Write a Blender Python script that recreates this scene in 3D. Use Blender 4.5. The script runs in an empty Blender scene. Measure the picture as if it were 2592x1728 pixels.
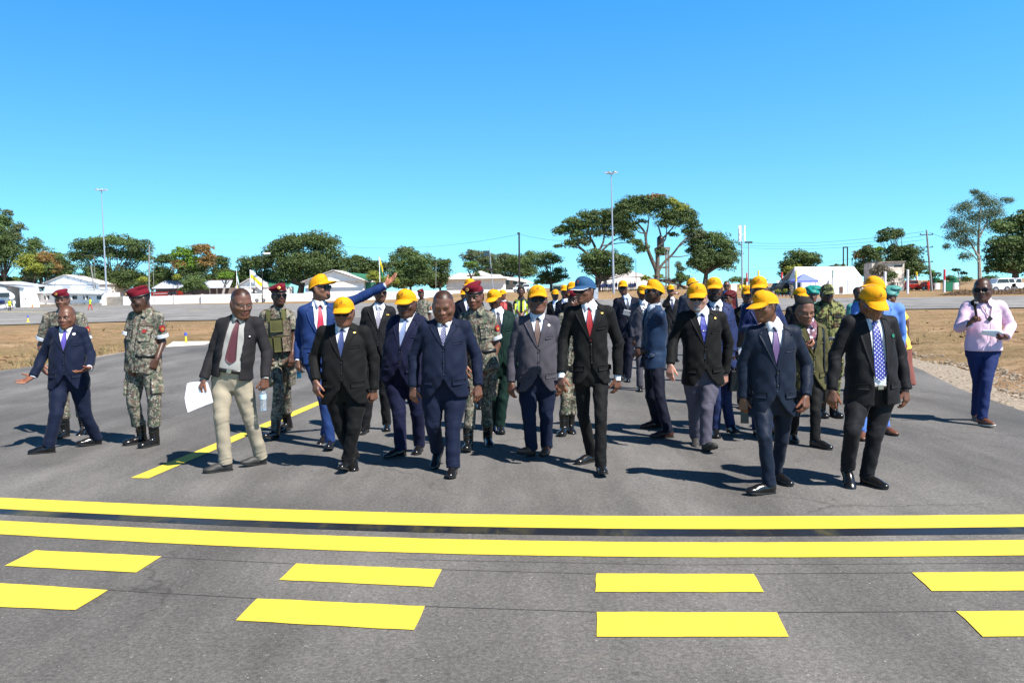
import bpy, math, random
import numpy as np
from mathutils import Vector, Matrix
R = math.radians
scene = bpy.context.scene
COL = scene.collection
rng = np.random.default_rng(7)
random.seed(7)

# ------------------------------------------------------------------ camera
CAMZ, FOC, PITCH, ROLL = 1.72, 2091.7, math.atan(134.4/2091.7), -0.021
cam = bpy.data.cameras.new('camera'); camo = bpy.data.objects.new('camera', cam); COL.objects.link(camo)
cam.sensor_width = 36.0; cam.lens = 36.0*FOC/2592.0; cam.clip_start = 0.1; cam.clip_end = 6000
MC = Matrix.Translation((0, 0, CAMZ)) @ Matrix.Rotation(math.pi/2-PITCH, 4, 'X') @ Matrix.Rotation(ROLL, 4, 'Z')
camo.matrix_world = MC
scene.camera = camo
RC = np.array(MC.to_3x3())
def ray(x, y):
    d = RC @ np.array([(x-1296.0)/FOC, -(y-864.0)/FOC, -1.0])
    return d
def at(x, y, Y):                       # photo pixel -> point at distance Y
    d = ray(x, y); t = Y/d[1]
    return np.array([d[0]*t, Y, CAMZ+d[2]*t])
def gnd(x, y, z=0.0):                  # photo pixel -> point on the plane z
    d = ray(x, y); t = (z-CAMZ)/d[2]
    return np.array([d[0]*t, d[1]*t, z])

# ------------------------------------------------------------------ sun and sky
SUN_EL, SUN_AZ = R(52), math.atan2(0.76, -0.65)     # direction to the sun: +x (right), -y (behind the camera)
w = bpy.data.worlds.new("World"); scene.world = w; w.use_nodes = True
nt = w.node_tree; nt.nodes.clear()
sky = nt.nodes.new('ShaderNodeTexSky'); sky.sky_type = 'NISHITA'; sky.sun_disc = False
sky.sun_elevation = SUN_EL; sky.sun_rotation = SUN_AZ
sky.altitude = 0; sky.air_density = 1.0; sky.dust_density = 0.15; sky.ozone_density = 1.6
tc = nt.nodes.new('ShaderNodeTexCoord'); mp = nt.nodes.new('ShaderNodeMapping'); mp.vector_type = 'POINT'
mp.inputs['Scale'].default_value = (1, 1, 1.5); mp.inputs['Location'].default_value = (0, 0, .17)
nm = nt.nodes.new('ShaderNodeVectorMath'); nm.operation = 'NORMALIZE'
nt.links.new(tc.outputs['Generated'], mp.inputs[0]); nt.links.new(mp.outputs[0], nm.inputs[0]); nt.links.new(nm.outputs[0], sky.inputs[0])
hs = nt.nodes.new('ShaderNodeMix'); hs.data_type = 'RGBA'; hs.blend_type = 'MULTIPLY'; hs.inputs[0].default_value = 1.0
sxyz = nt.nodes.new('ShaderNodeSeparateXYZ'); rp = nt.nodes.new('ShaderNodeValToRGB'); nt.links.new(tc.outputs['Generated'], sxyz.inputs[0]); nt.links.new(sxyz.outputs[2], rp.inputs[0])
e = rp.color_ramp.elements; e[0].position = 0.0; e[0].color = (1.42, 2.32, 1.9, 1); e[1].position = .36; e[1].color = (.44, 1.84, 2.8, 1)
e2 = e.new(.58); e2.color = (.11, .17, .26, 1)  # sky overhead, out of view, darkened to cut the fill light
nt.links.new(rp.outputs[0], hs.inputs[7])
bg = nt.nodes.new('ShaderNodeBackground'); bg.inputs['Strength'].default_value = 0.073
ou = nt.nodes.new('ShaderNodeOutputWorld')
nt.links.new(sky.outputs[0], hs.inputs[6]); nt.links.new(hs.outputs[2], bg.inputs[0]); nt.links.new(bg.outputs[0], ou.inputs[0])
sl = bpy.data.lights.new('sun', 'SUN'); sl.energy = 5.0; sl.angle = R(0.53); sl.color = (1.0, 0.955, 0.90)
so = bpy.data.objects.new('sun', sl); COL.objects.link(so)
sd = Vector((math.cos(SUN_EL)*math.sin(SUN_AZ), math.cos(SUN_EL)*math.cos(SUN_AZ), math.sin(SUN_EL)))
so.rotation_euler = sd.to_track_quat('Z', 'Y').to_euler(); so.location = (20, -20, 40)
scene.view_settings.view_transform = 'Standard'; scene.view_settings.look = 'None'
scene.view_settings.exposure = 0.90; scene.view_settings.gamma = 1.0
scene.render.resolution_x = 1024; scene.render.resolution_y = 682

# ------------------------------------------------------------------ object helpers
def tag(o, label=None, cat=None, group=None, kind=None):
    if label: o['label'] = label
    if cat: o['category'] = cat
    if group: o['group'] = group
    if kind: o['kind'] = kind
    return o
def empty(name, loc, label=None, cat=None, group=None):
    o = bpy.data.objects.new(name, None); COL.objects.link(o); o.location = loc; o.empty_display_size = 0.1
    return tag(o, label, cat, group)
def link(name, me, mats, parent=None, label=None):
    o = bpy.data.objects.new(name, me); COL.objects.link(o)
    for m in (mats if isinstance(mats, (list, tuple)) else [mats]):
        if m is not None and len(me.materials) < len(mats if isinstance(mats, (list, tuple)) else [mats]): me.materials.append(m)
    if parent: o.parent = parent
    if label: o['label'] = label
    return o
def mesh_np(name, V, F, smooth=True, mi=None, uv=None, col=None, sharp=None):
    """V (n,3) array, F (m,4) or (m,3) array."""
    V = np.asarray(V, dtype=np.float32); F = np.asarray(F, dtype=np.int32)
    me = bpy.data.meshes.new(name)
    k = F.shape[1]; m = len(F)
    me.vertices.add(len(V)); me.vertices.foreach_set('co', V.ravel())
    me.loops.add(m*k); me.loops.foreach_set('vertex_index', F.ravel())
    me.polygons.add(m); me.polygons.foreach_set('loop_start', np.arange(0, m*k, k, dtype=np.int32))
    me.polygons.foreach_set('loop_total', np.full(m, k, dtype=np.int32))
    if mi is not None: me.polygons.foreach_set('material_index', np.asarray(mi, dtype=np.int32))
    me.update(calc_edges=True)
    me.polygons.foreach_set('use_smooth', np.full(m, smooth, dtype=bool))
    if uv is not None:
        l = me.uv_layers.new(name='UV'); l.data.foreach_set('uv', np.asarray(uv, dtype=np.float32)[F.ravel()].ravel())
    if col is not None:
        a = me.color_attributes.new(name='Tint', type='FLOAT_COLOR', domain='POINT')
        c = np.ones((len(V), 4), dtype=np.float32); c[:, :3] = col; a.data.foreach_set('color', c.ravel())
    me.validate()
    return me
class MB:
    """collects simple solids, builds them as one mesh (tris/quads/ngons)"""
    def __init__(s): s.v = []; s.f = []; s.m = []
    def add(s, V, F, m=0):
        o = len(s.v); s.v += [tuple(float(c) for c in p) for p in V]; s.f += [tuple(i+o for i in f) for f in F]; s.m += [m]*len(F)
        return s
    def box(s, c, d, rz=0, m=0, ax=None):
        c = np.array(c, float); h = np.array(d, float)/2
        A = np.array([[math.cos(rz), math.sin(rz), 0], [-math.sin(rz), math.cos(rz), 0], [0, 0, 1]]) if ax is None else np.array(ax)
        V = [c + A[0]*h[0]*i + A[1]*h[1]*j + A[2]*h[2]*k for k in (-1, 1) for j in (-1, 1) for i in (-1, 1)]
        return s.add(V, [(0, 2, 3, 1), (4, 5, 7, 6), (0, 1, 5, 4), (2, 6, 7, 3), (0, 4, 6, 2), (1, 3, 7, 5)], m)
    def tube(s, pts, rad, n=8, m=0, cap=True):
        pts = [np.array(p, float) for p in pts]; k = len(pts)
        if not hasattr(rad, '__len__'): rad = [rad]*k
        V = []; F = []; pr = None
        for i, p in enumerate(pts):
            t = pts[min(i+1, k-1)]-pts[max(i-1, 0)]; t = t/(np.linalg.norm(t)+1e-9)
            a = np.cross(t, (0, 1, 0.02)) if abs(t[1]) < .9 else np.cross(t, (1, 0, 0))
            a = a/np.linalg.norm(a); b = np.cross(t, a)
            for j in range(n):
                q = 2*math.pi*j/n; V.append(p+(a*math.cos(q)+b*math.sin(q))*rad[i])
        for i in range(k-1):
            for j in range(n):
                F.append((i*n+j, i*n+(j+1) % n, (i+1)*n+(j+1) % n, (i+1)*n+j))
        if cap: F.append(tuple(range(n))[::-1]); F.append(tuple((k-1)*n+j for j in range(n)))
        return s.add(V, F, m)
    def lathe(s, c, prof, n=16, m=0, up=(0, 0, 1)):
        c = np.array(c, float); V = []; F = []
        for (r, z) in prof:
            for j in range(n):
                q = 2*math.pi*j/n; V.append(c+np.array([r*math.cos(q), r*math.sin(q), z]))
        for i in range(len(prof)-1):
            for j in range(n): F.append((i*n+j, i*n+(j+1) % n, (i+1)*n+(j+1) % n, (i+1)*n+j))
        F.append(tuple(range(n))[::-1]); F.append(tuple((len(prof)-1)*n+j for j in range(n)))
        return s.add(V, F, m)
    def poly(s, pts, m=0): return s.add(pts, [tuple(range(len(pts)))], m)
    def prism(s, pts, off, m=0):
        n = len(pts); off = np.array(off, float); P = [np.array(p, float) for p in pts]
        V = P+[p+off for p in P]
        F = [tuple(range(n))[::-1], tuple(range(n, 2*n))]+[(i, (i+1) % n, (i+1) % n+n, i+n) for i in range(n)]
        return s.add(V, F, m)
    def build(s, name, mats, parent=None, smooth=False, label=None, bevel=0):
        me = bpy.data.meshes.new(name); me.from_pydata(s.v, [], s.f)
        me.polygons.foreach_set('material_index', s.m); me.update()
        import bmesh
        bm = bmesh.new(); bm.from_mesh(me); bmesh.ops.recalc_face_normals(bm, faces=bm.faces); bm.to_mesh(me); bm.free()
        if smooth:
            me.polygons.foreach_set('use_smooth', [True]*len(me.polygons))
            try: me.set_sharp_from_angle(angle=R(40))
            except Exception: pass
        o = link(name, me, mats, parent, label)
        if bevel:
            b = o.modifiers.new('bevel', 'BEVEL'); b.width = bevel; b.segments = 2; b.limit_method = 'ANGLE'
        return o

# ------------------------------------------------------------------ material helpers
class NT:
    def __init__(s, name):
        s.m = bpy.data.materials.new(name); s.m.use_nodes = True; s.t = s.m.node_tree; s.t.nodes.clear()
        s.o = s.n('ShaderNodeOutputMaterial'); s.b = s.n('ShaderNodeBsdfPrincipled'); s.l(s.b.outputs[0], s.o.inputs[0])
    def n(s, t, **k):
        x = s.t.nodes.new(t)
        for a, b in k.items(): setattr(x, a, b)
        return x
    def l(s, a, b): s.t.links.new(a, b)
    def set(s, i, v):
        if hasattr(v, 'is_linked') or hasattr(v, 'links'): s.l(v, s.b.inputs[i])
        else: s.b.inputs[i].default_value = v
    def co(s, kind='Object', scale=(1, 1, 1), rot=(0, 0, 0)):
        t = s.n('ShaderNodeTexCoord'); mp = s.n('ShaderNodeMapping'); mp.inputs['Scale'].default_value = scale; mp.inputs['Rotation'].default_value = rot
        s.l(t.outputs[kind], mp.inputs[0]); return mp.outputs[0]
    def noise(s, v, sc, det=3, rough=.55, dist=0):
        x = s.n('ShaderNodeTexNoise'); s.l(v, x.inputs['Vector']); x.inputs['Scale'].default_value = sc
        x.inputs['Detail'].default_value = det; x.inputs['Roughness'].default_value = rough; x.inputs['Distortion'].default_value = dist
        return x.outputs['Fac']
    def vor(s, v, sc, feat='F1', out='Distance'):
        x = s.n('ShaderNodeTexVoronoi'); x.feature = feat; s.l(v, x.inputs['Vector']); x.inputs['Scale'].default_value = sc
        return x.outputs[out]
    def ramp(s, f, stops, interp='LINEAR'):
        x = s.n('ShaderNodeValToRGB'); s.l(f, x.inputs[0]); e = x.color_ramp.elements; x.color_ramp.interpolation = interp
        while len(e) < len(stops): e.new(0.5)
        for i, (p, c) in enumerate(stops):
            e[i].position = p; e[i].color = (*c, 1) if hasattr(c, '__len__') else (c, c, c, 1)
        return x.outputs[0]
    def mix(s, f, a, b, mode='MIX'):
        x = s.n('ShaderNodeMix'); x.data_type = 'RGBA'; x.blend_type = mode
        for i, v in ((0, f), (6, a), (7, b)):
            if hasattr(v, 'links'): s.l(v, x.inputs[i])
            else: x.inputs[i].default_value = v if not hasattr(v, '__len__') else ((*v, 1) if len(v) == 3 else v)
        return x.outputs[2]
    def math(s, op, a, b=0.0, c=0.0):
        x = s.n('ShaderNodeMath', operation=op)
        for i, v in enumerate((a, b, c)):
            if hasattr(v, 'links'): s.l(v, x.inputs[i])
            elif i < len(x.inputs): x.inputs[i].default_value = v
        return x.outputs[0]
    def bump(s, h, st=.3, d=.01, prev=None):
        x = s.n('ShaderNodeBump'); s.l(h, x.inputs['Height']); x.inputs['Strength'].default_value = st; x.inputs['Distance'].default_value = d
        if prev is not None: s.l(prev, x.inputs['Normal'])
        return x.outputs[0]
def hexc(c): return c
_mc = {}
def plain(name, col, rough=.6, metal=0, var=.12, vs=8.0, spec=.5, bump=0.0, bs=60, emit=None, sheen=0):
    key = (name, tuple(col), rough, metal)
    if key in _mc: return _mc[key]
    t = NT(name); v = t.co('Object')
    f = t.noise(v, vs, 4)
    if max(col) < .5 and not metal: col = tuple(c*.62 for c in col)
    a = tuple(c*(1-var) for c in col); b = tuple(min(1, c*(1+var)) for c in col)
    t.set('Base Color', t.ramp(f, [(.3, a), (.7, b)])); t.set('Roughness', rough); t.set('Metallic', metal); t.set('Specular IOR Level', spec)
    if sheen: t.set('Sheen Weight', sheen)
    if bump: t.set('Normal', t.bump(t.noise(v, bs, 3), bump, .004))
    _mc[key] = t.m
    return t.m
# ------------------------------------------------------------------ ground, taxiway, apron
def mat_asphalt(name, base, k=1.0):
    t = NT(name); v = t.co('Object')
    big = t.noise(v, .35, 5, .6); mid = t.noise(t.co('Object', (1, .25, 1), (0, 0, .25)), 1.7, 5, .65)
    fine = t.noise(v, 160, 2, .7); grain = t.noise(v, 45, 3, .7)
    c = t.ramp(big, [(.28, tuple(x*.84 for x in base)), (.52, base), (.75, tuple(x*1.15 for x in base))])
    c = t.mix(.8, c, t.ramp(mid, [(.3, .34), (.7, .66)]), 'OVERLAY')
    c = t.mix(.75, c, t.ramp(grain, [(.3, .30), (.7, .70)]), 'OVERLAY')
    c = t.mix(.6, c, t.ramp(fine, [(.32, .22), (.68, .78)]), 'OVERLAY')
    lane = t.noise(t.co('Object', (1.1, .06, 1), (0, 0, -.22)), 1.1, 4, .6); c = t.mix(.9, c, t.ramp(lane, [(.3, .40), (.7, .60)]), 'OVERLAY')
    pt = t.noise(v, .16, 3, .5, .4); c = t.mix(.8, c, t.ramp(pt, [(.46, .43), (.5, .53), (.62, .57)]), 'OVERLAY')
    vc = t.n('ShaderNodeTexVoronoi'); t.l(v, vc.inputs['Vector']); vc.inputs['Scale'].default_value = 62; sv_ = t.n('ShaderNodeSeparateColor'); t.l(vc.outputs['Color'], sv_.inputs[0])
    c = t.mix(.62, c, t.ramp(sv_.outputs[0], [(.0, .38), (.5, .5), (1., .64)]), 'OVERLAY')
    # pale scuffs and bare sandy patches
    sc = t.math('MULTIPLY', t.ramp(t.noise(t.co('Object', (.5, 1.6, 1)), 1.3, 4, .6), [(.64, 0.), (.74, 1.)]), .28)
    c = t.mix(sc, c, (.17, .16, .13))
    st = t.math('MULTIPLY', t.ramp(t.noise(t.co('Object', (1, 1, 1), (0, 0, 1)), .9, 6, .7, .6), [(.66, 0.), (.72, 1.)]), .22)
    c = t.mix(st, c, (.055, .04, .032))
    # dark oily spots
    sp = t.vor(v, 2.6); spm = t.ramp(sp, [(.035, 1.), (.06, 0.)])
    c = t.mix(t.math('MULTIPLY', spm, .5), c, (.028, .027, .027))
    rs = t.math('MULTIPLY', t.ramp(t.noise(v, .55, 4, .62), [(.60, 0.), (.68, 1.)]), t.ramp(t.noise(v, 28, 3, .7), [(.45, 0.), (.6, .55)])); c = t.mix(rs, c, (.042, .024, .020))
    # pale aggregate specks
    ag = t.ramp(t.vor(v, 34), [(.10, 1.), (.17, 0.)]); gate = t.ramp(t.noise(v, 9, 3), [(.52, 0.), (.66, 1.)])
    c = t.mix(t.math('MULTIPLY', t.math('MULTIPLY', ag, gate), .85), c, (.45, .43, .40))
    # hairline cracks
    wv = t.n('ShaderNodeVectorMath', operation='ADD'); t.l(v, wv.inputs[0])
    nz = t.n('ShaderNodeTexNoise'); t.l(v, nz.inputs['Vector']); nz.inputs['Scale'].default_value = 2.2; nz.inputs['Detail'].default_value = 4
    sc2 = t.n('ShaderNodeVectorMath', operation='SCALE'); t.l(nz.outputs['Color'], sc2.inputs[0]); sc2.inputs['Scale'].default_value = .7; t.l(sc2.outputs[0], wv.inputs[1])
    cr = t.ramp(t.vor(wv.outputs[0], .42, 'DISTANCE_TO_EDGE'), [(.0, 1.), (.010, 0.)])
    cg = t.ramp(t.noise(v, .5, 2), [(.5, 0.), (.62, 1.)])
    c = t.mix(t.math('MULTIPLY', t.math('MULTIPLY', cr, cg), .5), c, (.022, .02, .018))
    t.set('Base Color', c); t.set('Roughness', t.ramp(big, [(.3, .78), (.7, .9)])); t.set('Specular IOR Level', .35)
    t.set('Normal', t.bump(fine, .25, .004, t.bump(grain, .3, .006)))
    return t.m
def mat_dirt():
    t = NT('dry_earth'); v = t.co('Object')
    big = t.noise(v, .12, 5, .6); mid = t.noise(t.co('Object', (.5, 1.5, 1)), .9, 6, .65); fine = t.noise(v, 14, 5, .7)
    c = t.ramp(mid, [(.28, (.17, .10, .055)), (.44, (.29, .18, .095)), (.6, (.38, .25, .14)), (.75, (.46, .34, .22))])
    g = t.ramp(big, [(.46, 0.), (.6, 1.)])
    c = t.mix(t.math('MULTIPLY', g, .6), c, (.19, .145, .065))
    c = t.mix(.8, c, t.ramp(fine, [(.25, .25), (.75, .75)]), 'OVERLAY')
    tr = t.ramp(t.noise(t.co('Object', (.25, 2.2, 1), (0, 0, .3)), 1.0, 5, .7), [(.58, 0.), (.66, 1.)])
    c = t.mix(t.math('MULTIPLY', tr, .7), c, (.085, .045, .024))
    cl = t.ramp(t.noise(v, 5.5, 5, .75), [(.56, 0.), (.64, 1.)]); c = t.mix(t.math('MULTIPLY', cl, .55), c, (.10, .055, .028))
    pl = t.ramp(t.noise(t.co('Object', (1, 1.6, 1), (0, 0, 2)), 3.2, 5, .75), [(.58, 0.), (.66, 1.)]); c = t.mix(t.math('MULTIPLY', pl, .5), c, (.46, .36, .25))
    gr = t.ramp(t.noise(t.co('Object', (.4, 1, 1), (0, 0, 0)), .5, 5, .7), [(.52, 0.), (.62, 1.)]); c = t.mix(t.math('MULTIPLY', gr, .45), c, (.20, .17, .075))
    t.set('Base Color', c); t.set('Roughness', .95); t.set('Specular IOR Level', .15)
    t.set('Normal', t.bump(fine, 1., .08, t.bump(mid, .8, .25)))
    return t.m
def mat_paint(name, base, wear=.25):
    t = NT(name); v = t.co('Object')
    n = t.noise(v, 30, 4, .7); m = t.noise(v, 3, 4, .6)
    c = t.ramp(m, [(.3, tuple(x*.93 for x in base)), (.7, base)])
    w1 = t.math('MULTIPLY', t.ramp(n, [(.66, 0.), (.74, 1.)]), wear)
    c = t.mix(w1, c, (.16, .14, .06))
    g2 = t.ramp(t.noise(v, 140, 3, .75), [(.60, 0.), (.72, 1.)]); c = t.mix(t.math('MULTIPLY', g2, wear), c, (.30, .25, .04))
    dk = t.ramp(t.noise(t.co('Object', (1, .3, 1)), 2.2, 5, .7), [(.5, 0.), (.75, 1.)]); c = t.mix(t.math('MULTIPLY', dk, .25), c, (.38, .31, .05))
    t.set('Base Color', c); t.set('Roughness', .7); t.set('Normal', t.bump(t.noise(v, 150, 2, .7), .3, .003))
    return t.m
M_ASPH = mat_asphalt('taxiway_asphalt', (.116, .109, .101))
M_APRON = mat_asphalt('apron_asphalt', (.205, .195, .182))
M_DIRT = mat_dirt()
M_YEL = mat_paint('yellow_road_paint', (.66, .52, .045), .45)
M_BLKP = mat_paint('black_road_paint', (.010, .012, .017), .2); M_BLKP.node_tree.nodes['Principled BSDF'].inputs['Roughness'].default_value = .45

def sheet(name, pts, z, mat, kind='structure', cat=None, label=None):
    mb = MB(); mb.poly([(p[0], p[1], z) for p in pts]); o = mb.build(name, mat)
    if kind: o['kind'] = kind
    if label: tag(o, label, cat)
    return o
# base earth: a graded sheet with real relief near the camera
def grid_ground():
    xs = np.concatenate([[-3000, -1000, -400, -200], np.arange(-120, 121, 4.0), [200, 400, 1000, 3000]])
    xs = np.unique(np.concatenate([xs, np.arange(-34, 40, .35)]))
    ys = np.unique(np.concatenate([[-50, -10, 0], np.arange(4, 60, .35), np.arange(60, 240, 4.0), [300, 500, 1000, 2000, 4000]]))
    X, Y = np.meshgrid(xs, ys, indexing='ij')
    Z = .035*np.sin(X*.9+1.3*np.sin(Y*.7))*np.sin(Y*1.1+.8*np.sin(X*1.3)) + .03*np.sin(X*2.7+Y*.9)*np.sin(Y*2.3-X*.6) + .02*np.sin(X*6.1+2*np.sin(Y*2.2))*np.sin(Y*5.3)
    Z = Z*1.35+rng.normal(0, .018, Z.shape)
    near = (np.abs(X) < 33) & (Y < 59)
    Z = np.where(near, Z, 0)
    # flat under and beside the pavement, so the sheet never pokes through it
    def band(d, a, b): return np.clip((d-a)/(b-a), 0, 1)
    xl = np.interp(Y, EDL[:, 1], EDL[:, 0]); xr = np.interp(Y, EDR[:, 1], EDR[:, 0])
    dl = band(xl-X, .1, 1.2); dr = band(X-xr, .3, 1.8)
    out = np.where(X < (xl+xr)/2, dl, dr)
    apr = band(45.5-Y, 0, 2.5)
    Z = (Z+.03)*out*apr - .055
    Z = np.where(Y > 45.5, -.055, Z)
    n1, n2 = X.shape
    idx = np.arange(n1*n2).reshape(n1, n2)
    F = np.stack([idx[:-1, :-1], idx[1:, :-1], idx[1:, 1:], idx[:-1, 1:]], -1).reshape(-1, 4)
    me = mesh_np('ground', np.stack([X, Y, Z], -1).reshape(-1, 3), F)
    o = link('ground', me, M_DIRT); o['kind'] = 'structure'
S_ = 1.10204
edl = [gnd(*p) for p in [(0, 938), (100, 925), (248, 904), (330, 888), (437, 873), (525, 867)]]
edr = [gnd(*p) for p in [(2592, 1041), (2500, 1010), (2424, 981), (2350, 945), (2309, 926)]]
EDL = np.array([(edl[0][0]-.6, -20.), (edl[0][0]-.2, 14.)] + [(p[0], p[1]) for p in edl] + [(edl[-1][0]-.1, 38.), (edl[-1][0]-4, 60.)])
EDR = np.array([(edr[0][0]+.3, -20.), (edr[0][0]-.05, 7.)] + [(p[0], p[1]) for p in edr] + [(edr[-1][0]+.7, 22.), (edr[-1][0]+1.5, 36.), (edr[-1][0]+6, 60.)])
EDL = EDL[np.argsort(EDL[:, 1])]; EDR = EDR[np.argsort(EDR[:, 1])]
grid_ground()
def wob(P, a=.03, step=.4):
    out = []
    for i in range(len(P)-1):
        n = max(1, int(abs(P[i+1][1]-P[i][1])/step))
        for j in range(n):
            t = j/n; out.append((P[i][0]*(1-t)+P[i+1][0]*t+random.uniform(-a, a), P[i][1]*(1-t)+P[i+1][1]*t))
    out.append(tuple(P[-1])); return out
L_ = wob(EDL); Rr = wob(EDR)
M_GRAV = plain('gravel_shoulder', (.42, .34, .25), .95, var=.5, vs=22, bump=.9, bs=40)
sheet('gravel_shoulder', [(x-.25, y) for x, y in wob(EDL, .12)]+[(x+.55+.35*math.sin(y*.5)**2, y) for x, y in wob(EDR, .14)][::-1], -.018, M_GRAV)
sheet('taxiway', L_+Rr[::-1], 0, M_ASPH)
ap_near = [gnd(*p) for p in [(-400, 806), (0, 822), (330, 813), (900, 804), (1500, 790), (2300, 782), (2592, 778), (3200, 768)]]
ap_far = [gnd(*p) for p in [(-300, 783), (50, 778), (330, 771), (700, 768.5), (1100, 765), (1520, 758), (1870, 755.5), (2300, 753), (2592, 748.5), (3200, 738)]]
sheet('apron', [(p[0], p[1]) for p in ap_near]+[(p[0], p[1]) for p in ap_far][::-1], .006, M_APRON)
# painted markings: traced in the photograph, laid on the real ground plane
Z1f, Z2f, Z3f = (0, 1200), (850, 1200), (1692, 1200)
def q(f, x, y): return (f[0]+x/2.6133, f[1]+y/2.6133)
def marking(name, pix, label, z=.005, mat=None, jit=.0022):
    W = [gnd(*p, z) for p in pix]; out = []
    for i in range(len(W)):
        a, b = W[i], W[(i+1) % len(W)]; n = max(1, int(np.linalg.norm(b-a)/.09))
        for j in range(n):
            p = a+(b-a)*j/n; out.append((p[0]+random.uniform(-jit, jit), p[1]+random.uniform(-jit, jit)))
    o = sheet(name, out, z, mat or M_YEL, 'structure')
    return o
xs_ = [-500, 0, 459, 900, 1309, 1750, 2151, 2592, 3100]
def band_(name, top, bot, label, **k):
    t = [(x, y) for x, y in zip(xs_, top)]; b = [(x, y) for x, y in zip(xs_, bot)]
    def dens(P):
        X = np.linspace(P[0][0], P[-1][0], 40); xx = [p[0] for p in P]; yy = [p[1] for p in P]
        c = np.polyfit(xx, yy, 4); return [(x, float(np.polyval(c, x))) for x in X]
    def ext(P): k1 = (P[1][1]-P[0][1])/(P[1][0]-P[0][0]); k2 = (P[-1][1]-P[-2][1])/(P[-1][0]-P[-2][0]); return [(P[0][0]-700, P[0][1]-700*k1)]+P+[(P[-1][0]+1500, P[-1][1]+1500*k2)]
    return marking(name, ext(dens(t))+ext(dens(b))[::-1], label, **k)
band_('yellow_line', [1232, 1259.3, 1278.4, 1291.8, 1302.6, 1307, 1303.5, 1300.6, 1296], [1258, 1288, 1308, 1323, 1334.7, 1339.3, 1335.8, 1332, 1327], '')
band_('yellow_line', [1289, 1317.9, 1338.5, 1355, 1368, 1372.2, 1369.3, 1365.3, 1359], [1320, 1352.3, 1375, 1391, 1405.9, 1409.7, 1407.4, 1404, 1398], '')
band_('black_stripe', [1258, 1288, 1308, 1323, 1334.7, 1339.3, 1335.8, 1332, 1327], [1271, 1301.5, 1322.5, 1339.7, 1353, 1356.3, 1353.5, 1350, 1345], '', z=.003, mat=M_BLKP)
dash = [
 [q(Z1f, 232, 500), q(Z1f, 1068, 540), q(Z1f, 900, 647), q(Z1f, 30, 603)],
 [q(Z1f, 1960, 588), q(Z2f, 700, 627), q(Z2f, 645, 742), q(Z1f, 1847, 695)],
 [q(Z2f, 1722, 653), q(Z3f, 565, 657), q(Z3f, 632, 776), q(Z2f, 1720, 775)],
 [q(Z3f, 1612, 648), q(Z3f, 2620, 638), q(Z3f, 2900, 762), q(Z3f, 1745, 770)],
 [q(Z1f, -260, 700), q(Z1f, 718, 762), q(Z1f, 500, 895), q(Z1f, -560, 850)],
 [q(Z1f, 1700, 818), q(Z2f, 590, 870), q(Z2f, 515, 1028), q(Z1f, 1563, 963)],
 [q(Z2f, 1727, 907), q(Z3f, 718, 910), q(Z3f, 800, 1073), q(Z2f, 1725, 1070)],
 [q(Z3f, 1905, 903), q(Z3f, 2900, 895), q(Z3f, 3200, 1060), q(Z3f, 2085, 1072)]]
for d in dash: marking('yellow_dash', d, '', jit=.0035)
Zd = lambda x, y: (300+x/4.2, 980+y/4.2)
p0, p1, p2, p3 = Zd(130, 965), Zd(320, 970), Zd(2150, 182), Zd(2130, 146)
a0, a1 = gnd(*p2), gnd(*p3); dirn = ((a0+a1)/2-(gnd(*p0)+gnd(*p1))/2); dirn /= np.linalg.norm(dirn)
far = [(a0+dirn*26), (a1+dirn*26)]
mb = MB(); mb.poly([(*gnd(*p0)[:2], .005), (*gnd(*p1)[:2], .005), (a0[0], a0[1], .005), (far[0][0], far[0][1], .005), (far[1][0], far[1][1], .005), (a1[0], a1[1], .005)])
mb.build('yellow_line', M_YEL)['kind'] = 'structure'
# thin setting-out lines left on the asphalt
M_CHALK = plain('guide_line_ink', (.11, .105, .10), .9)
for (ya, yb, x0, x1) in [(660, 905, 700, 0)]: pass
def gline(P, wd=.006):
    W = [gnd(*p, .003) for p in P]; mb = MB()
    for a, b in zip(W[:-1], W[1:]):
        mb.add([(a[0], a[1]-wd/2, .003), (b[0], b[1]-wd/2, .003), (b[0], b[1]+wd/2, .003), (a[0], a[1]+wd/2, .003)], [(0, 1, 2, 3)])
    mb.build('guide_line', M_CHALK)['kind'] = 'structure'
gline([q(Z1f, 718, 762), q(Z1f, 1700, 818)]); gline([q(Z2f, 590, 870), q(Z2f, 1727, 907)]); gline([q(Z3f, 718, 910), q(Z3f, 1905, 903)])
gline([q(Z1f, 1068, 545), q(Z1f, 1960, 590)]); gline([q(Z2f, 700, 627), q(Z2f, 1722, 655)]); gline([q(Z3f, 565, 655), q(Z3f, 1612, 648)])
gline([q(Z2f, 400, 560), q(Z3f, 100, 596), q(Z3f, 2352, 584)], .005)
# faint yellow marks far out on the apron
def strip(x0, y0, x1, y1, wd):
    a, b = gnd(x0, y0, .011), gnd(x1, y1, .011); n = np.array([-(b-a)[1], (b-a)[0], 0]); n /= np.linalg.norm(n); n *= wd/2
    mb = MB(); mb.poly([a-n, b-n, b+n, a+n]); mb.build('yellow_line', M_YEL)['kind'] = 'structure'
strip(0, 789, 130, 790.5, .5); strip(480, 786, 520, 784.5, .6); strip(60, 783.5, 110, 783, .4)
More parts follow.
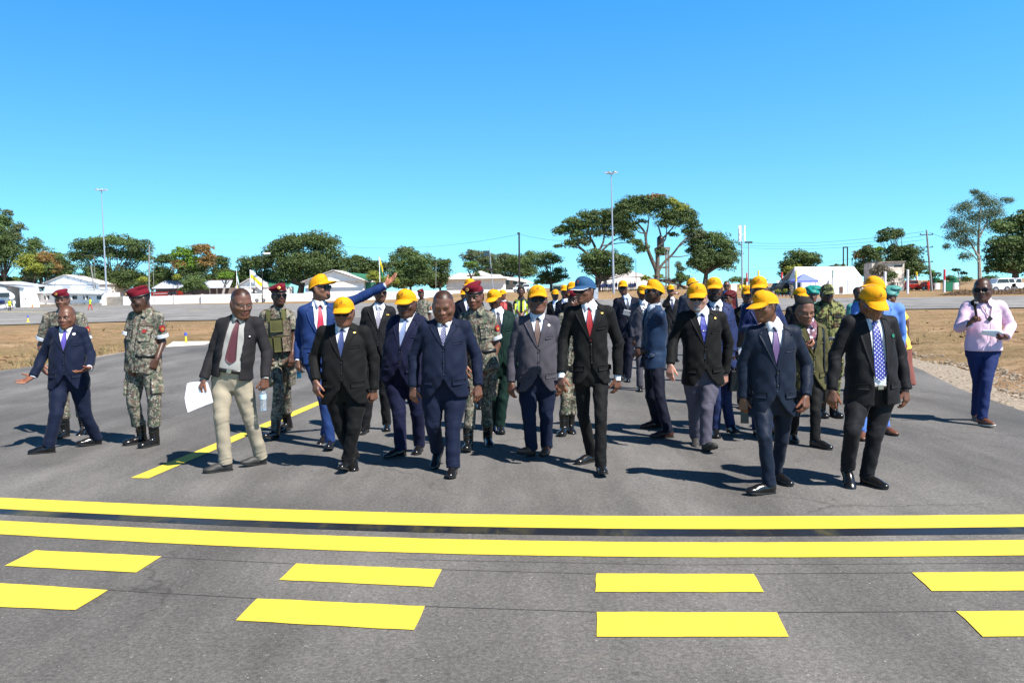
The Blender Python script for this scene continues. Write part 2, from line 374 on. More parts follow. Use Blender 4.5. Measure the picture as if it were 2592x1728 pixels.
# ------------------------------------------------------------------ signed-distance modelling
def smin(a, b, k):
    h = np.clip(.5+.5*(b-a)/k, 0, 1)
    return b*(1-h)+a*h-k*h*(1-h)
class Q:                                   # sparse coordinates
    __slots__ = ('x', 'y', 'z')
    def __init__(s, x, y, z): s.x, s.y, s.z = x, y, z
def lin(q, c, d): return (q.x-c[0])*d[0]+(q.y-c[1])*d[1]+(q.z-c[2])*d[2]
def f_rcone(a, b, ra, rb, wr=None, flat=None):
    """tapered capsule; wr=(amp, wavelength, centre t, width) adds creases; flat=(axis, scale) squashes it"""
    a = np.array(a, float); b = np.array(b, float); d = b-a; L2 = d.dot(d)+1e-9; L = math.sqrt(L2)
    def f(q):
        t = np.clip(lin(q, a, d)/L2, 0, 1)
        dx = q.x-(a[0]+t*d[0]); dy = q.y-(a[1]+t*d[1]); dz = q.z-(a[2]+t*d[2])
        r = ra+(rb-ra)*t
        if flat is not None:
            ax, sc = flat; p = dx*ax[0]+dy*ax[1]+dz*ax[2]; m = (1/sc-1)*p
            dx = dx+m*ax[0]; dy = dy+m*ax[1]; dz = dz+m*ax[2]
        dist = np.sqrt(dx*dx+dy*dy+dz*dz)
        if wr is not None:
            for (amp, lam, tc, tw, ph) in wr:
                side = (dx*.8-dy*.6)/(r+1e-6)
                s2 = (dz*.5+dx*.5+dy*.3)/(r+1e-6)
                r = r+amp*np.exp(-((t-tc)/tw)**2)*np.sin(t*L*6.283/lam+ph+3.4*side+1.6*np.sin(2.3*side+ph+t*9)+1.2*np.sin(s2*2.1+t*6))*(.45+.55*np.sin(t*13+ph+s2*2.4+side))
        return dist-r
    m = max(ra, rb)*(1.15 if flat is None else 1.3)+.02
    return f, np.minimum(a, b)-m, np.maximum(a, b)+m
def f_ell(c, r, A=None):
    c = np.array(c, float); r = np.array(r, float)
    A = np.eye(3) if A is None else np.array(A, float)
    def f(q):
        p = [lin(q, c, A[i]) for i in range(3)]
        k0 = np.sqrt((p[0]/r[0])**2+(p[1]/r[1])**2+(p[2]/r[2])**2)
        k1 = np.sqrt((p[0]/r[0]**2)**2+(p[1]/r[1]**2)**2+(p[2]/r[2]**2)**2)
        return k0*(k0-1)/(k1+1e-6)
    m = max(r)+.03
    return f, c-m, c+m
def f_loft(O, A, prof, p=2.5, lo=None, hi=None):
    """O origin, A=(u,up,front) axes; prof rows (v, halfwidth, halfdepth, front offset)"""
    O = np.array(O, float); prof = np.array(prof, float); prof = prof[np.argsort(prof[:, 0])]
    vf = np.linspace(prof[0, 0], prof[-1, 0], 60)
    def sm(y):
        z = np.interp(vf, prof[:, 0], y); k = np.hanning(9); k /= k.sum(); zz = np.convolve(np.pad(z, 4, 'edge'), k, 'valid'); return zz
    aa, bb, cc = sm(prof[:, 1]), sm(prof[:, 2]), sm(prof[:, 3])
    lo = prof[0, 0] if lo is None else lo; hi = prof[-1, 0] if hi is None else hi
    def f(q):
        u = lin(q, O, A[0]); v = lin(q, O, A[1]); w_ = lin(q, O, A[2])
        a = np.interp(v, vf, aa); b = np.interp(v, vf, bb); c = np.interp(v, vf, cc)
        rr = (np.abs(u/a)**p+np.abs((w_-c)/b)**p)**(1/p)
        d = (rr-1)*b*1.05
        return np.maximum(d, np.maximum(lo-v, v-hi))
    m = max(prof[:, 1].max(), prof[:, 2].max()+abs(prof[:, 3]).max())+.03
    pts = [O+A[1]*lo, O+A[1]*hi]
    return f, np.min(pts, 0)-m, np.max(pts, 0)+m
class Vol:
    def __init__(s, lo, hi, h):
        s.h = h; s.lo = np.array(lo, float)-3*h; hi = np.array(hi, float)+3*h
        s.n = np.ceil((hi-s.lo)/h).astype(int)+1
        s.D = np.full(s.n, .25, dtype=np.float32)
        s.ax = [(s.lo[i]+h*np.arange(s.n[i])).astype(np.float32) for i in range(3)]
    def q(s, lo, hi):
        a = np.clip(np.floor((lo-s.lo)/s.h).astype(int), 0, s.n-1); b = np.clip(np.ceil((hi-s.lo)/s.h).astype(int)+1, 1, s.n)
        if (b <= a).any(): return None, None
        sl = tuple(slice(a[i], b[i]) for i in range(3))
        return sl, Q(s.ax[0][sl[0]][:, None, None], s.ax[1][sl[1]][None, :, None], s.ax[2][sl[2]][None, None, :])
    def add(s, F, k=.02):
        f, lo, hi = F; sl, q = s.q(lo-k, hi+k)
        if sl is None: return s
        s.D[sl] = smin(s.D[sl], f(q).astype(np.float32), k); return s
    def cut(s, f, lo, hi, k=.004):
        sl, q = s.q(np.array(lo), np.array(hi))
        if sl is None: return s
        s.D[sl] = -smin(-s.D[sl], f(q).astype(np.float32), k); return s   # f<0 inside the cutter
    def all(s, g):
        q = Q(s.ax[0][:, None, None], s.ax[1][None, :, None], s.ax[2][None, None, :]); s.D = g(s.D, q).astype(np.float32); return s
def nets(D, lo, h):
    S = D < 0
    c = S[:-1, :-1, :-1].astype(np.int8)
    for a in ((1, 0, 0), (0, 1, 0), (0, 0, 1), (1, 1, 0), (1, 0, 1), (0, 1, 1), (1, 1, 1)):
        c = c+S[a[0]:S.shape[0]-1+a[0], a[1]:S.shape[1]-1+a[1], a[2]:S.shape[2]-1+a[2]]
    act = (c > 0) & (c < 8); I = np.argwhere(act)
    if len(I) == 0: return np.zeros((0, 3)), np.zeros((0, 4), int)
    idx = np.full(act.shape, -1, dtype=np.int32); idx[act] = np.arange(len(I))
    acc = np.zeros((len(I), 3)); cnt = np.zeros(len(I))
    cor = [(i, j, k) for i in (0, 1) for j in (0, 1) for k in (0, 1)]
    vals = {o: D[I[:, 0]+o[0], I[:, 1]+o[1], I[:, 2]+o[2]] for o in cor}
    for o in cor:
        for x in range(3):
            if o[x] == 0:
                o2 = list(o); o2[x] = 1; o2 = tuple(o2)
                va, vb = vals[o], vals[o2]; m = (va < 0) != (vb < 0); t = np.where(m, va/np.where(m, va-vb, 1), 0)
                p = np.array(o, float)[None, :]+np.array(np.subtract(o2, o), float)[None, :]*t[:, None]
                acc[m] += p[m]; cnt[m] += 1
    V = lo+h*(I+acc/cnt[:, None])
    F = []
    for x in range(3):
        y, z = (x+1) % 3, (x+2) % 3
        sa = [slice(None)]*3; sb = [slice(None)]*3; sa[x] = slice(0, -1); sb[x] = slice(1, None)
        A = S[tuple(sa)]; B = S[tuple(sb)]; ch = np.argwhere(A != B)
        ok = (ch[:, y] > 0) & (ch[:, z] > 0) & (ch[:, y] < D.shape[y]-1) & (ch[:, z] < D.shape[z]-1); ch = ch[ok]
        def g(dy, dz):
            e = ch.copy(); e[:, y] += dy; e[:, z] += dz; return idx[e[:, 0], e[:, 1], e[:, 2]]
        qd = np.stack([g(-1, -1), g(0, -1), g(0, 0), g(-1, 0)], 1)
        fl = ~A[ch[:, 0], ch[:, 1], ch[:, 2]]
        qd[fl] = qd[fl][:, ::-1]; F.append(qd)
    F = np.concatenate(F); F = F[(F >= 0).all(1)]
    return V, F
def vol_mesh(name, vol, base, mats, parent, col=None, label=None):
    V, F = nets(vol.D, vol.lo, vol.h)
    if len(F) == 0: return None
    C = col(V) if col is not None else None
    return link(name, mesh_np(name, V-base, F, col=C), mats, parent, label)
# ------------------------------------------------------------------ cloth, skin and leather
def m_cloth(name, col, rough=.8, weave=1.0, sheen=.05, var=.1, stretch=(1, 1, .25)):
    k = ('cl', name)
    if k in _mc: return _mc[k]
    if max(col) < .5: col = tuple(x*.62 for x in col)
    t = NT(name); v = t.co('Object', stretch); n = t.noise(v, 9, 5, .6)
    c = t.ramp(n, [(.3, tuple(x*(1-var) for x in col)), (.7, tuple(min(1, x*(1+var)) for x in col))])
    t.set('Base Color', c); t.set('Roughness', rough); t.set('Specular IOR Level', .16); t.set('Sheen Weight', sheen*.2); t.set('Sheen Roughness', .5)
    t.set('Normal', t.bump(t.noise(t.co('Object'), 420, 2, .6), .15*weave, .002, t.bump(t.noise(t.co('Object', (1, 1, .35)), 14, 4, .6, .5), .5, .012)))
    _mc[k] = t.m; return t.m
def m_skin(name, col):
    k = ('sk', name)
    if k in _mc: return _mc[k]
    t = NT(name); v = t.co('Object'); a = t.n('ShaderNodeAttribute'); a.attribute_name = 'Tint'
    n = t.noise(v, 26, 4, .6); col = tuple(x*.84 for x in col)
    c = t.ramp(n, [(.3, tuple(x*.86 for x in col)), (.7, tuple(x*1.14 for x in col))])
    c = t.mix(1.0, c, a.outputs['Color'], 'MULTIPLY')
    t.set('Base Color', c); t.set('Roughness', t.ramp(t.noise(v, 60, 3), [(.3, .38), (.7, .52)])); t.set('Specular IOR Level', .5)
    t.set('Subsurface Weight', .06); t.set('Subsurface Radius', (.01, .004, .002)); t.set('Subsurface Scale', .5)
    t.set('Normal', t.bump(t.noise(v, 300, 3), .12, .001))
    _mc[k] = t.m; return t.m
SKIN = {'d': m_skin('dark_skin', (.085, .036, .021)), 'm': m_skin('brown_skin', (.155, .066, .038)), 'l': m_skin('light_brown_skin', (.24, .112, .066)), 'w': m_skin('pale_skin', (.40, .205, .145))}
def m_camo(name, cols, sc=14., px=.011, spec=None):
    k = ('ca', name)
    if k in _mc: return _mc[k]
    t = NT(name); v0 = t.co('Object')
    s = t.n('ShaderNodeVectorMath', operation='SNAP'); t.l(v0, s.inputs[0]); s.inputs[1].default_value = (px, px, px); v = s.outputs[0] if px else v0
    cols = [tuple(x*.60 for x in q_) for q_ in cols]; spec = spec and tuple(x*.65 for x in spec)
    c = cols[0]
    for i, cc in enumerate(cols[1:]):
        o = t.n('ShaderNodeVectorMath', operation='ADD'); t.l(v, o.inputs[0]); o.inputs[1].default_value = (3.1*i+1, 7.7*i, 1.3*i)
        n = t.noise(o.outputs[0], sc*(1+.35*i), 3, .6); th = .53+.012*i
        c = t.mix(t.ramp(n, [(th, 0.), (th+.015, 1.)]), c, cc)
    if spec:
        o = t.noise(v, 60, 2, .6); c = t.mix(t.ramp(o, [(.66, 0.), (.68, 1.)]), c, spec)
    t.set('Base Color', c); t.set('Roughness', .85); t.set('Specular IOR Level', .25)
    t.set('Normal', t.bump(t.noise(v0, 18, 4, .65, .4), .7, .014))
    _mc[k] = t.m; return t.m
CAMO = m_camo('digital_camouflage', [(.36, .33, .25), (.125, .16, .105), (.19, .125, .095), (.085, .095, .08)], 17, .009, (.72, .72, .68))
WOOD = m_camo('woodland_camouflage', [(.36, .38, .13), (.09, .11, .04), (.16, .10, .05), (.02, .022, .018)], 12, 0)
def uvmat(name, fn, rough=.55):
    k = ('uv', name)
    if k in _mc: return _mc[k]
    t = NT(name); v = t.co('UV'); t.set('Base Color', fn(t, v)); t.set('Roughness', rough); t.set('Sheen Weight', .2)
    t.set('Normal', t.bump(t.noise(v, 500, 2), .2, .001))
    _mc[k] = t.m; return t.m
def _dots(ca, cb, sc=60., r=.33):
    def f(t, v):
        mp = t.n('ShaderNodeMapping'); mp.inputs['Rotation'].default_value = (0, 0, .785); mp.inputs['Scale'].default_value = (sc, sc, sc); t.l(v, mp.inputs[0])
        fr = t.n('ShaderNodeVectorMath', operation='FRACTION'); t.l(mp.outputs[0], fr.inputs[0])
        sb = t.n('ShaderNodeVectorMath', operation='DISTANCE'); t.l(fr.outputs[0], sb.inputs[0]); sb.inputs[1].default_value = (.5, .5, 0)
        sx = t.n('ShaderNodeSeparateXYZ'); t.l(fr.outputs[0], sx.inputs[0]); cb_ = t.n('ShaderNodeCombineXYZ'); t.l(sx.outputs[0], cb_.inputs[0]); t.l(sx.outputs[1], cb_.inputs[1]); t.l(cb_.outputs[0], sb.inputs[0])
        return t.mix(t.ramp(sb.outputs['Value'], [(r-.03, 1.), (r+.03, 0.)]), ca, cb)
    return f
def _stripes(ca, cb, lam=.02, duty=.5, ang=.8):
    def f(t, v):
        mp = t.n('ShaderNodeMapping'); mp.inputs['Rotation'].default_value = (0, 0, ang); mp.inputs['Scale'].default_value = (1/lam,)*3; t.l(v, mp.inputs[0])
        sx = t.n('ShaderNodeSeparateXYZ'); t.l(mp.outputs[0], sx.inputs[0]); fr = t.math('FRACT', sx.outputs[1])
        return t.mix(t.ramp(fr, [(duty-.04, 0.), (duty+.04, 1.)]), ca, cb)
    return f
def _flat(c):
    return lambda t, v: t.ramp(t.noise(v, 30, 3), [(.3, tuple(x*.9 for x in c)), (.7, c)])
TIE = {
 'purple': uvmat('violet_dotted_tie', _dots((.07, .045, .30), (.16, .13, .42), 110, .22)),
 'maroon': uvmat('maroon_striped_tie', _stripes((.10, .014, .022), (.05, .009, .014), .016)),
 'rose': uvmat('rose_red_tie', _flat((.50, .022, .06))),
 'blue': uvmat('slate_blue_tie', _flat((.03, .05, .16))),
 'silver': uvmat('silver_tie', _stripes((.33, .32, .38), (.25, .24, .30), .03, .5, .3)),
 'ice': uvmat('pale_blue_speckled_tie', _dots((.09, .14, .30), (.50, .58, .75), 110, .27)),
 'navydot': uvmat('navy_dotted_tie', _dots((.022, .025, .10), (.75, .76, .85), 60, .20)),
 'bronze': uvmat('brown_patterned_tie', _dots((.05, .025, .02), (.30, .19, .15), 95, .3)),
 'red': uvmat('red_tie', _flat((.34, .010, .014))),
 'royal': uvmat('royal_blue_tie', _stripes((.028, .032, .23), (.05, .06, .32), .05, .5, .6)),
 'plum': uvmat('plum_dotted_tie', _dots((.07, .03, .12), (.22, .14, .30), 130, .3)),
 'bluedot': uvmat('blue_tie_with_white_dots', _dots((.028, .036, .26), (.75, .76, .85), 42, .20)),
 'black': uvmat('black_tie', _flat((.02, .022, .03))),
 'bw': uvmat('black_and_white_striped_tie', _stripes((.75, .75, .75), (.03, .03, .04), .035, .5, .9)),
 'navy': uvmat('navy_tie', _flat((.02, .03, .09))),
}
M_SHIRT = {'white': m_cloth('white_shirt_cotton', (.66, .68, .74), .75, .5, .1, .03), 'pale': m_cloth('pale_blue_shirt_cotton', (.55, .65, .85), .75, .5, .1, .03), 'grey': m_cloth('light_grey_shirt_cotton', (.499, .49, .46), .8, .5, .1, .04), 'blue': m_cloth('sky_blue_shirt_cotton', (.30, .42, .75), .75, .5, .1, .04),
 'print': None}
def _print():
    t = NT('plum_printed_blouse'); v = t.co('Object'); n = t.vor(v, 45, out='Color'); s = t.n('ShaderNodeSeparateColor'); t.l(n, s.inputs[0])
    t.set('Base Color', t.ramp(s.outputs[0], [(.0, (.16, .05, .08)), (.45, (.03, .02, .03)), (.6, (.55, .5, .6)), (.75, (.2, .06, .09))], 'CONSTANT')); t.set('Roughness', .6); return t.m
M_SHIRT['print'] = _print()
M_CAPY = m_cloth('golden_yellow_cap_cotton', (.68, .295, .004), .75, 1.2, .1, .05, (1, 1, 1))
M_CAPB = m_cloth('steel_blue_cap_cotton', (.032, .110, .25), .7, 1.2, .1, .05, (1, 1, 1))
M_CAPK = m_cloth('black_cap_cotton', (.012, .013, .018), .8)
M_BERET = m_cloth('maroon_beret_wool', (.20, .010, .024), .9, 2.0, .1, .08, (1, 1, 1))
M_INK = plain('dark_print', (.10, .03, .008), .7)
M_BLK = plain('black_plastic', (.012, .012, .013), .25, spec=.6)
M_LENS = plain('sunglass_lens', (.004, .004, .005), .3, spec=.2)
M_WIRE = plain('metal_wire', (.55, .5, .42), .3, metal=1)
M_GOLD = plain('gold_badge', (.75, .5, .10), .35, metal=.6)
M_WHITEP = plain('white_plastic', (.82, .82, .82), .4, var=.03)
M_SHOE = {'k': plain('black_shoe_leather', (.012, .011, .011), .22, spec=.6, vs=20, bump=.15), 'b': plain('tan_brown_leather', (.20, .075, .035), .45, vs=16, bump=.2), 'g': plain('dark_grey_suede', (.045, .042, .038), .6, bump=.3), 'o': plain('dark_oxblood_leather', (.07, .02, .012), .3)}
M_SOLE = {'k': plain('black_rubber_sole', (.02, .019, .018), .7), 'w': plain('cream_rubber_sole', (.68, .62, .50), .7)}
M_HAIR = plain('black_cropped_hair', (.014, .011, .010), .85, bump=1.0, bs=190)
M_HAIRG = plain('grey_white_beard_hair', (.42, .41, .39), .85, bump=1.0, bs=190)
M_EYEW = plain('eye_white', (.55, .5, .45), .3, var=.02); M_EYED = plain('dark_iris', (.01, .006, .005), .15)
M_BELT = plain('black_belt_leather', (.012, .012, .012), .4)
M_RED = plain('red_patch', (.45, .02, .02), .7); M_BAND = m_cloth('white_armband', (.50, .54, .60), .8)

# ------------------------------------------------------------------ heads
def head_axes(yaw, pitch, roll):
    y, p = R(yaw), R(pitch)
    u = np.array([math.cos(y), math.sin(y), 0.]); f = np.array([math.cos(p)*math.sin(y), -math.cos(p)*math.cos(y), -math.sin(p)])
    up = np.cross(f, u); r = R(roll)
    return math.cos(r)*u-math.sin(r)*up, f, math.cos(r)*up+math.sin(r)*u     # u, front, up ; + roll tips the head to the image right
def head_prims(S, fat=0.):
    """list of (kind, sign, args, k) in head coords (x side, y front, z up)"""
    c = 1+fat
    P = [('e', (0, -.018, .036), (.077*(1+.4*fat), .098, .086), .01), ('e', (0, .012, -.035), (.066*c, .078, .082), .03),
         ('c', (.050*c, -.008, -.040), (.012, .062, -.096), .026*c, .021, .03), ('c', (-.050*c, -.008, -.040), (-.012, .062, -.096), .026*c, .021, .03),
         ('c', (-.038, .066, .020), (.038, .066, .020), .017, .017, .02),
         ('c', (0, .080, .006), (0, .101, -.026), .0085, .0125, .012), ('e', (.016, .090, -.031), (.012, .012, .009), .008), ('e', (-.016, .090, -.031), (.012, .012, .009), .008),
         ('e', (.043*c, .052, -.024), (.025, .025, .022), .02), ('e', (-.043*c, .052, -.024), (.025, .025, .022), .02),
         ('e', (0, .078, -.094), (.021, .018, .018), .02), ('e', (0, .078, -.055), (.030, .020, .022), .015),
         ('x', (.031, .090, -.002), (.019, .016, .012), .012), ('x', (-.031, .090, -.002), (.019, .016, .012), .012),
         ('e', (.030, .070, .000), (.015, .012, .011), .004), ('e', (-.030, .070, .000), (.015, .012, .011), .004),
         ('e', (0, .0945, -.0555), (.026, .010, .0068), .005), ('e', (0, .0935, -.0685), (.023, .010, .0082), .005), ('x', (0, .107, -.0618), (.026, .010, .0018), .003),
         ('e', (.078*(1+.4*fat), -.012, -.008), (.011, .022, .034), .008), ('e', (-.078*(1+.4*fat), -.012, -.008), (.011, .022, .034), .008)]
    if fat > .06: P.append(('e', (0, .035, -.100), (.050*c, .045, .030), .03))
    return [(p[0], *[tuple(np.array(a)*S) if isinstance(a, tuple) else a*S for a in p[1:]]) for p in P]
def head_fns(C, A, S, fat):
    T = np.array(A)          # rows u, f, up
    g = lambda p: C+T.T @ np.array(p)
    out = []
    for p in head_prims(S, fat):
        if p[0] == 'c': out.append((1, f_rcone(g(p[1]), g(p[2]), p[3], p[4]), p[5]))
        else: out.append((1 if p[0] == 'e' else -1, f_ell(g(p[1]), p[2], T), p[3]))
    return out
def apply_prims(vol, L):
    for s, F, k in L:
        if s > 0: vol.add(F, k)
        else: vol.cut(F[0], F[1], F[2], k)

def hand_prims(wp, d, n, side, curl=(35, 40, 30), spread=6, S=1., thumb=(38, 20), fcurl=None):
    """wrist point, direction of the hand, palm normal; side +1 for image-left hand (person's right)"""
    d = d/np.linalg.norm(d); n = n-d*n.dot(d); n /= np.linalg.norm(n)+1e-9
    l = np.cross(d, n)*side                        # towards the thumb
    P = []; S = S*1.0
    P.append((f_rcone(wp-d*.03, wp+d*.02*S, .024*S, .024*S, flat=(n, .8)), .012))
    kn = []
    for i, (o, ln) in enumerate([(.030, .088), (.010, .092), (-.010, .087), (-.029, .080)]):
        a = wp+d*.012*S+l*o*.5*S; b = wp+d*ln*S+l*o*S-n*.002
        P.append((f_rcone(a, b, .0155*S, .0125*S), .012)); kn.append(b)
    P.append((f_ell(wp+d*.05*S+n*.004, (.036*S, .016*S, .046*S), (l, n, d)), .010))
    for i, (b, ln) in enumerate(zip(kn, [(.040, .025, .020), (.045, .029, .021), (.041, .027, .020), (.032, .020, .018)])):
        ang = 0; p = b; sp = R(spread*(1.5-i)/1.5)
        cu = fcurl[i] if fcurl else tuple(c*(1+.12*(i-1.2)) for c in curl)
        dd = d*math.cos(sp)+l*math.sin(sp)
        for j in range(3):
            ang += R(cu[j]); e = dd*math.cos(ang)+n*math.sin(ang); q2 = p+e*ln[j]*S
            P.append((f_rcone(p, q2, (.0105-.001*j)*S, (.0098-.001*j)*S), .003)); p = q2
    tb = wp+d*.022*S+l*.022*S; a1 = R(thumb[0]); e = d*math.cos(a1)*.9+l*math.sin(a1)+n*.35; e /= np.linalg.norm(e)
    t1 = tb+e*.045*S; P.append((f_rcone(tb, t1, .016*S, .0125*S), .012)); e2 = e*math.cos(R(thumb[1]))+n*math.sin(R(thumb[1]))*.5+d*.25; e2 /= np.linalg.norm(e2)
    t2 = t1+e2*.030*S; P.append((f_rcone(t1, t2, .0118*S, .0108*S), .004)); P.append((f_rcone(t2, t2+e2*.022*S+n*.004, .0105*S, .0088*S), .004))
    return P, wp+d*.085*S+n*.028*S      # and the grip centre
# ------------------------------------------------------------------ things worn
def grid_faces(n, m, off=0):
    I = np.arange(n*m).reshape(n, m)+off
    return np.stack([I[:-1, :-1], I[1:, :-1], I[1:, 1:], I[:-1, 1:]], -1).reshape(-1, 4)
def drape(f, O, A, U, V, off=.005, skirt=.012, wtop=.42, wbot=-.06):
    """lay a (n,m) sheet of torso coordinates on the surface f from the front; returns verts, faces, uv (edges folded under, so it has thickness)"""
    K = 100; W = np.linspace(wtop, wbot, K)
    def pts(w): return O+U[..., None]*A[0]+V[..., None]*A[1]+w[..., None]*A[2]
    Ps = O+U[..., None, None]*A[0]+V[..., None, None]*A[1]+W[None, None, :, None]*A[2]
    D = f(Q(Ps[..., 0], Ps[..., 1], Ps[..., 2]))
    ins = D < 0; i = np.argmax(ins, -1); none = ~ins.any(-1); i = np.clip(i, 1, K-1)
    d1 = np.take_along_axis(D, i[..., None], -1)[..., 0]; d0 = np.take_along_axis(D, (i-1)[..., None], -1)[..., 0]
    t = np.clip(d0/(d0-d1+1e-9), 0, 1); wv = W[i-1]+(W[i]-W[i-1])*t
    if none.any(): wv[none] = np.nanmedian(wv[~none]) if (~none).any() else 0
    top = pts(wv+off); n, m = U.shape
    bot = pts(wv+off-skirt)
    Vv = np.concatenate([top.reshape(-1, 3), bot.reshape(-1, 3)]); F = [grid_faces(n, m)[:, ::-1]]
    I = np.arange(n*m).reshape(n, m); N = n*m
    ring = list(I[0, :])+list(I[1:, -1])+list(I[-1, ::-1][1:])+list(I[::-1, 0][1:])
    ring = np.array(ring); a, b = ring[:-1], ring[1:]
    F.append(np.stack([a, b, b+N, a+N], 1)); F = np.concatenate(F)
    uv = np.stack([U.ravel(), V.ravel()], 1); uv = np.concatenate([uv, uv])
    return Vv, F, uv
def dr_obj(name, f, O, A, U, V, base, mat, parent, off=.005, skirt=.012, label=None):
    Vv, F, uv = drape(f, O, A, np.asarray(U, float), np.asarray(V, float), off, skirt)
    return link(name, mesh_np(name, Vv-base, F, uv=uv), mat, parent, label)
def rect(u0, u1, v0, v1, n=6, m=6, slant=0):
    U, V = np.meshgrid(np.linspace(u0, u1, n), np.linspace(v0, v1, m), indexing='ij'); return U, V+slant*(U-u0)
def disc(u, v, r, n=5, m=12, sx=1.):
    rr, th = np.meshgrid(np.linspace(.05, 1, n)*r, np.linspace(0, 2*math.pi, m), indexing='ij'); return u+rr*np.cos(th)*sx, v+rr*np.sin(th)
class HF:                                   # head frame -> mesh in local coords of the person
    def __init__(s, C, A, S, base): s.C, s.A, s.S, s.base = C, np.array(A), S, base
    def __call__(s, V): return (np.asarray(V, float)*s.S) @ s.A + s.C - s.base
def cap_rot(V, pitch, yaw=0, roll=0):      # tips the cap about a point inside the head
    V = np.asarray(V, float)-np.array([0, -.01, .02]); p, y, r = R(pitch), R(yaw), R(roll)
    x, yy, z = V[:, 0], V[:, 1], V[:, 2]
    yy, z = yy*math.cos(p)+z*math.sin(p), -yy*math.sin(p)+z*math.cos(p)
    x, z = x*math.cos(r)+z*math.sin(r), -x*math.sin(r)+z*math.cos(r)
    x, yy = x*math.cos(y)+yy*math.sin(y), -x*math.sin(y)+yy*math.cos(y)
    return np.stack([x, yy, z], 1)+np.array([0, -.01, .02])
RX, RY, RH = .0905, .112, .101
def cap_surf(ph, s, off=0.):
    """ph azimuth (0 = front), s 0 rim .. 1 top"""
    a = np.asarray(s)*math.pi/2; c = np.maximum(np.cos(a), 0)**(.80-.16*np.cos(ph)); sn = np.sin(a)**.96
    ry = RY*(1+.00*np.cos(ph)); x = (RX+off)*np.sin(ph)*c; y = -.014+(ry+off)*np.cos(ph)*c+.016*sn
    z = .028+.014*np.cos(ph)+(RH+off-.008*np.cos(ph))*sn
    # six panels meeting in shallow seams
    seam = np.cos(3*ph+math.pi/2)**40*.0022*c; x = x-seam*np.sin(ph); y = y-seam*np.cos(ph)
    return np.stack([x, y, z], -1)
_txt = {}
def text_arr(s, size=1.0):
    if s in _txt: return _txt[s]
    cu = bpy.data.curves.new('t', 'FONT'); cu.body = s; cu.align_x = 'CENTER'; cu.size = 1.0; cu.resolution_u = 2
    o = bpy.data.objects.new('t', cu); COL.objects.link(o); dg = bpy.context.evaluated_depsgraph_get(); me = bpy.data.meshes.new_from_object(o.evaluated_get(dg))
    V = np.zeros(len(me.vertices)*3); me.vertices.foreach_get('co', V); V = V.reshape(-1, 3)[:, :2]
    F = []
    me.calc_loop_triangles()
    F = np.array([list(t.vertices) for t in me.loop_triangles], int)
    bpy.data.objects.remove(o); bpy.data.meshes.remove(me); bpy.data.curves.remove(cu)
    _txt[s] = (V, F); return V, F
def stroke(pts, wd):
    """ribbon in 2D -> verts, tris"""
    V = []; F = []
    for a, b in zip(pts[:-1], pts[1:]):
        a = np.array(a, float); b = np.array(b, float); n = np.array([-(b-a)[1], (b-a)[0]]); n = n/(np.linalg.norm(n)+1e-9)*wd/2
        o = len(V); V += [a-n, b-n, b+n, a+n]; F += [(o, o+1, o+2), (o, o+2, o+3)]
    return np.array(V), np.array(F)
def emblem_flat():
    parts = []
    th = np.linspace(0, 2*math.pi, 19); parts.append(stroke([(0.0+.0115*math.cos(t), .027+.0115*math.sin(t)) for t in th], .0013))
    parts.append(stroke([(-.002, .019), (.002, .036), (.0065, .019)], .0022)); parts.append(stroke([(-.012, .022), (-.004, .0225), (.004, .0235)], .0018))
    V, F = text_arr('AEROPORTOS DE MOÇAMBIQUE'); parts.append((V*np.array([.0052, .0062])+np.array([0, .0065]), F))
    parts.append(stroke([(-.026, .0025), (.026, .0025)], .0012))
    Vs, Fs, o = [], [], 0
    for V, F in parts: Vs.append(V); Fs.append(F+o); o += len(V)
    return np.concatenate(Vs), np.concatenate(Fs)
_emb = None
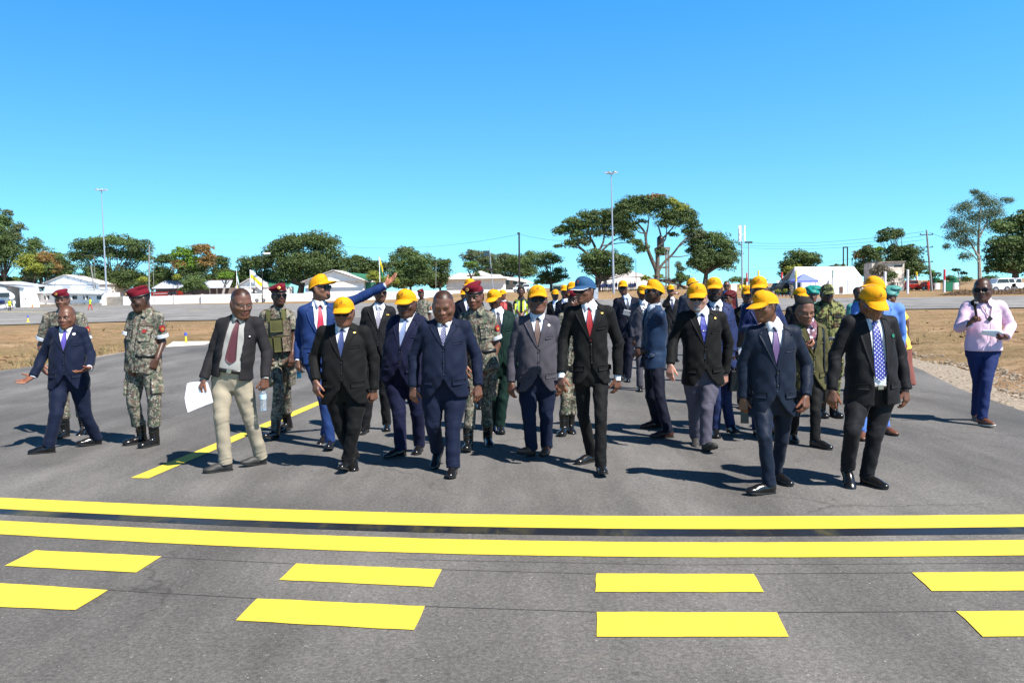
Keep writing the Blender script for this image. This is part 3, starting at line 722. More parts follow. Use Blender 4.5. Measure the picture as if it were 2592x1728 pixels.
def make_cap(par, hf, mat, pitch=0, yaw=0, roll=0, brand='adm', low=False, vis=1.0):
    global _emb
    pitch = pitch-5
    n, m = 37, 10
    ph, s = np.meshgrid(np.linspace(-math.pi, math.pi, n), np.linspace(-.06, 1, m), indexing='ij'); s2 = np.maximum(s, 0)
    V = cap_surf(ph, s2); V[..., 2] += np.minimum(s, 0)*.12
    V += (np.sin(ph*3+1)*np.sin(s*7)*.0018)[..., None]*np.array([np.sin(1.), 0, .5])
    V2 = V*np.array([.97, .97, .97]); F = grid_faces(n, m)
    inner = grid_faces(n, m, n*m)[:, ::-1]; I = np.arange(n*m).reshape(n, m); rim = np.stack([I[:-1, 0], I[1:, 0], I[1:, 0]+n*m, I[:-1, 0]+n*m], 1)[:, ::-1]
    VV = np.concatenate([V.reshape(-1, 3), V2.reshape(-1, 3)])
    cap = link('cap', mesh_np('cap', hf(cap_rot(VV, pitch, yaw, roll)), np.concatenate([F[:, ::-1], inner[:, ::-1], rim])), mat, par)
    # visor
    a, t = np.meshgrid(np.linspace(-1, 1, 17), np.linspace(0, 1, 8), indexing='ij'); x = a*.079
    cph = np.sqrt(np.maximum(1-(x/(RX+.001))**2, 0)); yi = -.014+(RY+.0015)*cph; ext = .090*vis*(np.maximum(1-np.abs(a)**2.8, 0))**.55
    xx = x*(1+.02*t); y = yi+ext*t; z = .0295+.014*cph-2.4*x**2*t-(.46*ext*t-.9*ext**2*t*t)
    top = np.stack([xx, y, z], -1).reshape(-1, 3); bot = top-np.array([0, 0, .0035]); N = len(top); n1, m1 = a.shape
    F = grid_faces(n1, m1); I = np.arange(N).reshape(n1, m1); rr = np.array(list(I[0, :])+list(I[1:, -1])+list(I[-1, ::-1][1:])+list(I[::-1, 0][1:]))
    Fv = np.concatenate([F, F[:, ::-1]+N, np.stack([rr[1:], rr[:-1], rr[:-1]+N, rr[1:]+N], 1)])
    vz = link('visor', mesh_np('visor', hf(cap_rot(np.concatenate([top, bot]), pitch, yaw, roll)), Fv), mat, cap)
    mb = MB(); mb.lathe((0, .002, .1275), [(.007, 0), (.006, .003), (.002, .0045)], 8); b = np.array(mb.v)
    me = bpy.data.meshes.new('button'); me.from_pydata([tuple(p) for p in hf(cap_rot(b, pitch, yaw, roll))], [], mb.f); link('button', me, mat, cap)
    if brand == 'anc':
        e = stroke([(-.079+.158*i/16, 0) for i in range(17)], .003)[0]; i = np.linspace(-1, 1, 17); x = i*.079*1.03
        cph = np.sqrt(np.maximum(1-(i*.079/(RX+.001))**2, 0)); yi = -.014+(RY+.0015)*cph; ex = .090*(np.maximum(1-np.abs(i)**2.8, 0))**.55; x = i*.079*1.02
        o_ = np.stack([x, yi+ex*.93, .0295+.014*cph-2.4*(i*.079)**2*.93-(.46*ex*.93-.9*ex**2*.865)+.0012], 1); o2 = np.stack([x, yi+ex*1.012+.001, .0295+.014*cph-2.4*(i*.079)**2-(.46*ex-.9*ex**2)-.0012], 1)
        VV = np.concatenate([o_, o2]); FF = np.stack([np.arange(16), np.arange(1, 17), np.arange(18, 34), np.arange(17, 33)], 1)
        link('visor_piping', mesh_np('visor_piping', hf(cap_rot(VV, pitch, yaw, roll)), FF), M_WHITEP, vz)
    if low: return cap
    def onto(V2d, F, mat, name, par_):
        a_ = V2d[:, 0]/.098; hh = V2d[:, 1]; sN = np.clip((hh+.002)/.105, 0, 1); sN = np.arcsin(np.clip(sN**(1/.92), 0, 1))/(math.pi/2)
        P = cap_surf(a_, sN, .0014); link(name, mesh_np(name, hf(cap_rot(P, pitch, yaw, roll)), F, smooth=False), mat, par_)
    if brand == 'adm':
        if _emb is None: _emb = emblem_flat()
        onto(_emb[0]*1.25+np.array([0, .022]), _emb[1], M_INK, 'emblem', cap)
    elif brand == 'anc':
        th = np.linspace(0, 2*math.pi, 13)
        V, F = stroke([(.009*math.cos(t), .048+.010*math.sin(t)) for t in th], .006); onto(V, F, M_REDE, 'emblem', cap)
        V, F = stroke([(-.004, .043), (0, .054), (.004, .043)], .002); onto(V, F, M_GOLD, 'emblem', cap)
        V, F = text_arr('TNC'); onto(V*.013+np.array([0, .022]), F, M_WHITEP, 'emblem', cap)
    return cap
M_REDE = plain('orange_red_embroidery', (.60, .07, .02), .8)
def head_vol(hf, S, h, prims, pad=.16):
    C = hf.C; v = Vol(C-pad*S, C+pad*S, h); apply_prims(v, prims); return v
def hq(hf, q):
    A = hf.A; return [lin(q, hf.C, A[i])/hf.S for i in range(3)]
def make_beret(par, hf, h, dark=False):
    v = Vol(hf.C-.17, hf.C+.17, h)
    A = hf.A; g = lambda p: hf.C+A.T @ (np.array(p)*hf.S)
    r = R(20); T = np.array([math.cos(r)*A[0]+math.sin(r)*A[2], A[1], -math.sin(r)*A[0]+math.cos(r)*A[2]])
    v.add(f_ell(g((0, -.014, .060)), np.array((.086, .108, .05))*hf.S, A), .01); v.add(f_ell(g((-.022, -.016, .100)), np.array((.101, .112, .030))*hf.S, T), .03)
    v.add(f_ell(g((0, .05, .098)), np.array((.06, .05, .034))*hf.S, A), .03)
    def cutf(q): x, y, z = hq(hf, q); return (z-(.040+.06*y))
    v.cut(cutf, hf.C-.2, hf.C+.2, .006)
    b = vol_mesh('beret', v, hf.base, M_BERET if not dark else M_CAPK, par)
    ph = np.linspace(-math.pi, math.pi, 33); VV = []
    for r_, z_ in ((.0, .0), (.0035, .0), (.0035, .014), (.0, .014)):
        VV.append(np.stack([(.0875+r_)*np.sin(ph), -.014+(.110+r_)*np.cos(ph), .036+.06*(.11*np.cos(ph))+z_], 1))
    F = np.concatenate([grid_faces(4, 33)]); link('band', mesh_np('band', hf(np.concatenate(VV)), F), M_BELT, b)
    if not dark:
        mb = MB(); mb.lathe((0, 0, 0), [(.017, 0), (.017, .004), (.001, .006)], 12, 0); mb.lathe((0, 0, 0), [(.010, .004), (.010, .0075), (.001, .008)], 10, 1)
        c = np.array([-.034, .108, .088]); n = np.array([-.25, .9, .35]); n /= np.linalg.norm(n); u = np.cross((0, 0, 1), n); u /= np.linalg.norm(u); k = np.cross(n, u)
        P = np.array(mb.v); mb.v = [tuple(x) for x in hf(c+P[:, :1]*u+P[:, 1:2]*k+P[:, 2:]*n)]; mb.build('badge', [M_GOLD, M_RED], b)
    return b
def make_shell(name, par, hf, prims, h, region, th, mat):
    """a layer th thick grown on the head where region(x,y,z) < 0 (head coords)"""
    v = head_vol(hf, hf.S, h, prims, .15)
    def g(D, q):
        x, y, z = hq(hf, q)
        return np.maximum(np.maximum(D-th, -(D+.006)), region(x, y, z)*.8)
    v.all(g); return vol_mesh(name, v, hf.base, mat, par)
def reg_hair(x, y, z): return np.maximum(.012+.55*y-z, np.maximum(-.06-.2*y-z, -1)) if False else np.minimum(np.maximum(.056+.60*np.maximum(y, -.03)-z, y-.078), np.maximum(np.maximum(-.055-z, y+.012), 0*x-1))
def reg_stache(x, y, z): return np.sqrt((x/.030)**2+((z+.044)/.0085)**2)*.01-.01+np.maximum(.05-y, 0)
def reg_beard(x, y, z): return np.maximum(np.maximum(z+.050+.25*np.abs(x), .0-y), .0125-np.sqrt((x*.75)**2+(z+.062)**2))
def reg_goatee(x, y, z): return np.maximum(np.sqrt((x/.030)**2+((z+.078)/.034)**2)*.03-.03, np.maximum(.0135-np.sqrt((x*.5)**2+((z+.061))**2), .02-y))
def reg_fullhair(x, y, z): return np.minimum(np.maximum(.03+.75*np.maximum(y, -.03)-z, y-.080), np.maximum(-.06-z, y+.010))
def make_glasses(par, hf, shade=True, wide=1.0):
    mb = MB(); mt = 0
    for s in (-1, 1):
        for rx, rz, m in (((.029*wide, .0205, 0),) if shade else ()):
            th = np.linspace(0, 2*math.pi, 15)[:-1]; P = []
            for q_ in (0, 1):
                P.append([(s*.033+rx*math.copysign(abs(math.cos(t))**.75, math.cos(t)), .101-.9*(abs(s*.033+rx*math.cos(t))**2.0)*1.6-q_*.004, .001+rz*math.copysign(abs(math.sin(t))**.8, math.sin(t))) for t in th])
            n = len(th); mb.add(P[0]+P[1], [tuple(range(n)), tuple(range(n, 2*n))[::-1]]+[(i, (i+1) % n, (i+1) % n+n, i+n) for i in range(n)], 0)
        if not shade:
            th = np.linspace(0, 2*math.pi, 15); mb.tube([(s*.031+.024*math.cos(t), .102-1.4*(s*.031+.024*math.cos(t))**2, .0-.002+.017*math.sin(t)) for t in th], .0013, 5, 0, False)
        mb.tube([(s*.060, .094, .007), (s*.076, .05, .008), (s*.0815, -.012, .004)], .0026 if shade else .0014, 5, 0)
    mb.tube([(-.01, .105, .004), (.0, .108, .006), (.01, .105, .004)], .003 if shade else .0015, 5, 0)
    mb.v = [tuple(p) for p in hf(np.array(mb.v))]
    return mb.build('sunglasses' if shade else 'spectacles', [M_LENS if shade else M_WIRE], par, smooth=True)
def make_eyes(par, hf):
    for s in (-1, 1):
        n, m = 13, 9; ph, th = np.meshgrid(np.linspace(-math.pi, math.pi, n), np.linspace(0, math.pi, m), indexing='ij')
        V = np.stack([np.sin(th)*np.cos(ph), np.cos(th), np.sin(th)*np.sin(ph)], -1).reshape(-1, 3)
        F = grid_faces(n, m); mi = (np.cos(th)[:-1, :-1].reshape(-1) > .85).astype(int)
        V = V*np.array([.0120, .0110, .0046])+np.array([s*.0305, .0745, .0005])
        link('eye', mesh_np('eye', hf(V), F, mi=mi), [M_EYEW, M_EYED], par)
    # brows
    mb = MB()
    for s in (-1, 1): mb.tube([(s*.014, .090, .016), (s*.030, .088, .021), (s*.047, .076, .017)], [.0028, .0036, .0016], 6, 0)
    mb.v = [tuple(p) for p in hf(np.array(mb.v))]; mb.build('eyebrow', M_HAIR, par, smooth=True)

_shoe = {}
def shoe_mesh(kind):
    """returns (upper mesh, sole mesh) toe along +y, heel contact at the origin"""
    if kind in _shoe: return _shoe[kind]
    v = Vol((-.07, -.10, -.01), (.07, .24, .32 if kind == 'boot' else .15), .0065)
    v.add(f_ell((0, -.022, .045), (.036, .044, .052)), .02); v.add(f_ell((0, .055, .045), (.042, .095, .042)), .025); v.add(f_ell((.002, .145, .030), (.046, .070, .028)), .025)
    if kind == 'boot': v.add(f_rcone((0, -.01, .06), (0, .0, .25), .052, .060, [(.0035, .035, .5, .5, 0)]), .02); v.add(f_ell((0, .15, .034), (.048, .066, .036)), .02)
    else: v.add(f_rcone((0, -.012, .055), (0, -.008, .095), .041, .040), .015)
    v.cut(lambda q: q.z-.012+0*q.x+0*q.y, (-1, -1, -1), (1, 1, 1), .004); v.cut(lambda q: (.27 if kind == 'boot' else .105)-q.z+0*q.x+0*q.y, (-1, -1, -1), (1, 1, 1), .004)
    V, F = nets(v.D, v.lo, v.h); up = mesh_np('shoe', V, F)
    ys = np.linspace(-.068, .212, 22); out = []
    wd = np.interp(ys, [-.068, -.06, -.04, .0, .05, .10, .15, .185, .205, .212], [.008, .024, .035, .037, .036, .044, .048, .040, .022, .006])*(1.06 if kind == 'boot' else 1)
    mb = MB(); P = [(w_, y) for w_, y in zip(wd, ys)]+[(-w_, y) for w_, y in zip(wd[::-1], ys[::-1])]
    n = len(P); zt = .016 if kind != 'boot' else .026
    lo = [(x, y, .0 if y < .0 else (.006 if y < .06 else .0+max(0, (y-.15))*.18)) for x, y in P]; hi = [(x*1.02, y, zt+max(0, (y-.15))*.10) for x, y in P]
    mb.add(lo+hi, [tuple(range(n))[::-1], tuple(range(n, 2*n))]+[(i, (i+1) % n, (i+1) % n+n, i+n) for i in range(n)])
    o = mb.build('sole', M_SOLE['k']); so_ = o.data; so_.materials.clear(); bpy.data.objects.remove(o)
    # laces / vamp seam
    ml = MB()
    for i in range(4 if kind != 'boot' else 9):
        if kind == 'boot': y, z = .075-.012*i*(i < 5)-.05*(i >= 5)*0-(.06 if i >= 5 else 0), .085+.021*i
        else: y, z = .095-.018*i, .066+.011*i
        if kind == 'boot': y = .058+.0-.0*i if i > 3 else .10-.012*i; z = (.075+.012*i) if i <= 3 else .11+.026*(i-3)
        ml.tube([(-.018, y, z), (0, y+.004, z+.006), (.018, y, z)], .0026, 5)
    o = ml.build('laces', M_BELT, smooth=True); la = o.data; bpy.data.objects.remove(o)
    _shoe[kind] = (up, so_, la); return _shoe[kind]
def place_shoe(par, kind, key, sole, pos, yaw, pitch, base, S=1.):
    """yaw 0 = toe to the camera (-y); pitch + = toe down about the heel"""
    up, so_, la = shoe_mesh(kind)
    ru = up.copy(); ru.materials.append(M_SHOE[key]); rs = so_.copy(); rs.materials.append(M_SOLE[sole])
    d = (math.sin(R(yaw)), -math.cos(R(yaw)))
    rz = math.atan2(-d[0], d[1])
    Mx = Matrix.Translation(Vector(pos-base)) @ Matrix.Rotation(rz, 4, 'Z') @ Matrix.Rotation(-R(pitch), 4, 'X') @ Matrix.Scale(S, 4)
    o = link('boot' if kind == 'boot' else 'shoe', ru, None, par); o.matrix_local = Mx
    s = link('sole', rs, None, o); l = link('laces', la, None, o)
    return o, np.array(Mx.to_3x3())
# ------------------------------------------------------------------ people
FR = {'A': (0, 680, 2.904), 'B': (460, 660, 2.613), 'C': (900, 680, 2.7037), 'D': (1260, 680, 2.7036), 'E': (1780, 680, 2.570), 'F': (2240, 680, 3.648), 'G': (1500, 660, 3.92), 'H': (600, 560, 3.36), 'S': (0, 0, 1)}
def skin_tint(hf, hands):
    """lips and palms"""
    def g(V):
        c = np.ones((len(V), 3)); L = (V-hf.C) @ hf.A.T/hf.S
        m = np.exp(-((L[:, 0]/.026)**4+((L[:, 2]+.062)/.0125)**4))*(L[:, 1] > .07)
        c = c*(1-m[:, None])+np.array([1.25, .85, .9])*m[:, None]
        # shaved scalp is a little darker
        s = np.clip((L[:, 2]-.050-.5*np.maximum(L[:, 1]-.01*np.cos(L[:, 0]*70), -.03))/.012, 0, 1)*(np.abs(L[:, 2]) < .2)*(np.abs(L[:, 0]) < .2)*hf.scalp
        s = np.maximum(s, np.clip((-L[:, 1]-.0)/.02, 0, 1)*np.clip((L[:, 2]+.05)/.02, 0, 1)*(np.abs(L[:, 2]) < .2)*(np.abs(L[:, 0]) < .15)*(L[:, 1] > -.2)*hf.scalp)
        c = c*(1-s[:, None]*.72)
        for (p, n) in hands:
            d = V-p; r = np.linalg.norm(d, axis=1); k = (r < .13)*np.clip((d@n)/.012+.3, 0, 1)
            c = c*(1-k[:, None])+np.array([1.9, 1.7, 1.6])*k[:, None]
        return c
    return g
PEOPLE = {}
def person(sp):
    fx, fy, fk = FR[sp['k']]
    px = lambda x, y: (fx+x/fk, fy+y/fk)
    A3 = lambda x, y, Y: at(*px(x, y), Y)
    ty = R(sp.get('ty', 0)); ux = np.array([math.cos(ty), math.sin(ty), 0.]); fr = np.array([math.sin(ty), -math.cos(ty), 0.])
    # feet
    ft = sp.get('ft'); feet = []
    if ft:
        for f in ft:
            f = tuple(f)+(0, 0, 0)[len(f)-2:] if len(f) < 5 else f
            g = gnd(*px(f[0], f[1]), f[2]); feet.append((g, f[3], f[4]))
        Yt = sp.get('Y') or (feet[0][0][1]+feet[1][0][1])/2+sp.get('dy', 0)
    else: Yt = sp['Y']
    hx, hc, hn = sp['head']
    crown = A3(hx, hc, Yt); chin = A3(hx, hn, Yt); Hh = (crown[2]-chin[2])
    S = float(np.clip(Hh/(.238*max(.80, math.cos(R(sp.get('pitch', 0)))+.12*abs(math.sin(R(sp.get('pitch', 0)))))), .86, 1.12))*sp.get('hs', 1.055)
    H = sp.get('H') or max(1.5, min(1.95, crown[2]+.03))
    if 'hip' in sp: hip = A3(*sp['hip'], Yt)+np.array([0, 0, .05])
    else: hip = np.array([A3(hx, hc, Yt)[0]+sp.get('hipdx', 0), Yt, H*.53])
    hw = sp.get('hw')
    if 'sh' in sp:
        shA = A3(*sp['sh'][0], Yt); shB = A3(*sp['sh'][1], Yt)
        w_ = abs((shB-shA)[0])/2/max(.25, abs(math.cos(ty))) if abs(math.cos(ty)) > .3 else .18
        w_ = hw or min(w_, .215); mid = (shA+shB)/2
        if abs(math.cos(ty)) > .3: shA = shA+np.array([0, -w_*math.sin(ty), 0]); shB = shB+np.array([0, w_*math.sin(ty), 0])
        else: shA = mid-ux*w_+np.array([0, 0, (shA-mid)[2]]); shB = mid+ux*w_+np.array([0, 0, (shB-mid)[2]])
    else:
        w_ = hw or .185*H/1.75; mid = np.array([hip[0]+sp.get('mdx', 0), Yt, H*.815]); shA = mid-ux*w_; shB = mid+ux*w_
    if not feet:
        o = R(0); st = sp.get('step', .10)
        ga = hip*np.array([1, 1, 0])-ux*.09+fr*st; gb = hip*np.array([1, 1, 0])+ux*.09-fr*st
        feet = [(ga, sp.get('ty', 0)-8, 0), (gb, sp.get('ty', 0)+8, 0)]
    base = np.array([hip[0], Yt, 0.])
    up = mid-hip; up = up/np.linalg.norm(up); Lt = float(np.linalg.norm(mid-hip))+.062
    shA = mid+(shA-mid)*.92-up*.028; shB = mid+(shB-mid)*.92-up*.028
    uu = (shB-shA); uu = uu-up*uu.dot(up); uu /= np.linalg.norm(uu); ff = np.cross(uu, up); A = (uu, up, ff); O = hip
    neck = hip+up*Lt
    # head frame
    ha = head_axes(sp.get('yaw', 0), sp.get('pitch', 0), sp.get('roll', 0))
    HC = A3(hx, (hc+hn)/2, Yt)+fr*0.0
    HC = at(*px(hx, (hc+hn)/2), Yt-.02-.05*math.sin(R(sp.get('pitch', 0))))
    hf = HF(HC, ha, S, base); hf.scalp = sp.get('scalp', 0)
    # arms
    def arm(i, s):
        sh = (shA, shB)[i]; e = sp.get('el', (None, None))[i]; w = sp.get('wr', (None, None))[i]
        k = H/1.75
        el = A3(e[0], e[1], Yt+e[2]) if e else sh+uu*s*.045*k-up*.275*k-ff*.03
        wr = A3(w[0], w[1], Yt+w[2]) if w else el+uu*s*.0-np.array([0, 0, .235*k])+ff*.07
        for a_, b_, lo_, hi_ in ((0, 0, 0, 0),):
            pass
        return sh, el, wr
    arms = [arm(0, -1), arm(1, 1)]
    ank = []
    for g, yw, pt in feet:
        d = np.array([math.sin(R(yw)), -math.cos(R(yw)), 0]); c, s_ = math.cos(R(pt)), math.sin(R(pt))
        ank.append(g+d*(.0*c+.085*s_*1)+np.array([0, 0, .085*c]))
    tw = sp.get('tw', .175); fat = sp.get('fat', 0.)
    ho = tw*.50; hj = [hip-uu*ho-up*.03, hip+uu*ho-up*.03]
    knees = []
    for i in (0, 1):
        kn = sp.get('kn', (None, None))[i]
        Yk = (hj[i][1]+ank[i][1])/2-.06
        if kn: knees.append(A3(kn[0], kn[1], Yk+(kn[2] if len(kn) > 2 else 0)))
        else: knees.append((hj[i]*.48+ank[i]*.52)+fr*.035)
    root = empty('person', tuple(base), sp['label'], 'person', sp.get('group'))
    PEOPLE[sp['n']] = dict(root=root)
    far = Yt > 11.5; vfar = Yt > 40; hB = .0068 if Yt < 9 else (.0085 if Yt < 13 else (.011 if Yt < 40 else .017)); hC = .010 if Yt < 9 else (.012 if Yt < 13 else (.015 if Yt < 40 else .022))
    kind = sp['fit']; lab = sp.get('parts', {})
    shp = sp.get('short', kind == 'camo')
    # ---------------------------------------------------------------- the body, one surface
    hp = head_fns(HC, ha, S, sp.get('hfat', min(.14, fat*1.6)))
    nk = HC+ha[2]*(-.062)*S-ha[1]*.018*S
    allp = [HC, neck, hip, shA, shB]+knees+ank+[a[1] for a in arms]+[a[2] for a in arms]
    lo = np.min(allp, 0)-.24; hi = np.max(allp, 0)+.24; lo[2] = -.01
    v = Vol(lo, hi, hB)
    bw = min(tw, .21)
    v.add(f_loft(O, A, [(-.10, bw-.03, .09+fat*.3, 0), (.0, bw-.025, .10+fat*.4, 0), (.12, bw-.03, .09+fat*.6, fat*.25), (.28, bw-.03, .09+fat*.5, fat*.15), (Lt-.12, w_-.03, .08, 0), (Lt-.04, w_*.48, .045, 0), (Lt+.02, .045, .04, 0)], 2.2), .02)
    nr = (.057+fat*.10)*S
    v.add(f_rcone(neck-up*.05, nk, nr*.98, nr), .015)
    hands = []; grips = []
    for i, (sh, el, wr) in enumerate(arms):
        s = (1, -1)[i]
        v.add(f_rcone(sh-uu*(-1, 1)[i]*.02, el, .048, .037), .02); v.add(f_rcone(el, wr, .040 if shp else .034, .026), .012)
        hd = sp.get('hd', (None, None))[i]; hd = np.array(hd, float) if hd is not None else (wr-el)/np.linalg.norm(wr-el)*.7+np.array([0, 0, -.5])
        hn_ = sp.get('hn', (None, None))[i]; hn_ = np.array(hn_, float) if hn_ is not None else np.array([.55*s, .8, 0])
        cu = sp.get('curl', ((30, 35, 25), (30, 35, 25)))[i]; 
        P, g = hand_prims(wr, hd, hn_, s, curl=cu, spread=sp.get('spread', (5, 5))[i], S=1.03, thumb=sp.get('thumb', ((30, 15), (30, 15)))[i])
        hv = [(1, F, k) for F, k in P]; 
        # hands are assembled apart, then joined at the wrist so fingers stay separate
        for F, k in P: v.add(F, k)
        nn = hn_-hd*hn_.dot(hd)/hd.dot(hd); nn /= np.linalg.norm(nn); hands.append((wr+hd/np.linalg.norm(hd)*.09, nn)); grips.append((g, hd/np.linalg.norm(hd), nn, wr))
    for i in (0, 1):
        v.add(f_rcone(hj[i], knees[i], .070, .045), .02); v.add(f_rcone(knees[i], ank[i]+np.array([0, 0, .01]), .046, .030), .012)
        g, yw, pt = feet[i]; d = np.array([math.sin(R(yw))*math.cos(R(pt)), -math.cos(R(yw))*math.cos(R(pt)), -math.sin(R(pt))])
        n_ = np.array([math.sin(R(yw))*math.sin(R(pt)), -math.cos(R(yw))*math.sin(R(pt)), math.cos(R(pt))])
        v.add(f_rcone(ank[i]-n_*.03, g+d*.14+n_*.03, .028, .016), .01)
    apply_prims(v, hp)
    body = vol_mesh('body', v, base, SKIN[sp.get('skin', 'd')], root, col=skin_tint(hf, hands))
    del v
    # ---------------------------------------------------------------- upper garment
    jm = sp.get('jm'); tm = sp.get('tm', jm)
    jl = sp.get('jl', .115); vb = sp.get('vb', .45)*Lt
    dd = .0 if kind in ('suit', 'bomber', 'blazer') else -.014
    prof = [(-jl, tw+.024+dd, .128+fat*.75+dd, .012), (0, tw+.014+dd, .126+fat*.95+dd, fat*.2), (.12, tw+dd, .120+fat*1.1+dd, fat*.35), (.25, tw+dd, .120+fat*.95+dd, fat*.25),
            (Lt-.17, min(tw+.004, w_+.002)+dd, .122+fat*.5+dd, .0), (Lt-.10, w_-.020, .106+fat*.2+dd, -.004), (Lt-.045, w_*.74, .080, -.006), (Lt-.005, .074, .066, -.006), (Lt+.02, .062, .058, -.004)]
    Ft = f_loft(O, A, prof, 2.5)
    pad = .060+dd*.5
    traps = [f_rcone(neck-uu*.03-up*.045, shA+up*.0, .052, pad), f_rcone(neck+uu*.03-up*.045, shB+up*.0, .052, pad)]
    def tf(q, g=0.):
        d = Ft[0](q)
        for t in traps: d = smin(d, t[0](q), .03)
        return d-g
    av = arms[0][1:]+arms[1][1:]
    lo = np.min([Ft[1], *[a-.11 for a in av]], 0); hi = np.max([Ft[2], *[a+.11 for a in av]], 0)
    J = Vol(lo, hi, hC); J.add(Ft, .02)
    for t in traps: J.add(t, .03)
    ra, rb, rc = (.063, .056, .046) if kind in ('suit', 'bomber', 'blazer') else (.064, .058, .052)
    if kind == 'shirt': ra, rb, rc = .066, .060, .046
    sc_ = sp.get('arm', 1.)*(1+fat*.6); ra, rb, rc = ra*sc_, rb*sc_, rc*sc_
    wa = sp.get('wr_amp', .0040)
    ends = []
    for i, (sh, el, wr) in enumerate(arms):
        m1 = sh*.6+el*.4; r1 = ra*.6+rb*.4
        if shp:
            e = sh+(el-sh)*.80; J.add(f_rcone(sh, e, ra, .069, [(.004, .05, .7, .4, i)]), .022); ends.append((e, (el-sh)/np.linalg.norm(el-sh), .074)); continue
        J.add(f_rcone(sh, m1, ra, r1), .028); J.add(f_rcone(m1, el, r1, rb, [(wa, .05, 1., .45, i*2.)]), .010)
        dw = (wr-el)/np.linalg.norm(wr-el); J.add(f_rcone(el, wr+dw*.02, rb, rc, [(wa, .048, 0., .38, i+.5), (wa*.7, .034, .9, .25, i+2)]), .010)
        ends.append((wr-dw*sp.get('cuff', .0), dw, rc+.03))
    for e, dw, rad in ends:
        J.cut(lambda q, e=e, dw=dw, rad=rad: np.maximum(-lin(q, e, dw), np.sqrt((q.x-e[0])**2+(q.y-e[1])**2+(q.z-e[2])**2)-rad-.03), e-rad-.06, e+rad+.06, .003)
    op = sp.get('open')
    if op is None and kind in ('suit', 'blazer'): op = [(vb/Lt, .0), (.90, .068), (.97, .074), (1.1, .084)]
    wb = .020
    if op:
        ov = np.array([o[0]*Lt for o in op]); ow = np.array([o[1] for o in op])
        def vcut(q):
            u = lin(q, O, A[0]); vv = lin(q, O, A[1]); w = lin(q, O, A[2])
            return np.maximum(np.maximum(np.abs(u-sp.get('ou', 0.)*(1-vv/Lt))-np.interp(vv, ov, ow), ov[0]-.0-vv), .02-w)
        J.cut(vcut, Ft[1]-.1, Ft[2]+.1, .003)
    if kind in ('suit', 'blazer') and not sp.get('open'):
        cw = sp.get('cutaway', .07)
        def bcut(q):
            u = lin(q, O, A[0]); vv = lin(q, O, A[1]); w = lin(q, O, A[2])
            return np.maximum(np.abs(u)-np.maximum(.30*vb-vv, 0)**1.6*cw/.045, .03-w)
        J.cut(bcut, Ft[1]-.1, Ft[2]+.1, .003)
    if sp.get('vneck'):
        pass
    ph = rng.uniform(0, 6)
    fa = sp.get('fold', .0042 if kind != 'camo' else .005)
    def folds(D, q):
        u = lin(q, O, A[0]); vv = lin(q, O, A[1]); w = lin(q, O, A[2])
        n = np.sin(u*24+ph+2.2*np.sin(vv*8+ph)+w*14)*np.sin(vv*13+1.7*np.sin(u*11+ph))+.6*np.sin((u*1.2+vv)*34+ph*2+2*np.sin(u*15))*np.exp(-((vv-.10)/.16)**2)
        n2 = np.sin((u*.9-vv*1.1)*46+1.5*np.sin(vv*19+ph))*.35
        return D+fa*(n+n2)*(np.abs(D) < .04)
    J.all(folds)
    jn = {'suit': 'jacket', 'blazer': 'jacket', 'bomber': 'jacket', 'camo': 'uniform_shirt', 'shirt': 'shirt'}[kind]
    jk = vol_mesh(jn, J, base, jm, root, label=lab.get(jn)); del J
    # ---------------------------------------------------------------- shirt, collar, tie
    if kind in ('suit', 'bomber', 'blazer'):
        prs = [(a, b-.016, c-.017, d) for a, b, c, d in prof]; prs[-1] = (Lt+.005, .063, .060, -.004)
        Fs = f_loft(O, A, prs, 2.5, lo=sp.get('shlo', .09)); tr = [f_rcone(neck-uu*.03-up*.045, shA-up*.01, .038, .045), f_rcone(neck+uu*.03-up*.045, shB-up*.01, .038, .045)]
        def sf(q):
            d = Fs[0](q)
            for t in tr: d = smin(d, t[0](q), .03)
            return d
        Sv = Vol(Fs[1], Fs[2], hC*1.1); Sv.add(Fs, .01)
        for t in tr: Sv.add(t, .03)
        Sv.add(f_rcone(neck-up*.07, neck*.86+nk*.14-up*.014, .070, nr+.004), .02)
        Sv.all(lambda D, q: D+.002*np.sin(lin(q, O, A[0])*40+3*np.sin(lin(q, O, A[1])*16))*(np.abs(D) < .03))
        sm_ = M_SHIRT[sp.get('shirt', 'white')]
        so_ = vol_mesh('shirt', Sv, base, sm_, root)
        nth = 41; th = np.linspace(-math.pi, math.pi, nth)
        fo = .030 if sp.get('tie') else .055
        rn = nr+.007; cn = neck*.66+nk*.34-up*.024
        spike = np.exp(-((np.abs(th)-.40)/.20)**2); gap = np.exp(-(th/.17)**2)
        rows = []
        for t_, (dr, dz) in enumerate(((-.003, .018), (.001, .027), (.006, .024), (.012, .004), (.018, -.016), (.014, -.018))):
            fr_ = np.exp(-(th/.85)**4); dr = dr*fr_-(.006 if t_ > 2 else 0)*(1-fr_)
            r_ = rn+dr*.7+(.006*spike if t_ >= 4 else (.003*spike if t_ == 3 else 0)); z_ = dz-(.040*spike if t_ >= 4 else (.014*spike if t_ == 3 else 0))-.018*np.cos(th)-(.010*gap if t_ < 3 else -.004*gap)
            rows.append(cn+np.outer(r_*np.sin(th), uu)+np.outer(r_*1.05*np.cos(th), ff)+np.outer(z_, up))
        Vc = np.concatenate(rows); link('collar', mesh_np('collar', Vc-base, grid_faces(6, nth)), sm_, so_)
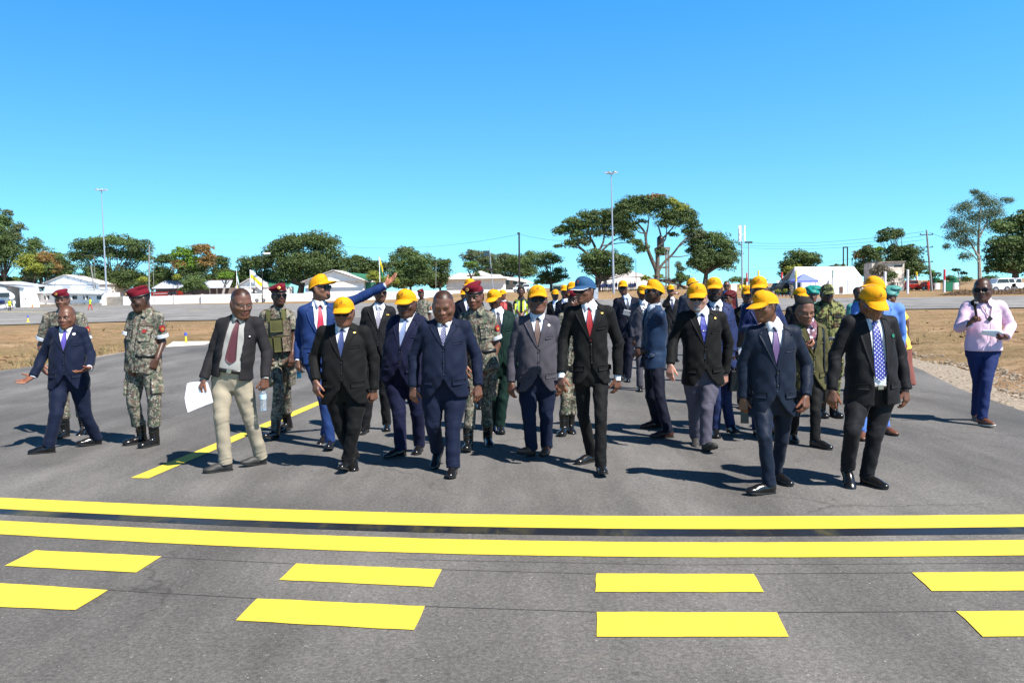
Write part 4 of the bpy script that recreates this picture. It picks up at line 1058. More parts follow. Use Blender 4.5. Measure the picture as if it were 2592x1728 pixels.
        if sp.get('tie'):
            tm_ = TIE[sp['tie']]
            v0 = Lt-.022; v1 = sp.get('tiev', vb/Lt-.03)*Lt; dv = np.linspace(v0, v1, 22); s_ = (v0-dv)
            wd = np.interp(s_, [0, .012, .032, .042, .12, (v0-v1)*.85, (v0-v1)], [.020, .023, .014, .0135, .024, .045, .046])*sp.get('tiew', 1.)
            if sp.get('tietip'): wd[-1] = .003; wd[-2] = .034
            a = np.linspace(-1, 1, 5); U = np.outer(wd, a)+sp.get('tieu', 0)*np.minimum(s_/.3, 1)[:, None]; Vv = np.repeat(dv[:, None], 5, 1)-0*U
            off = .010
            Vt, F, uv = drape(sf, O, A, U, Vv, off, .016)
            k = np.exp(-((s_-.012)/.014)**2)*.010
            n_ = len(dv)*5; Vt[:n_] += (np.repeat(k, 5)[:, None]*ff); 
            o = link('tie', mesh_np('tie', Vt-base, F[:, ::-1], uv=uv), tm_, root)
            if sp.get('tieclip'): dr_obj('tie_clip', lambda q: sf(q)-.011, O, A, *rect(-.020, .030, v0-.20, v0-.194, 4, 2), base, M_WIRE, o, .004)
        # lapels
        if kind != 'bomber' and op:
            oc, owf = ov, ow
            for s in (-1, 1):
                n, m = 20, 5
                vtop = Lt-.035; t = np.linspace(0, 1, n); vv = vb-.006+(vtop-vb)*t
                ui = np.interp(vv, oc, owf); wl = sp.get('lap', .082)*np.interp(t, [0, .1, .5, .78, .80, .86, .87, 1], [.04, .24, .70, 1., 1.0, .52, .80, .50])
                a = np.linspace(0, 1, m); U = s*(ui[:, None]-.003+wl[:, None]*a[None, :]); Vv = vv[:, None]+.045*a[None, :]*np.interp(t, [0, .5, .8, .86, 1], [.2, .4, .5, -.1, -.4])[:, None]
                U = U+sp.get('ou', 0.)*(1-vv[:, None]/Lt)
                if sp.get('open'): pass
                Vl, F, uv = drape(lambda q: tf(q, .001), O, A, U, Vv, .0075, .013)
                F = F if s > 0 else F[:, ::-1]
                link('lapel', mesh_np('lapel', Vl-base, F[:, ::-1]*1), jm, jk)
        if kind in ('suit', 'blazer') and not far:
            pv = sp.get('pv', .065)
            for s in (-1, 1):
                U, Vv = rect(s*(tw*.42), s*(tw*.42+.115), pv, pv-.046, 8, 4, slant=.06*s)
                Vl, F, uv = drape(lambda q: tf(q), O, A, U, Vv, .0095, .014); link('pocket_flap', mesh_np('pocket_flap', Vl-base, F if s < 0 else F[:, ::-1]), jm, jk)
            U, Vv = rect(tw*.40, tw*.40+.085, Lt*.62, Lt*.62+.020, 6, 3, slant=.10)
            Vl, F, uv = drape(lambda q: tf(q), O, A, U, Vv, .006, .010); link('breast_pocket', mesh_np('breast_pocket', Vl-base, F[:, ::-1]), jm, jk)
            if not sp.get('open'):
                U, Vv = rect(-.002, .022, vb, .30*vb, 3, 12); Vl, F, uv = drape(lambda q: tf(q), O, A, U, Vv, .0042, .010); link('front_edge', mesh_np('front_edge', Vl-base, F[:, ::-1]), jm, jk)
                for bv in (vb-.025, vb-.125):
                    U, Vv = disc(.006, bv, .0075); Vl, F, uv = drape(lambda q: tf(q), O, A, U, Vv, .0115, .006); link('button', mesh_np('button', Vl-base, F), M_BLK, jk)
        elif kind in ('suit', 'blazer') and not sp.get('open'):
            U, Vv = disc(.004, vb-.02, .010); Vl, F, uv = drape(lambda q: tf(q), O, A, U, Vv, .010, .006); link('button', mesh_np('button', Vl-base, F), M_BLK, jk)
        if sp.get('cuffs', not far):
            for i, (sh, el, wr) in enumerate(arms):
                dw = (wr-el)/np.linalg.norm(wr-el); mb = MB(); c = wr-dw*(.02+sp.get('cuff', 0)); mb.tube([c, wr+dw*(.012+.012*sp.get('cuffl', 0))], [.035, .033], 12); mb.v = [tuple(np.array(p)-base) for p in mb.v]; mb.build('cuff', sm_, so_, smooth=True)
        if sp.get('belt') or kind == 'bomber':
            pass
    if kind == 'shirt':
        cn = neck*.62+nk*.38-up*.022; rn = nr+.006; th = np.linspace(.22, 2*math.pi-.22, 37); spike = np.exp(-((math.pi-np.abs(th-math.pi)-.5)/.24)**2)
        rows = []
        for t_, (dr, dz) in enumerate(((0, .016), (.004, .024), (.010, .020), (.020, -.006), (.028, -.022))):
            rows.append(cn+np.outer((rn+dr+(.022*spike if t_ > 2 else 0))*np.sin(th), uu)+np.outer((rn+dr+(.014*spike if t_ > 2 else 0))*np.cos(th), ff)+np.outer(dz-(.040*spike if t_ > 2 else 0)-.02*np.cos(th), up))
        link('collar', mesh_np('collar', np.concatenate(rows)-base, grid_faces(5, 37)), jm, jk)
        U, Vv = rect(-.016, .016, Lt-.05, -jl+.01, 4, 26); Vl, F, uv = drape(lambda q: tf(q), O, A, U, Vv, .004, .008); link('button_placket', mesh_np('button_placket', Vl-base, F), jm, jk)
    if kind == 'camo':
        cn = neck*.62+nk*.38-up*.026; rn = nr+.008; th = np.linspace(.35, 2*math.pi-.35, 33); spike = np.exp(-((math.pi-np.abs(th-math.pi)-.62)/.26)**2)
        rows = []
        for t_, (dr, dz) in enumerate(((0, .012), (.006, .020), (.013, .014), (.026, -.010), (.034, -.024))):
            rows.append(cn+np.outer((rn+dr+(.026*spike if t_ > 2 else 0))*np.sin(th), uu)+np.outer((rn+dr+(.012*spike if t_ > 2 else 0))*np.cos(th), ff)+np.outer(dz-(.038*spike if t_ > 2 else 0)-.022*np.cos(th), up))
        link('collar', mesh_np('collar', np.concatenate(rows)-base, grid_faces(5, 33)), jm, jk)
        if not far or True:
            for s in (-1, 1):
                U, Vv = rect(s*.045, s*.155, Lt*.42, Lt*.70, 8, 8); Vl, F, uv = drape(lambda q: tf(q), O, A, U, Vv, .011, .016); o = link('chest_pocket', mesh_np('chest_pocket', Vl-base, F if s < 0 else F[:, ::-1]), jm, jk)
                U, Vv = rect(s*.042, s*.158, Lt*.62, Lt*.71, 8, 4); Vl, F, uv = drape(lambda q: tf(q), O, A, U, Vv, .017, .012); link('pocket_flap', mesh_np('pocket_flap', Vl-base, F if s < 0 else F[:, ::-1]), jm, jk)
            U, Vv = rect(-.014, .018, Lt-.08, -jl+.005, 4, 24); Vl, F, uv = drape(lambda q: tf(q), O, A, U, Vv, .006, .010); link('button_placket', mesh_np('button_placket', Vl-base, F), jm, jk)
        if sp.get('mbadge'):
            U, Vv = disc(.10, Lt*.61, .022); Vl, F, uv = drape(lambda q: tf(q), O, A, U, Vv, .022, .008); link('chest_badge', mesh_np('chest_badge', Vl-base, F), M_RED, jk)
        # epaulettes, sleeve patch, white band
        for i, (sh, el, wr) in enumerate(arms):
            s = (-1, 1)[i]; mb = MB(); a = neck+uu*s*.085-up*.018; b = sh+up*(pad+.003)+uu*s*.0
            ax = (b-a); ln = np.linalg.norm(ax); ax /= ln; sd_ = np.cross(ax, up); sd_ /= np.linalg.norm(sd_); mb.box((a+b)/2+up*.012, (ln, .045, .006), ax=(ax, sd_, np.cross(ax, sd_))); mb.v = [tuple(np.array(p)-base) for p in mb.v]; mb.build('epaulette', jm, jk, bevel=.002)
            if shp:
                e = sh+(el-sh)*.80; dw = (el-sh)/np.linalg.norm(el-sh)
                mb = MB(); mb.tube([e-dw*.042, e-dw*.038, e-dw*.003, e+dw*.002], [.070*sc_, .0745*sc_, .076*sc_, .070*sc_], 16); mb.v = [tuple(np.array(p)-base) for p in mb.v]
                if sp.get('band', True): mb.build('armband', M_BAND, jk, smooth=True)
                if sp.get('patch', True) and i == 1:
                    c = sh+(el-sh)*.42; nn = (uu*s*.9+ff*.55); nn /= np.linalg.norm(nn); t1 = np.cross(nn, dw); mb = MB()
                    mb.prism([c+nn*(ra+.001)+t1*x+dw*-y for x, y in [(-.030, .035), (.030, .035), (.034, .0), (.018, -.035), (-.018, -.035), (-.034, 0)]], nn*.008, 0)
                    mb.prism([c+nn*(ra+.008)+t1*.015*math.cos(t)-dw*(.015*math.sin(t)-.004) for t in np.linspace(0, 6.28, 11)[:-1]], nn*.004, 1)
                    mb.v = [tuple(np.array(p)-base) for p in mb.v]; mb.build('sleeve_patch', [M_RED, M_GOLD], jk)
    for b in sp.get('badge', []):
        bu, bv, shape, bm = b[:4]; r_ = b[4] if len(b) > 4 else .013
        if shape == 'o': U, Vv = disc(bu, bv*Lt, r_)
        else: U, Vv = rect(bu-r_*1.3, bu+r_*1.3, bv*Lt-r_*.7, bv*Lt+r_*.7, 4, 4)
        Vl, F, uv = drape(lambda q: tf(q), O, A, U, Vv, .018, .016); link('badge', mesh_np('badge', Vl-base, F), bm, jk)
    # ---------------------------------------------------------------- trousers
    tr_s = sp.get('leg', 1.)
    tr_s *= .94; th_ = (.086+fat*.22+(tw-.17)*.35)*tr_s; kr = .064*tr_s+(fat*.08); hr = (.055 if not sp.get('boots') else .062)*tr_s
    lo = np.min([hip-.27]+[a-.13 for a in knees+ank], 0); hi = np.max([hip+.27]+[a+.13 for a in knees+ank], 0); lo[2] = max(lo[2], -.02)
    if not sp.get('skirt'):
        T = Vol(lo, hi, hC)
        T.add(f_loft(O, A, [(-.13, tw-.014, .098+fat*.35, -.01), (-.04, tw-.006, .108+fat*.6, -.004), (.06, tw-.012, .104+fat*.85, fat*.2), (.12, tw-.014, .100+fat*.92, fat*.3)], 2.4), .02)
        L_amp = sp.get('leg_amp', .0034)
        for i in (0, 1):
            kn, an = knees[i], ank[i]; m1 = hj[i]*.55+kn*.45; r1 = th_*.55+kr*.45+.004
            T.add(f_rcone(hj[i]-up*.02, m1, th_, r1, [(L_amp*.8, .055, .0, .5, i*1.7+ph)]), .022)
            T.add(f_rcone(m1, kn, r1, kr, [(L_amp, .05, 1., .5, i*2.+ph)]), .012)
            m2 = kn*.35+an*.65; r2 = kr*.4+hr*.6+.002
            T.add(f_rcone(kn, m2, kr, r2, [(L_amp, .05, .0, .4, i+ph)]), .012)
            if sp.get('boots'): e = an+(kn-an)/np.linalg.norm(kn-an)*.17; T.add(f_rcone(m2, e, r2, .068, [(.005, .04, .9, .7, i)]), .012); he = e-(kn-an)/np.linalg.norm(kn-an)*.025
            else: e = an+(an-kn)/np.linalg.norm(an-kn)*.03; T.add(f_rcone(m2, e, r2, hr+.006, [(.006, .034, .85, .45, i*3+ph)]), .012); he = an+(an-kn)/np.linalg.norm(an-kn)*.022+np.array([0, 0, .0])
            dn = (an-kn)/np.linalg.norm(an-kn)
            T.cut(lambda q, he=he, dn=dn: np.maximum(-lin(q, he, dn), np.sqrt((q.x-he[0])**2+(q.y-he[1])**2+(q.z-he[2])**2)-.14), he-.16, he+.16, .003)
        T.all(lambda D, q: D+.0032*np.sin((q.z*1.0+q.x*.6)*40+2*np.sin(q.x*18+ph)+q.y*12)*np.sin(q.x*23+q.z*6+ph)*(np.abs(D) < .03))
        tr_o = vol_mesh('trousers', T, base, tm, root, label=lab.get('trousers')); del T
        if sp.get('belt'):
            bo = sp.get('beltv', .085); pf = [(bo-.025, tw-.008, .105+fat*.92, fat*.3), (bo+.025, tw-.008, .105+fat*.92, fat*.3)]
            th = np.linspace(0, 2*math.pi, 41); VV = []
            aa, bb = (tw-.004+sp.get('beltg', 0), .110+fat*.95+sp.get('beltg', 0))
            for dv, g in ((-.020, 0), (-.020, .004), (.020, .004), (.020, 0)):
                c_, s_ = np.cos(th), np.sin(th); VV.append(O+np.outer((aa+g)*np.sign(c_)*np.abs(c_)**.83, uu)+np.outer(fat*.3+(bb+g)*np.sign(s_)*np.abs(s_)**.83, ff)+up*(bo+dv))
            bl = link('belt', mesh_np('belt', np.concatenate(VV)-base, grid_faces(4, 41)), M_BELT, tr_o)
            mb = MB(); mb.box(O+up*bo+ff*(bb+fat*.3+.006), (.045, .04, .006), ax=(uu, up, ff)); mb.v = [tuple(np.array(p)-base) for p in mb.v]; mb.build('buckle', M_WIRE, bl, bevel=.003)
        if kind == 'camo' and not far:
            for i in (0, 1):
                s = (-1, 1)[i]; c = hj[i]*.38+knees[i]*.62; ax = (knees[i]-hj[i])/np.linalg.norm(knees[i]-hj[i]); nn = uu*s*.92+ff*.4; nn -= ax*nn.dot(ax); nn /= np.linalg.norm(nn); t1 = np.cross(nn, ax)
                mb = MB(); mb.box(c+nn*(kr+.010), (.15, .19, .035), ax=(t1, ax, nn)); mb.box(c+nn*(kr+.020)-ax*.075, (.155, .055, .026), ax=(t1, ax, nn)); mb.v = [tuple(np.array(p)-base) for p in mb.v]; mb.build('cargo_pocket', tm, tr_o, bevel=.012)
    else:
        T = Vol(lo, hi, hC); gz = (ank[0]+ank[1])/2; T.add(f_loft(O, (uu, up, ff), [(-(hip[2]-.12), tw+.06+sp.get('sk', 0), .15, 0), (-.35, tw+.04+sp.get('sk', 0), .14, 0), (-.08, tw+.015, .13, 0), (.08, tw-.02, .11, 0)], 2.2), .02)
        T.all(lambda D, q: D+.008*np.sin(q.x*38+q.y*20+ph)*(np.abs(D) < .03)*np.clip((1.-q.z), 0, 1)); vol_mesh('skirt', T, base, tm, root)
    for i in (0, 1):
        g, yw, pt = feet[i]; place_shoe(root, 'boot' if sp.get('boots') else 'dress', sp.get('shoe', 'k'), sp.get('sole', 'k'), g, yw, pt, base, sp.get('shoeS', 1.0))
    # ---------------------------------------------------------------- head gear and hair
    hh = .0048 if Yt < 9 else (.006 if Yt < 13 else (.008 if Yt < 40 else .014))
    cp = sp.get('cap')
    if cp:
        mm = {'y': M_CAPY, 'b': M_CAPB, 'k': M_CAPK, 'c': WOOD}[cp[0]]
        make_cap(root, hf, mm, cp[1] if len(cp) > 1 else 0, cp[2] if len(cp) > 2 else 0, cp[3] if len(cp) > 3 else 0, {'y': 'adm', 'b': 'anc'}.get(cp[0], ''), low=Yt > 15)
    if sp.get('beret'): make_beret(root, hf, hh*1.3, sp['beret'] == 'k')
    if Yt < 12 and not (cp or sp.get('beret')) and sp.get('hair') == 'short': sp['hair'] = 'none'
    hr_ = sp.get('hair', 'short' if (cp or sp.get('beret')) else None)
    if hr_ == 'short': make_shell('hair', root, hf, hp, hh, (lambda x, y, z: np.maximum(reg_hair(x, y, z), z-.045)) if (cp or sp.get('beret')) else reg_hair, .003, M_HAIR)
    if hr_ == 'afro': make_shell('hair', root, hf, hp, hh, reg_fullhair, .018, M_HAIR)
    if hr_ == 'braids': make_shell('hair', root, hf, hp, hh, reg_fullhair, .011, M_HAIR)
    if hr_ in ('braids', 'bun'):
        if hr_ == 'bun': make_shell('hair', root, hf, hp, hh, reg_hair, .006, M_HAIR)
        b_ = Vol(HC-.22, HC+.22, hh*1.4); cc = sp.get('bun', (0, -.10, .05)); g3 = lambda p: HC+np.array(ha).T @ (np.array(p)*S)
        b_.add(f_ell(g3(cc), (.05, .05, .045)), .01)
        if hr_ == 'braids': b_.add(f_rcone(g3((-.07, -.02, .085)), g3((.07, -.03, .075)), .038, .038), .02); b_.add(f_ell(g3((0, -.05, .11)), (.08, .06, .035), np.array(ha)), .02)
        b_.all(lambda D, q: D+.003*np.sin((q.x+q.z)*190)*(np.abs(D) < .02)); vol_mesh('hair_bun', b_, base, M_HAIR, root)
    if sp.get('stache'): make_shell('moustache', root, hf, hp, hh*.8, reg_stache, .007, M_HAIR if sp['stache'] == 'k' else M_HAIRG)
    if sp.get('beard') == 'full': make_shell('beard', root, hf, hp, hh, reg_beard, .008, M_HAIR)
    if sp.get('beard') == 'goatee': make_shell('beard', root, hf, hp, hh*.8, reg_goatee, .0045, M_HAIR)
    if sp.get('beard') == 'white': make_shell('beard', root, hf, hp, hh*.8, reg_goatee, .010, M_HAIRG)
    if sp.get('wrap'):
        w3 = Vol(HC-.24, HC+.24, hh*1.4); T3 = np.array(ha); g3 = lambda p: HC+T3.T @ (np.array(p)*S); big = sp.get('wrapS', 1.)
        w3.add(f_ell(g3((0, -.03, .050)), np.array((.094, .108, .085))*big, T3), .01); w3.add(f_ell(g3((0, -.07, .085)), np.array((.10, .085, .07))*big, T3), .02)
        if big > 1.05: w3.add(f_ell(g3((.02, -.06, .13)), np.array((.12, .09, .045))*big, T3), .02)
        def wf(D, q):
            x, y, z = hq(hf, q); D = D+.006*np.sin((z*.9+y*.5+x*.35)*95)*(np.abs(D) < .03)
            return np.maximum(D, np.maximum(.020+.35*y-z, -9))
        w3.all(wf); vol_mesh('headscarf', w3, base, sp['wrap'], root)
        if sp.get('veil'):
            w4 = Vol(HC-.30, HC+.20, hh*1.6); w4.add(f_rcone(g3((0, -.08, .02)), g3((.02, -.10, -.17)), .075, .055), .02); vol_mesh('scarf_tail', w4, base, sp['wrap'], root)
    g = sp.get('glass')
    if g: make_glasses(root, hf, g == 'sun', 1.0)
    if Yt < 16 and g != 'sun' and sp.get('pitch', 0) < 15: make_eyes(root, hf)
    PEOPLE[sp['n']].update(grips=grips, O=O, A=A, Lt=Lt, base=base, tf=tf, jk=jk, hf=hf, arms=arms, hip=hip, tw=tw, fat=fat, uu=uu, ff=ff, up=up, Yt=Yt)
    return root
# ------------------------------------------------------------------ the people, joints traced in the photograph
W_NAVY = m_cloth('navy_suit_wool', (.0075, .0145, .043), .75, sheen=.2)
W_NAVY2 = m_cloth('dark_navy_suit_wool', (.007, .009, .024), .75, sheen=.15)
W_INK = m_cloth('indigo_suit_wool', (.0085, .0115, .046), .75, sheen=.2)
W_BLUE = m_cloth('bright_blue_suit_wool', (.016, .050, .19), .7, sheen=.25)
W_SLATE = m_cloth('slate_blue_suit_wool', (.007, .016, .039), .6, sheen=.3)
W_STEEL = m_cloth('blue_sheen_suit_wool', (.022, .050, .115), .45, sheen=.3)
W_MID = m_cloth('mid_blue_suit_wool', (.022, .038, .13), .6, sheen=.25)
W_SKY = m_cloth('light_blue_checked_suit_wool', (.10, .21, .55), .7, sheen=.2)
W_BLK = m_cloth('black_suit_wool', (.0085, .0085, .009), .75, sheen=.15)
W_CHAR = m_cloth('charcoal_suit_wool', (.014, .014, .017), .7, sheen=.2)
W_GREY = m_cloth('grey_suit_wool', (.095, .090, .112), .8, sheen=.2)
W_GREEN = m_cloth('dark_green_suit_wool', (.006, .030, .023), .75, sheen=.15)
W_OLIVE = m_cloth('olive_blazer_wool', (.125, .115, .048), .8)
W_LILAC = m_cloth('lilac_grey_trousers_wool', (.125, .117, .160), .7)
W_JEAN = m_cloth('dark_denim', (.012, .020, .052), .8, 2)
W_BJEAN = m_cloth('blue_cotton_trousers', (.022, .040, .15), .8, 1)
W_BEIGE = m_cloth('beige_cotton_trousers', (.499, .43, .315), .85, 1)
W_BOMB = m_cloth('dark_grey_bomber_cloth', (.028, .026, .029), .8)
W_PINK = m_cloth('pale_pink_cotton', (.70, .50, .62), .8, .6)
W_GRN = m_cloth('bright_green_work_cotton', (.02, .30, .10), .85)
W_TEE = m_cloth('charcoal_cotton', (.035, .038, .05), .9)
W_RED = m_cloth('oxblood_cloth', (.12, .012, .018), .7)
W_TEALW = m_cloth('teal_satin_wrap', (.01, .30, .26), .45, sheen=.4)
def _pattern(name, a, b, sc, ang):
    t = NT(name); mp = t.co('Object', (1, 1, 1), (0, ang, 0)); x = t.n('ShaderNodeTexWave'); t.l(mp, x.inputs[0]); x.inputs['Scale'].default_value = sc; x.inputs['Distortion'].default_value = 5; x.inputs['Detail'].default_value = 2
    t.set('Base Color', t.ramp(x.outputs[1], [(.3, a), (.5, b), (.8, a)])); t.set('Roughness', .6); return t.m
W_TEALP = _pattern('teal_patterned_cloth', (.008, .16, .14), (.30, .62, .55), 9, .6)
W_YELP = _pattern('yellow_patterned_cloth', (.75, .62, .05), (.80, .72, .12), 6, .2)
W_SCARF = _pattern('red_printed_scarf', (.55, .02, .03), (.75, .35, .25), 14, 1.)
W_MULTI = _pattern('many_coloured_print_cloth', (.22, .06, .03), (.05, .03, .07), 16, .9)
G_ = 'people walking along the taxiway'
def P(**k): k.setdefault('group', G_); return person(k)

P(n='short_man', k='A', label='short bald man in a navy suit and violet tie spreading both arms wide',
  head=(488, 278, 438), yaw=4, pitch=4, ty=10, sh=((392, 455), (600, 452)), el=((318, 640, .0), (668, 640, .03)), wr=((245, 790, -.12), (655, 728, -.22)),
  hip=(510, 835), kn=((412, 1075), (625, 1070)), ft=((362, 1352, 0, -72, 0), (705, 1292, 0, -48, -6)), tw=.195, fat=.035, fit='suit', jm=W_NAVY, tie='purple', vb=.50, skin='m', scalp=.25,
  hd=((-.75, -.35, -.45), (-.55, -.8, -.35)), hn=((0, -.6, .8), (-.3, .1, .95)), curl=((12, 16, 12), (15, 20, 15)), spread=(14, 14), thumb=((50, 5), (50, 5)), shirt='white', badge=[(.10, .84, 'o', M_WHITEP, .014)], leg=1.12, dy=.02)
P(n='soldier_left', k='A', label='tall soldier in camouflage and maroon beret behind the short bald man',
  head=(455, 165, 295), yaw=14, pitch=6, ty=6, sh=((350, 345), (600, 345)), el=((300, 560, .03), (640, 560, .02)), wr=((318, 700, -.10), (620, 700, -.1)), hip=(480, 700),
  kn=((470, 960), (580, 960)), ft=((478, 1235, 0, -10, 0), (625, 1205, 0, 5, 12)), tw=.175, fit='camo', jm=CAMO, boots=True, beret=1, belt=True, skin='m')
P(n='soldier_big', k='A', label='heavy soldier in camouflage and maroon beret looking down, red badge on his chest',
  head=(1028, 150, 305), yaw=-42, pitch=16, ty=-14, sh=((968, 335), (1180, 342)), el=((938, 530, .0), (1196, 540, .02)), wr=((945, 690, -.1), (1150, 672, -.12)), hip=(1060, 715),
  kn=((980, 985, -.03), (1135, 965)), ft=((1040, 1282, 0, -42, 0), (1135, 1298, 0, -26, 0)), tw=.20, fat=.055, fit='camo', jm=CAMO, boots=True, beret=1, belt=True, mbadge=True, leg=1.15, skin='d', hd=(None, (-.35, -.2, -.85)))
P(n='paper_man', k='B', label='man in glasses, open dark bomber jacket, maroon striped tie and beige trousers',
  head=(395, 190, 372), yaw=36, pitch=16, ty=4, sh=((265, 400), (505, 395)), el=((205, 610, .0), (562, 600, .03)), wr=((145, 778, -.10), (553, 775, -.10)), hip=(338, 800),
  kn=((262, 1035), (452, 1040)), ft=((292, 1388, 0, -62, 0), (520, 1345, 0, -48, -6)), tw=.185, fat=.045, fit='bomber', jm=W_BOMB, tm=W_BEIGE, open=[(-1, .085), (.2, .10), (.6, .09), (.9, .07), (1.1, .07)], shirt='grey', tie='maroon', tiev=.24, tietip=True, tiew=1.15, shlo=.05, belt=True, beltv=.075,
  jl=.0, skin='m', hair='none', scalp=1, glass='clear', shoe='g', leg=1.12, hd=((-.4, -.2, -.85), (-.1, -.1, -1)), curl=((50, 60, 30), (55, 50, 40)), badge=[(.14, .70, 'o', M_WHITEP, .006)])
P(n='soldier_vest', k='B', label='soldier with a tactical vest and maroon beret behind the man in beige trousers',
  head=(645, 165, 292), yaw=32, pitch=0, ty=8, sh=((545, 345), (715, 345)), hw=.19, el=((525, 500, .02), (745, 480, .02)), wr=((560, 620, -.2), (730, 620, -.1)), hip=(655, 650),
  kn=((640, 850), (690, 850)), ft=((612, 1180, .0, -20, -12), (705, 1110, .02, -30, 10)), tw=.18, fit='camo', jm=CAMO, boots=True, beret=1, belt=True, skin='d', glass='sun', patch=False, band=False)
P(n='pointing_man', k='B', label='man in a bright blue suit and rose tie pointing right with a raised arm',
  head=(915, 105, 255), yaw=72, pitch=-4, ty=22, sh=((808, 318), (1000, 300)), hw=.205, el=((780, 480, .05), (1190, 240, .10)), wr=((768, 655, -.08), (1345, 165, .10)), hip=(905, 640),
  kn=((935, 900), (985, 890)), ft=((985, 1240, 0, 5, -8), (955, 1190, .0, -10, 10)), tw=.19, fat=.01, fit='suit', jm=W_BLUE, tie='rose', vb=.30, open=[(.30, .02), (.6, .075), (1.1, .08)], ou=.0, skin='l', cap=('y', -8), glass='sun', beard='goatee',
  hd=(None, (.75, .0, .65)), hn=(None, (-.5, -.6, .5)), curl=((40, 45, 30), (4, 6, 4)), spread=(5, 1), thumb=((30, 15), (28, 0)))
P(n='black_suit_cap', k='B', label='man in black suit, dark blue tie and yellow cap in front of the pointing man',
  head=(1072, 252, 425), yaw=0, pitch=9, ty=0, sh=((925, 455), (1215, 455)), el=((880, 640, .03), (1272, 650, .03)), wr=((885, 795, -.12), (1270, 850, .0)), hip=(1085, 870),
  kn=((1055, 1110, .05), (1140, 1100)), ft=((1140, 1350, .02, 10, 10), (1092, 1385, 0, -4, -14)), swap=1, tw=.215, fat=.045, fit='suit', jm=W_BLK, tie='blue', vb=.45, skin='m', cap=('y', 0), glass='sun', badge=[(.125, .86, 'r', M_GOLD, .010)], leg=1.02, jl=.15, cuffs=False,
  curl=((30, 30, 20), (55, 60, 40)))
P(n='hat_man', k='C', label='man with a moustache, black knitted cap and silver tie under the pointing arm',
  head=(170, 112, 218), yaw=22, pitch=0, ty=8, sh=((75, 280), (245, 280)), hip=(150, 590), kn=((95, 860), (195, 850)), ft=((70, 1120, 0, -10, 0), (215, 1098, 0, 8, 0)), tw=.18, fat=.02, fit='suit', jm=W_CHAR, tie='silver', skin='m', beret='k', glass='sun', stache='k', badge=[(.11, .80, 'r', M_GOLD, .013)])
P(n='smiling_man', k='C', label='stout smiling man in an indigo suit and yellow cap, left of the bareheaded man',
  head=(348, 152, 325), yaw=-14, pitch=8, ty=-6, sh=((262, 350), (455, 345)), hw=.21, el=((222, 540, .03), (450, 560, .05)), wr=((225, 700, .0), (455, 720, .0)), hip=(325, 735),
  kn=((298, 990), (425, 985)), ft=((310, 1282, 0, -48, 0), (438, 1250, 0, -5, 0)), tw=.21, fat=.07, fit='suit', jm=W_INK, tie='ice', vb=.40, skin='d', cap=('y', 0), leg=1.1)
P(n='bareheaded_man', k='C', label='bareheaded heavy man in a navy suit and dotted navy tie looking down, front row centre',
  head=(600, 150, 362), yaw=-4, pitch=20, ty=0, sh=((465, 385), (755, 380)), el=((400, 595, .02), (828, 600, .02)), wr=((395, 808, -.05), (838, 800, -.06)), hip=(612, 828),
  kn=((530, 1060, -.06), (665, 1080, .03)), ft=((572, 1272, .11, -14, 36), (668, 1408, 0, -4, -2)), tw=.215, fat=.065, fit='suit', jm=W_NAVY, shirt='white', tie='navydot', vb=.57, skin='m', hair='none', scalp=1, hfat=.14, leg=1.15, jl=.10, cuffs=False, hn=((.3, .9, 0), (-.3, .9, 0)))
P(n='soldier_woman', k='C', label='woman soldier in camouflage and maroon beret behind the bareheaded man',
  head=(812, 108, 268), yaw=-12, pitch=12, ty=-8, sh=((735, 320), (925, 312)), hw=.18, el=((720, 500, .02), (968, 520, .02)), wr=((740, 650, -.1), (930, 668, -.06)), hip=(868, 650), mdx=0,
  kn=((790, 930), (895, 920)), ft=((772, 1238, 0, -4, -6), (905, 1195, .0, 10, 8)), tw=.17, fit='camo', jm=CAMO, boots=True, beret=1, belt=True, skin='m', hair='bun', bun=(.0, -.105, -.015), hd=(None, (-.5, -.1, -.85)))
P(n='green_suit', k='C', label='man in a dark green suit and yellow cap behind the woman soldier',
  head=(950, 148, 262), yaw=-24, pitch=14, ty=4, sh=((890, 315), (1055, 312)), hw=.20, el=((870, 520, 0), (1098, 480, .02)), wr=((880, 680, 0), (1102, 670, -.05)), hip=(1000, 690),
  kn=((950, 890), (1010, 890)), ft=((940, 1100, 0, 0, 10), (992, 1118, 0, 6, -4)), tw=.19, fat=.03, fit='suit', jm=W_GREEN, tie='black', skin='d', cap=('y', 6), cuffs=False)
P(n='grey_jacket', k='C', label='man in a grey jacket, brown tie, dark glasses and yellow cap, brown shoes',
  head=(1245, 130, 302), yaw=2, pitch=-6, ty=2, sh=((1120, 352), (1362, 345)), el=((1078, 570, .03), (1398, 560, .03)), wr=((1064, 778, -.05), (1402, 770, -.03)), hip=(1242, 785),
  kn=((1188, 1020), (1305, 1010)), ft=((1195, 1282, 0, -38, -18), (1308, 1262, 0, -12, 0)), tw=.195, fat=.04, fit='suit', jm=W_GREY, tm=W_JEAN, tie='bronze', vb=.47, skin='m', cap=('y', 0), glass='sun', shoe='b', badge=[(.115, .83, 'o', M_WHITEP, .014)], leg=1.1, cuffs=False, shirt='white')
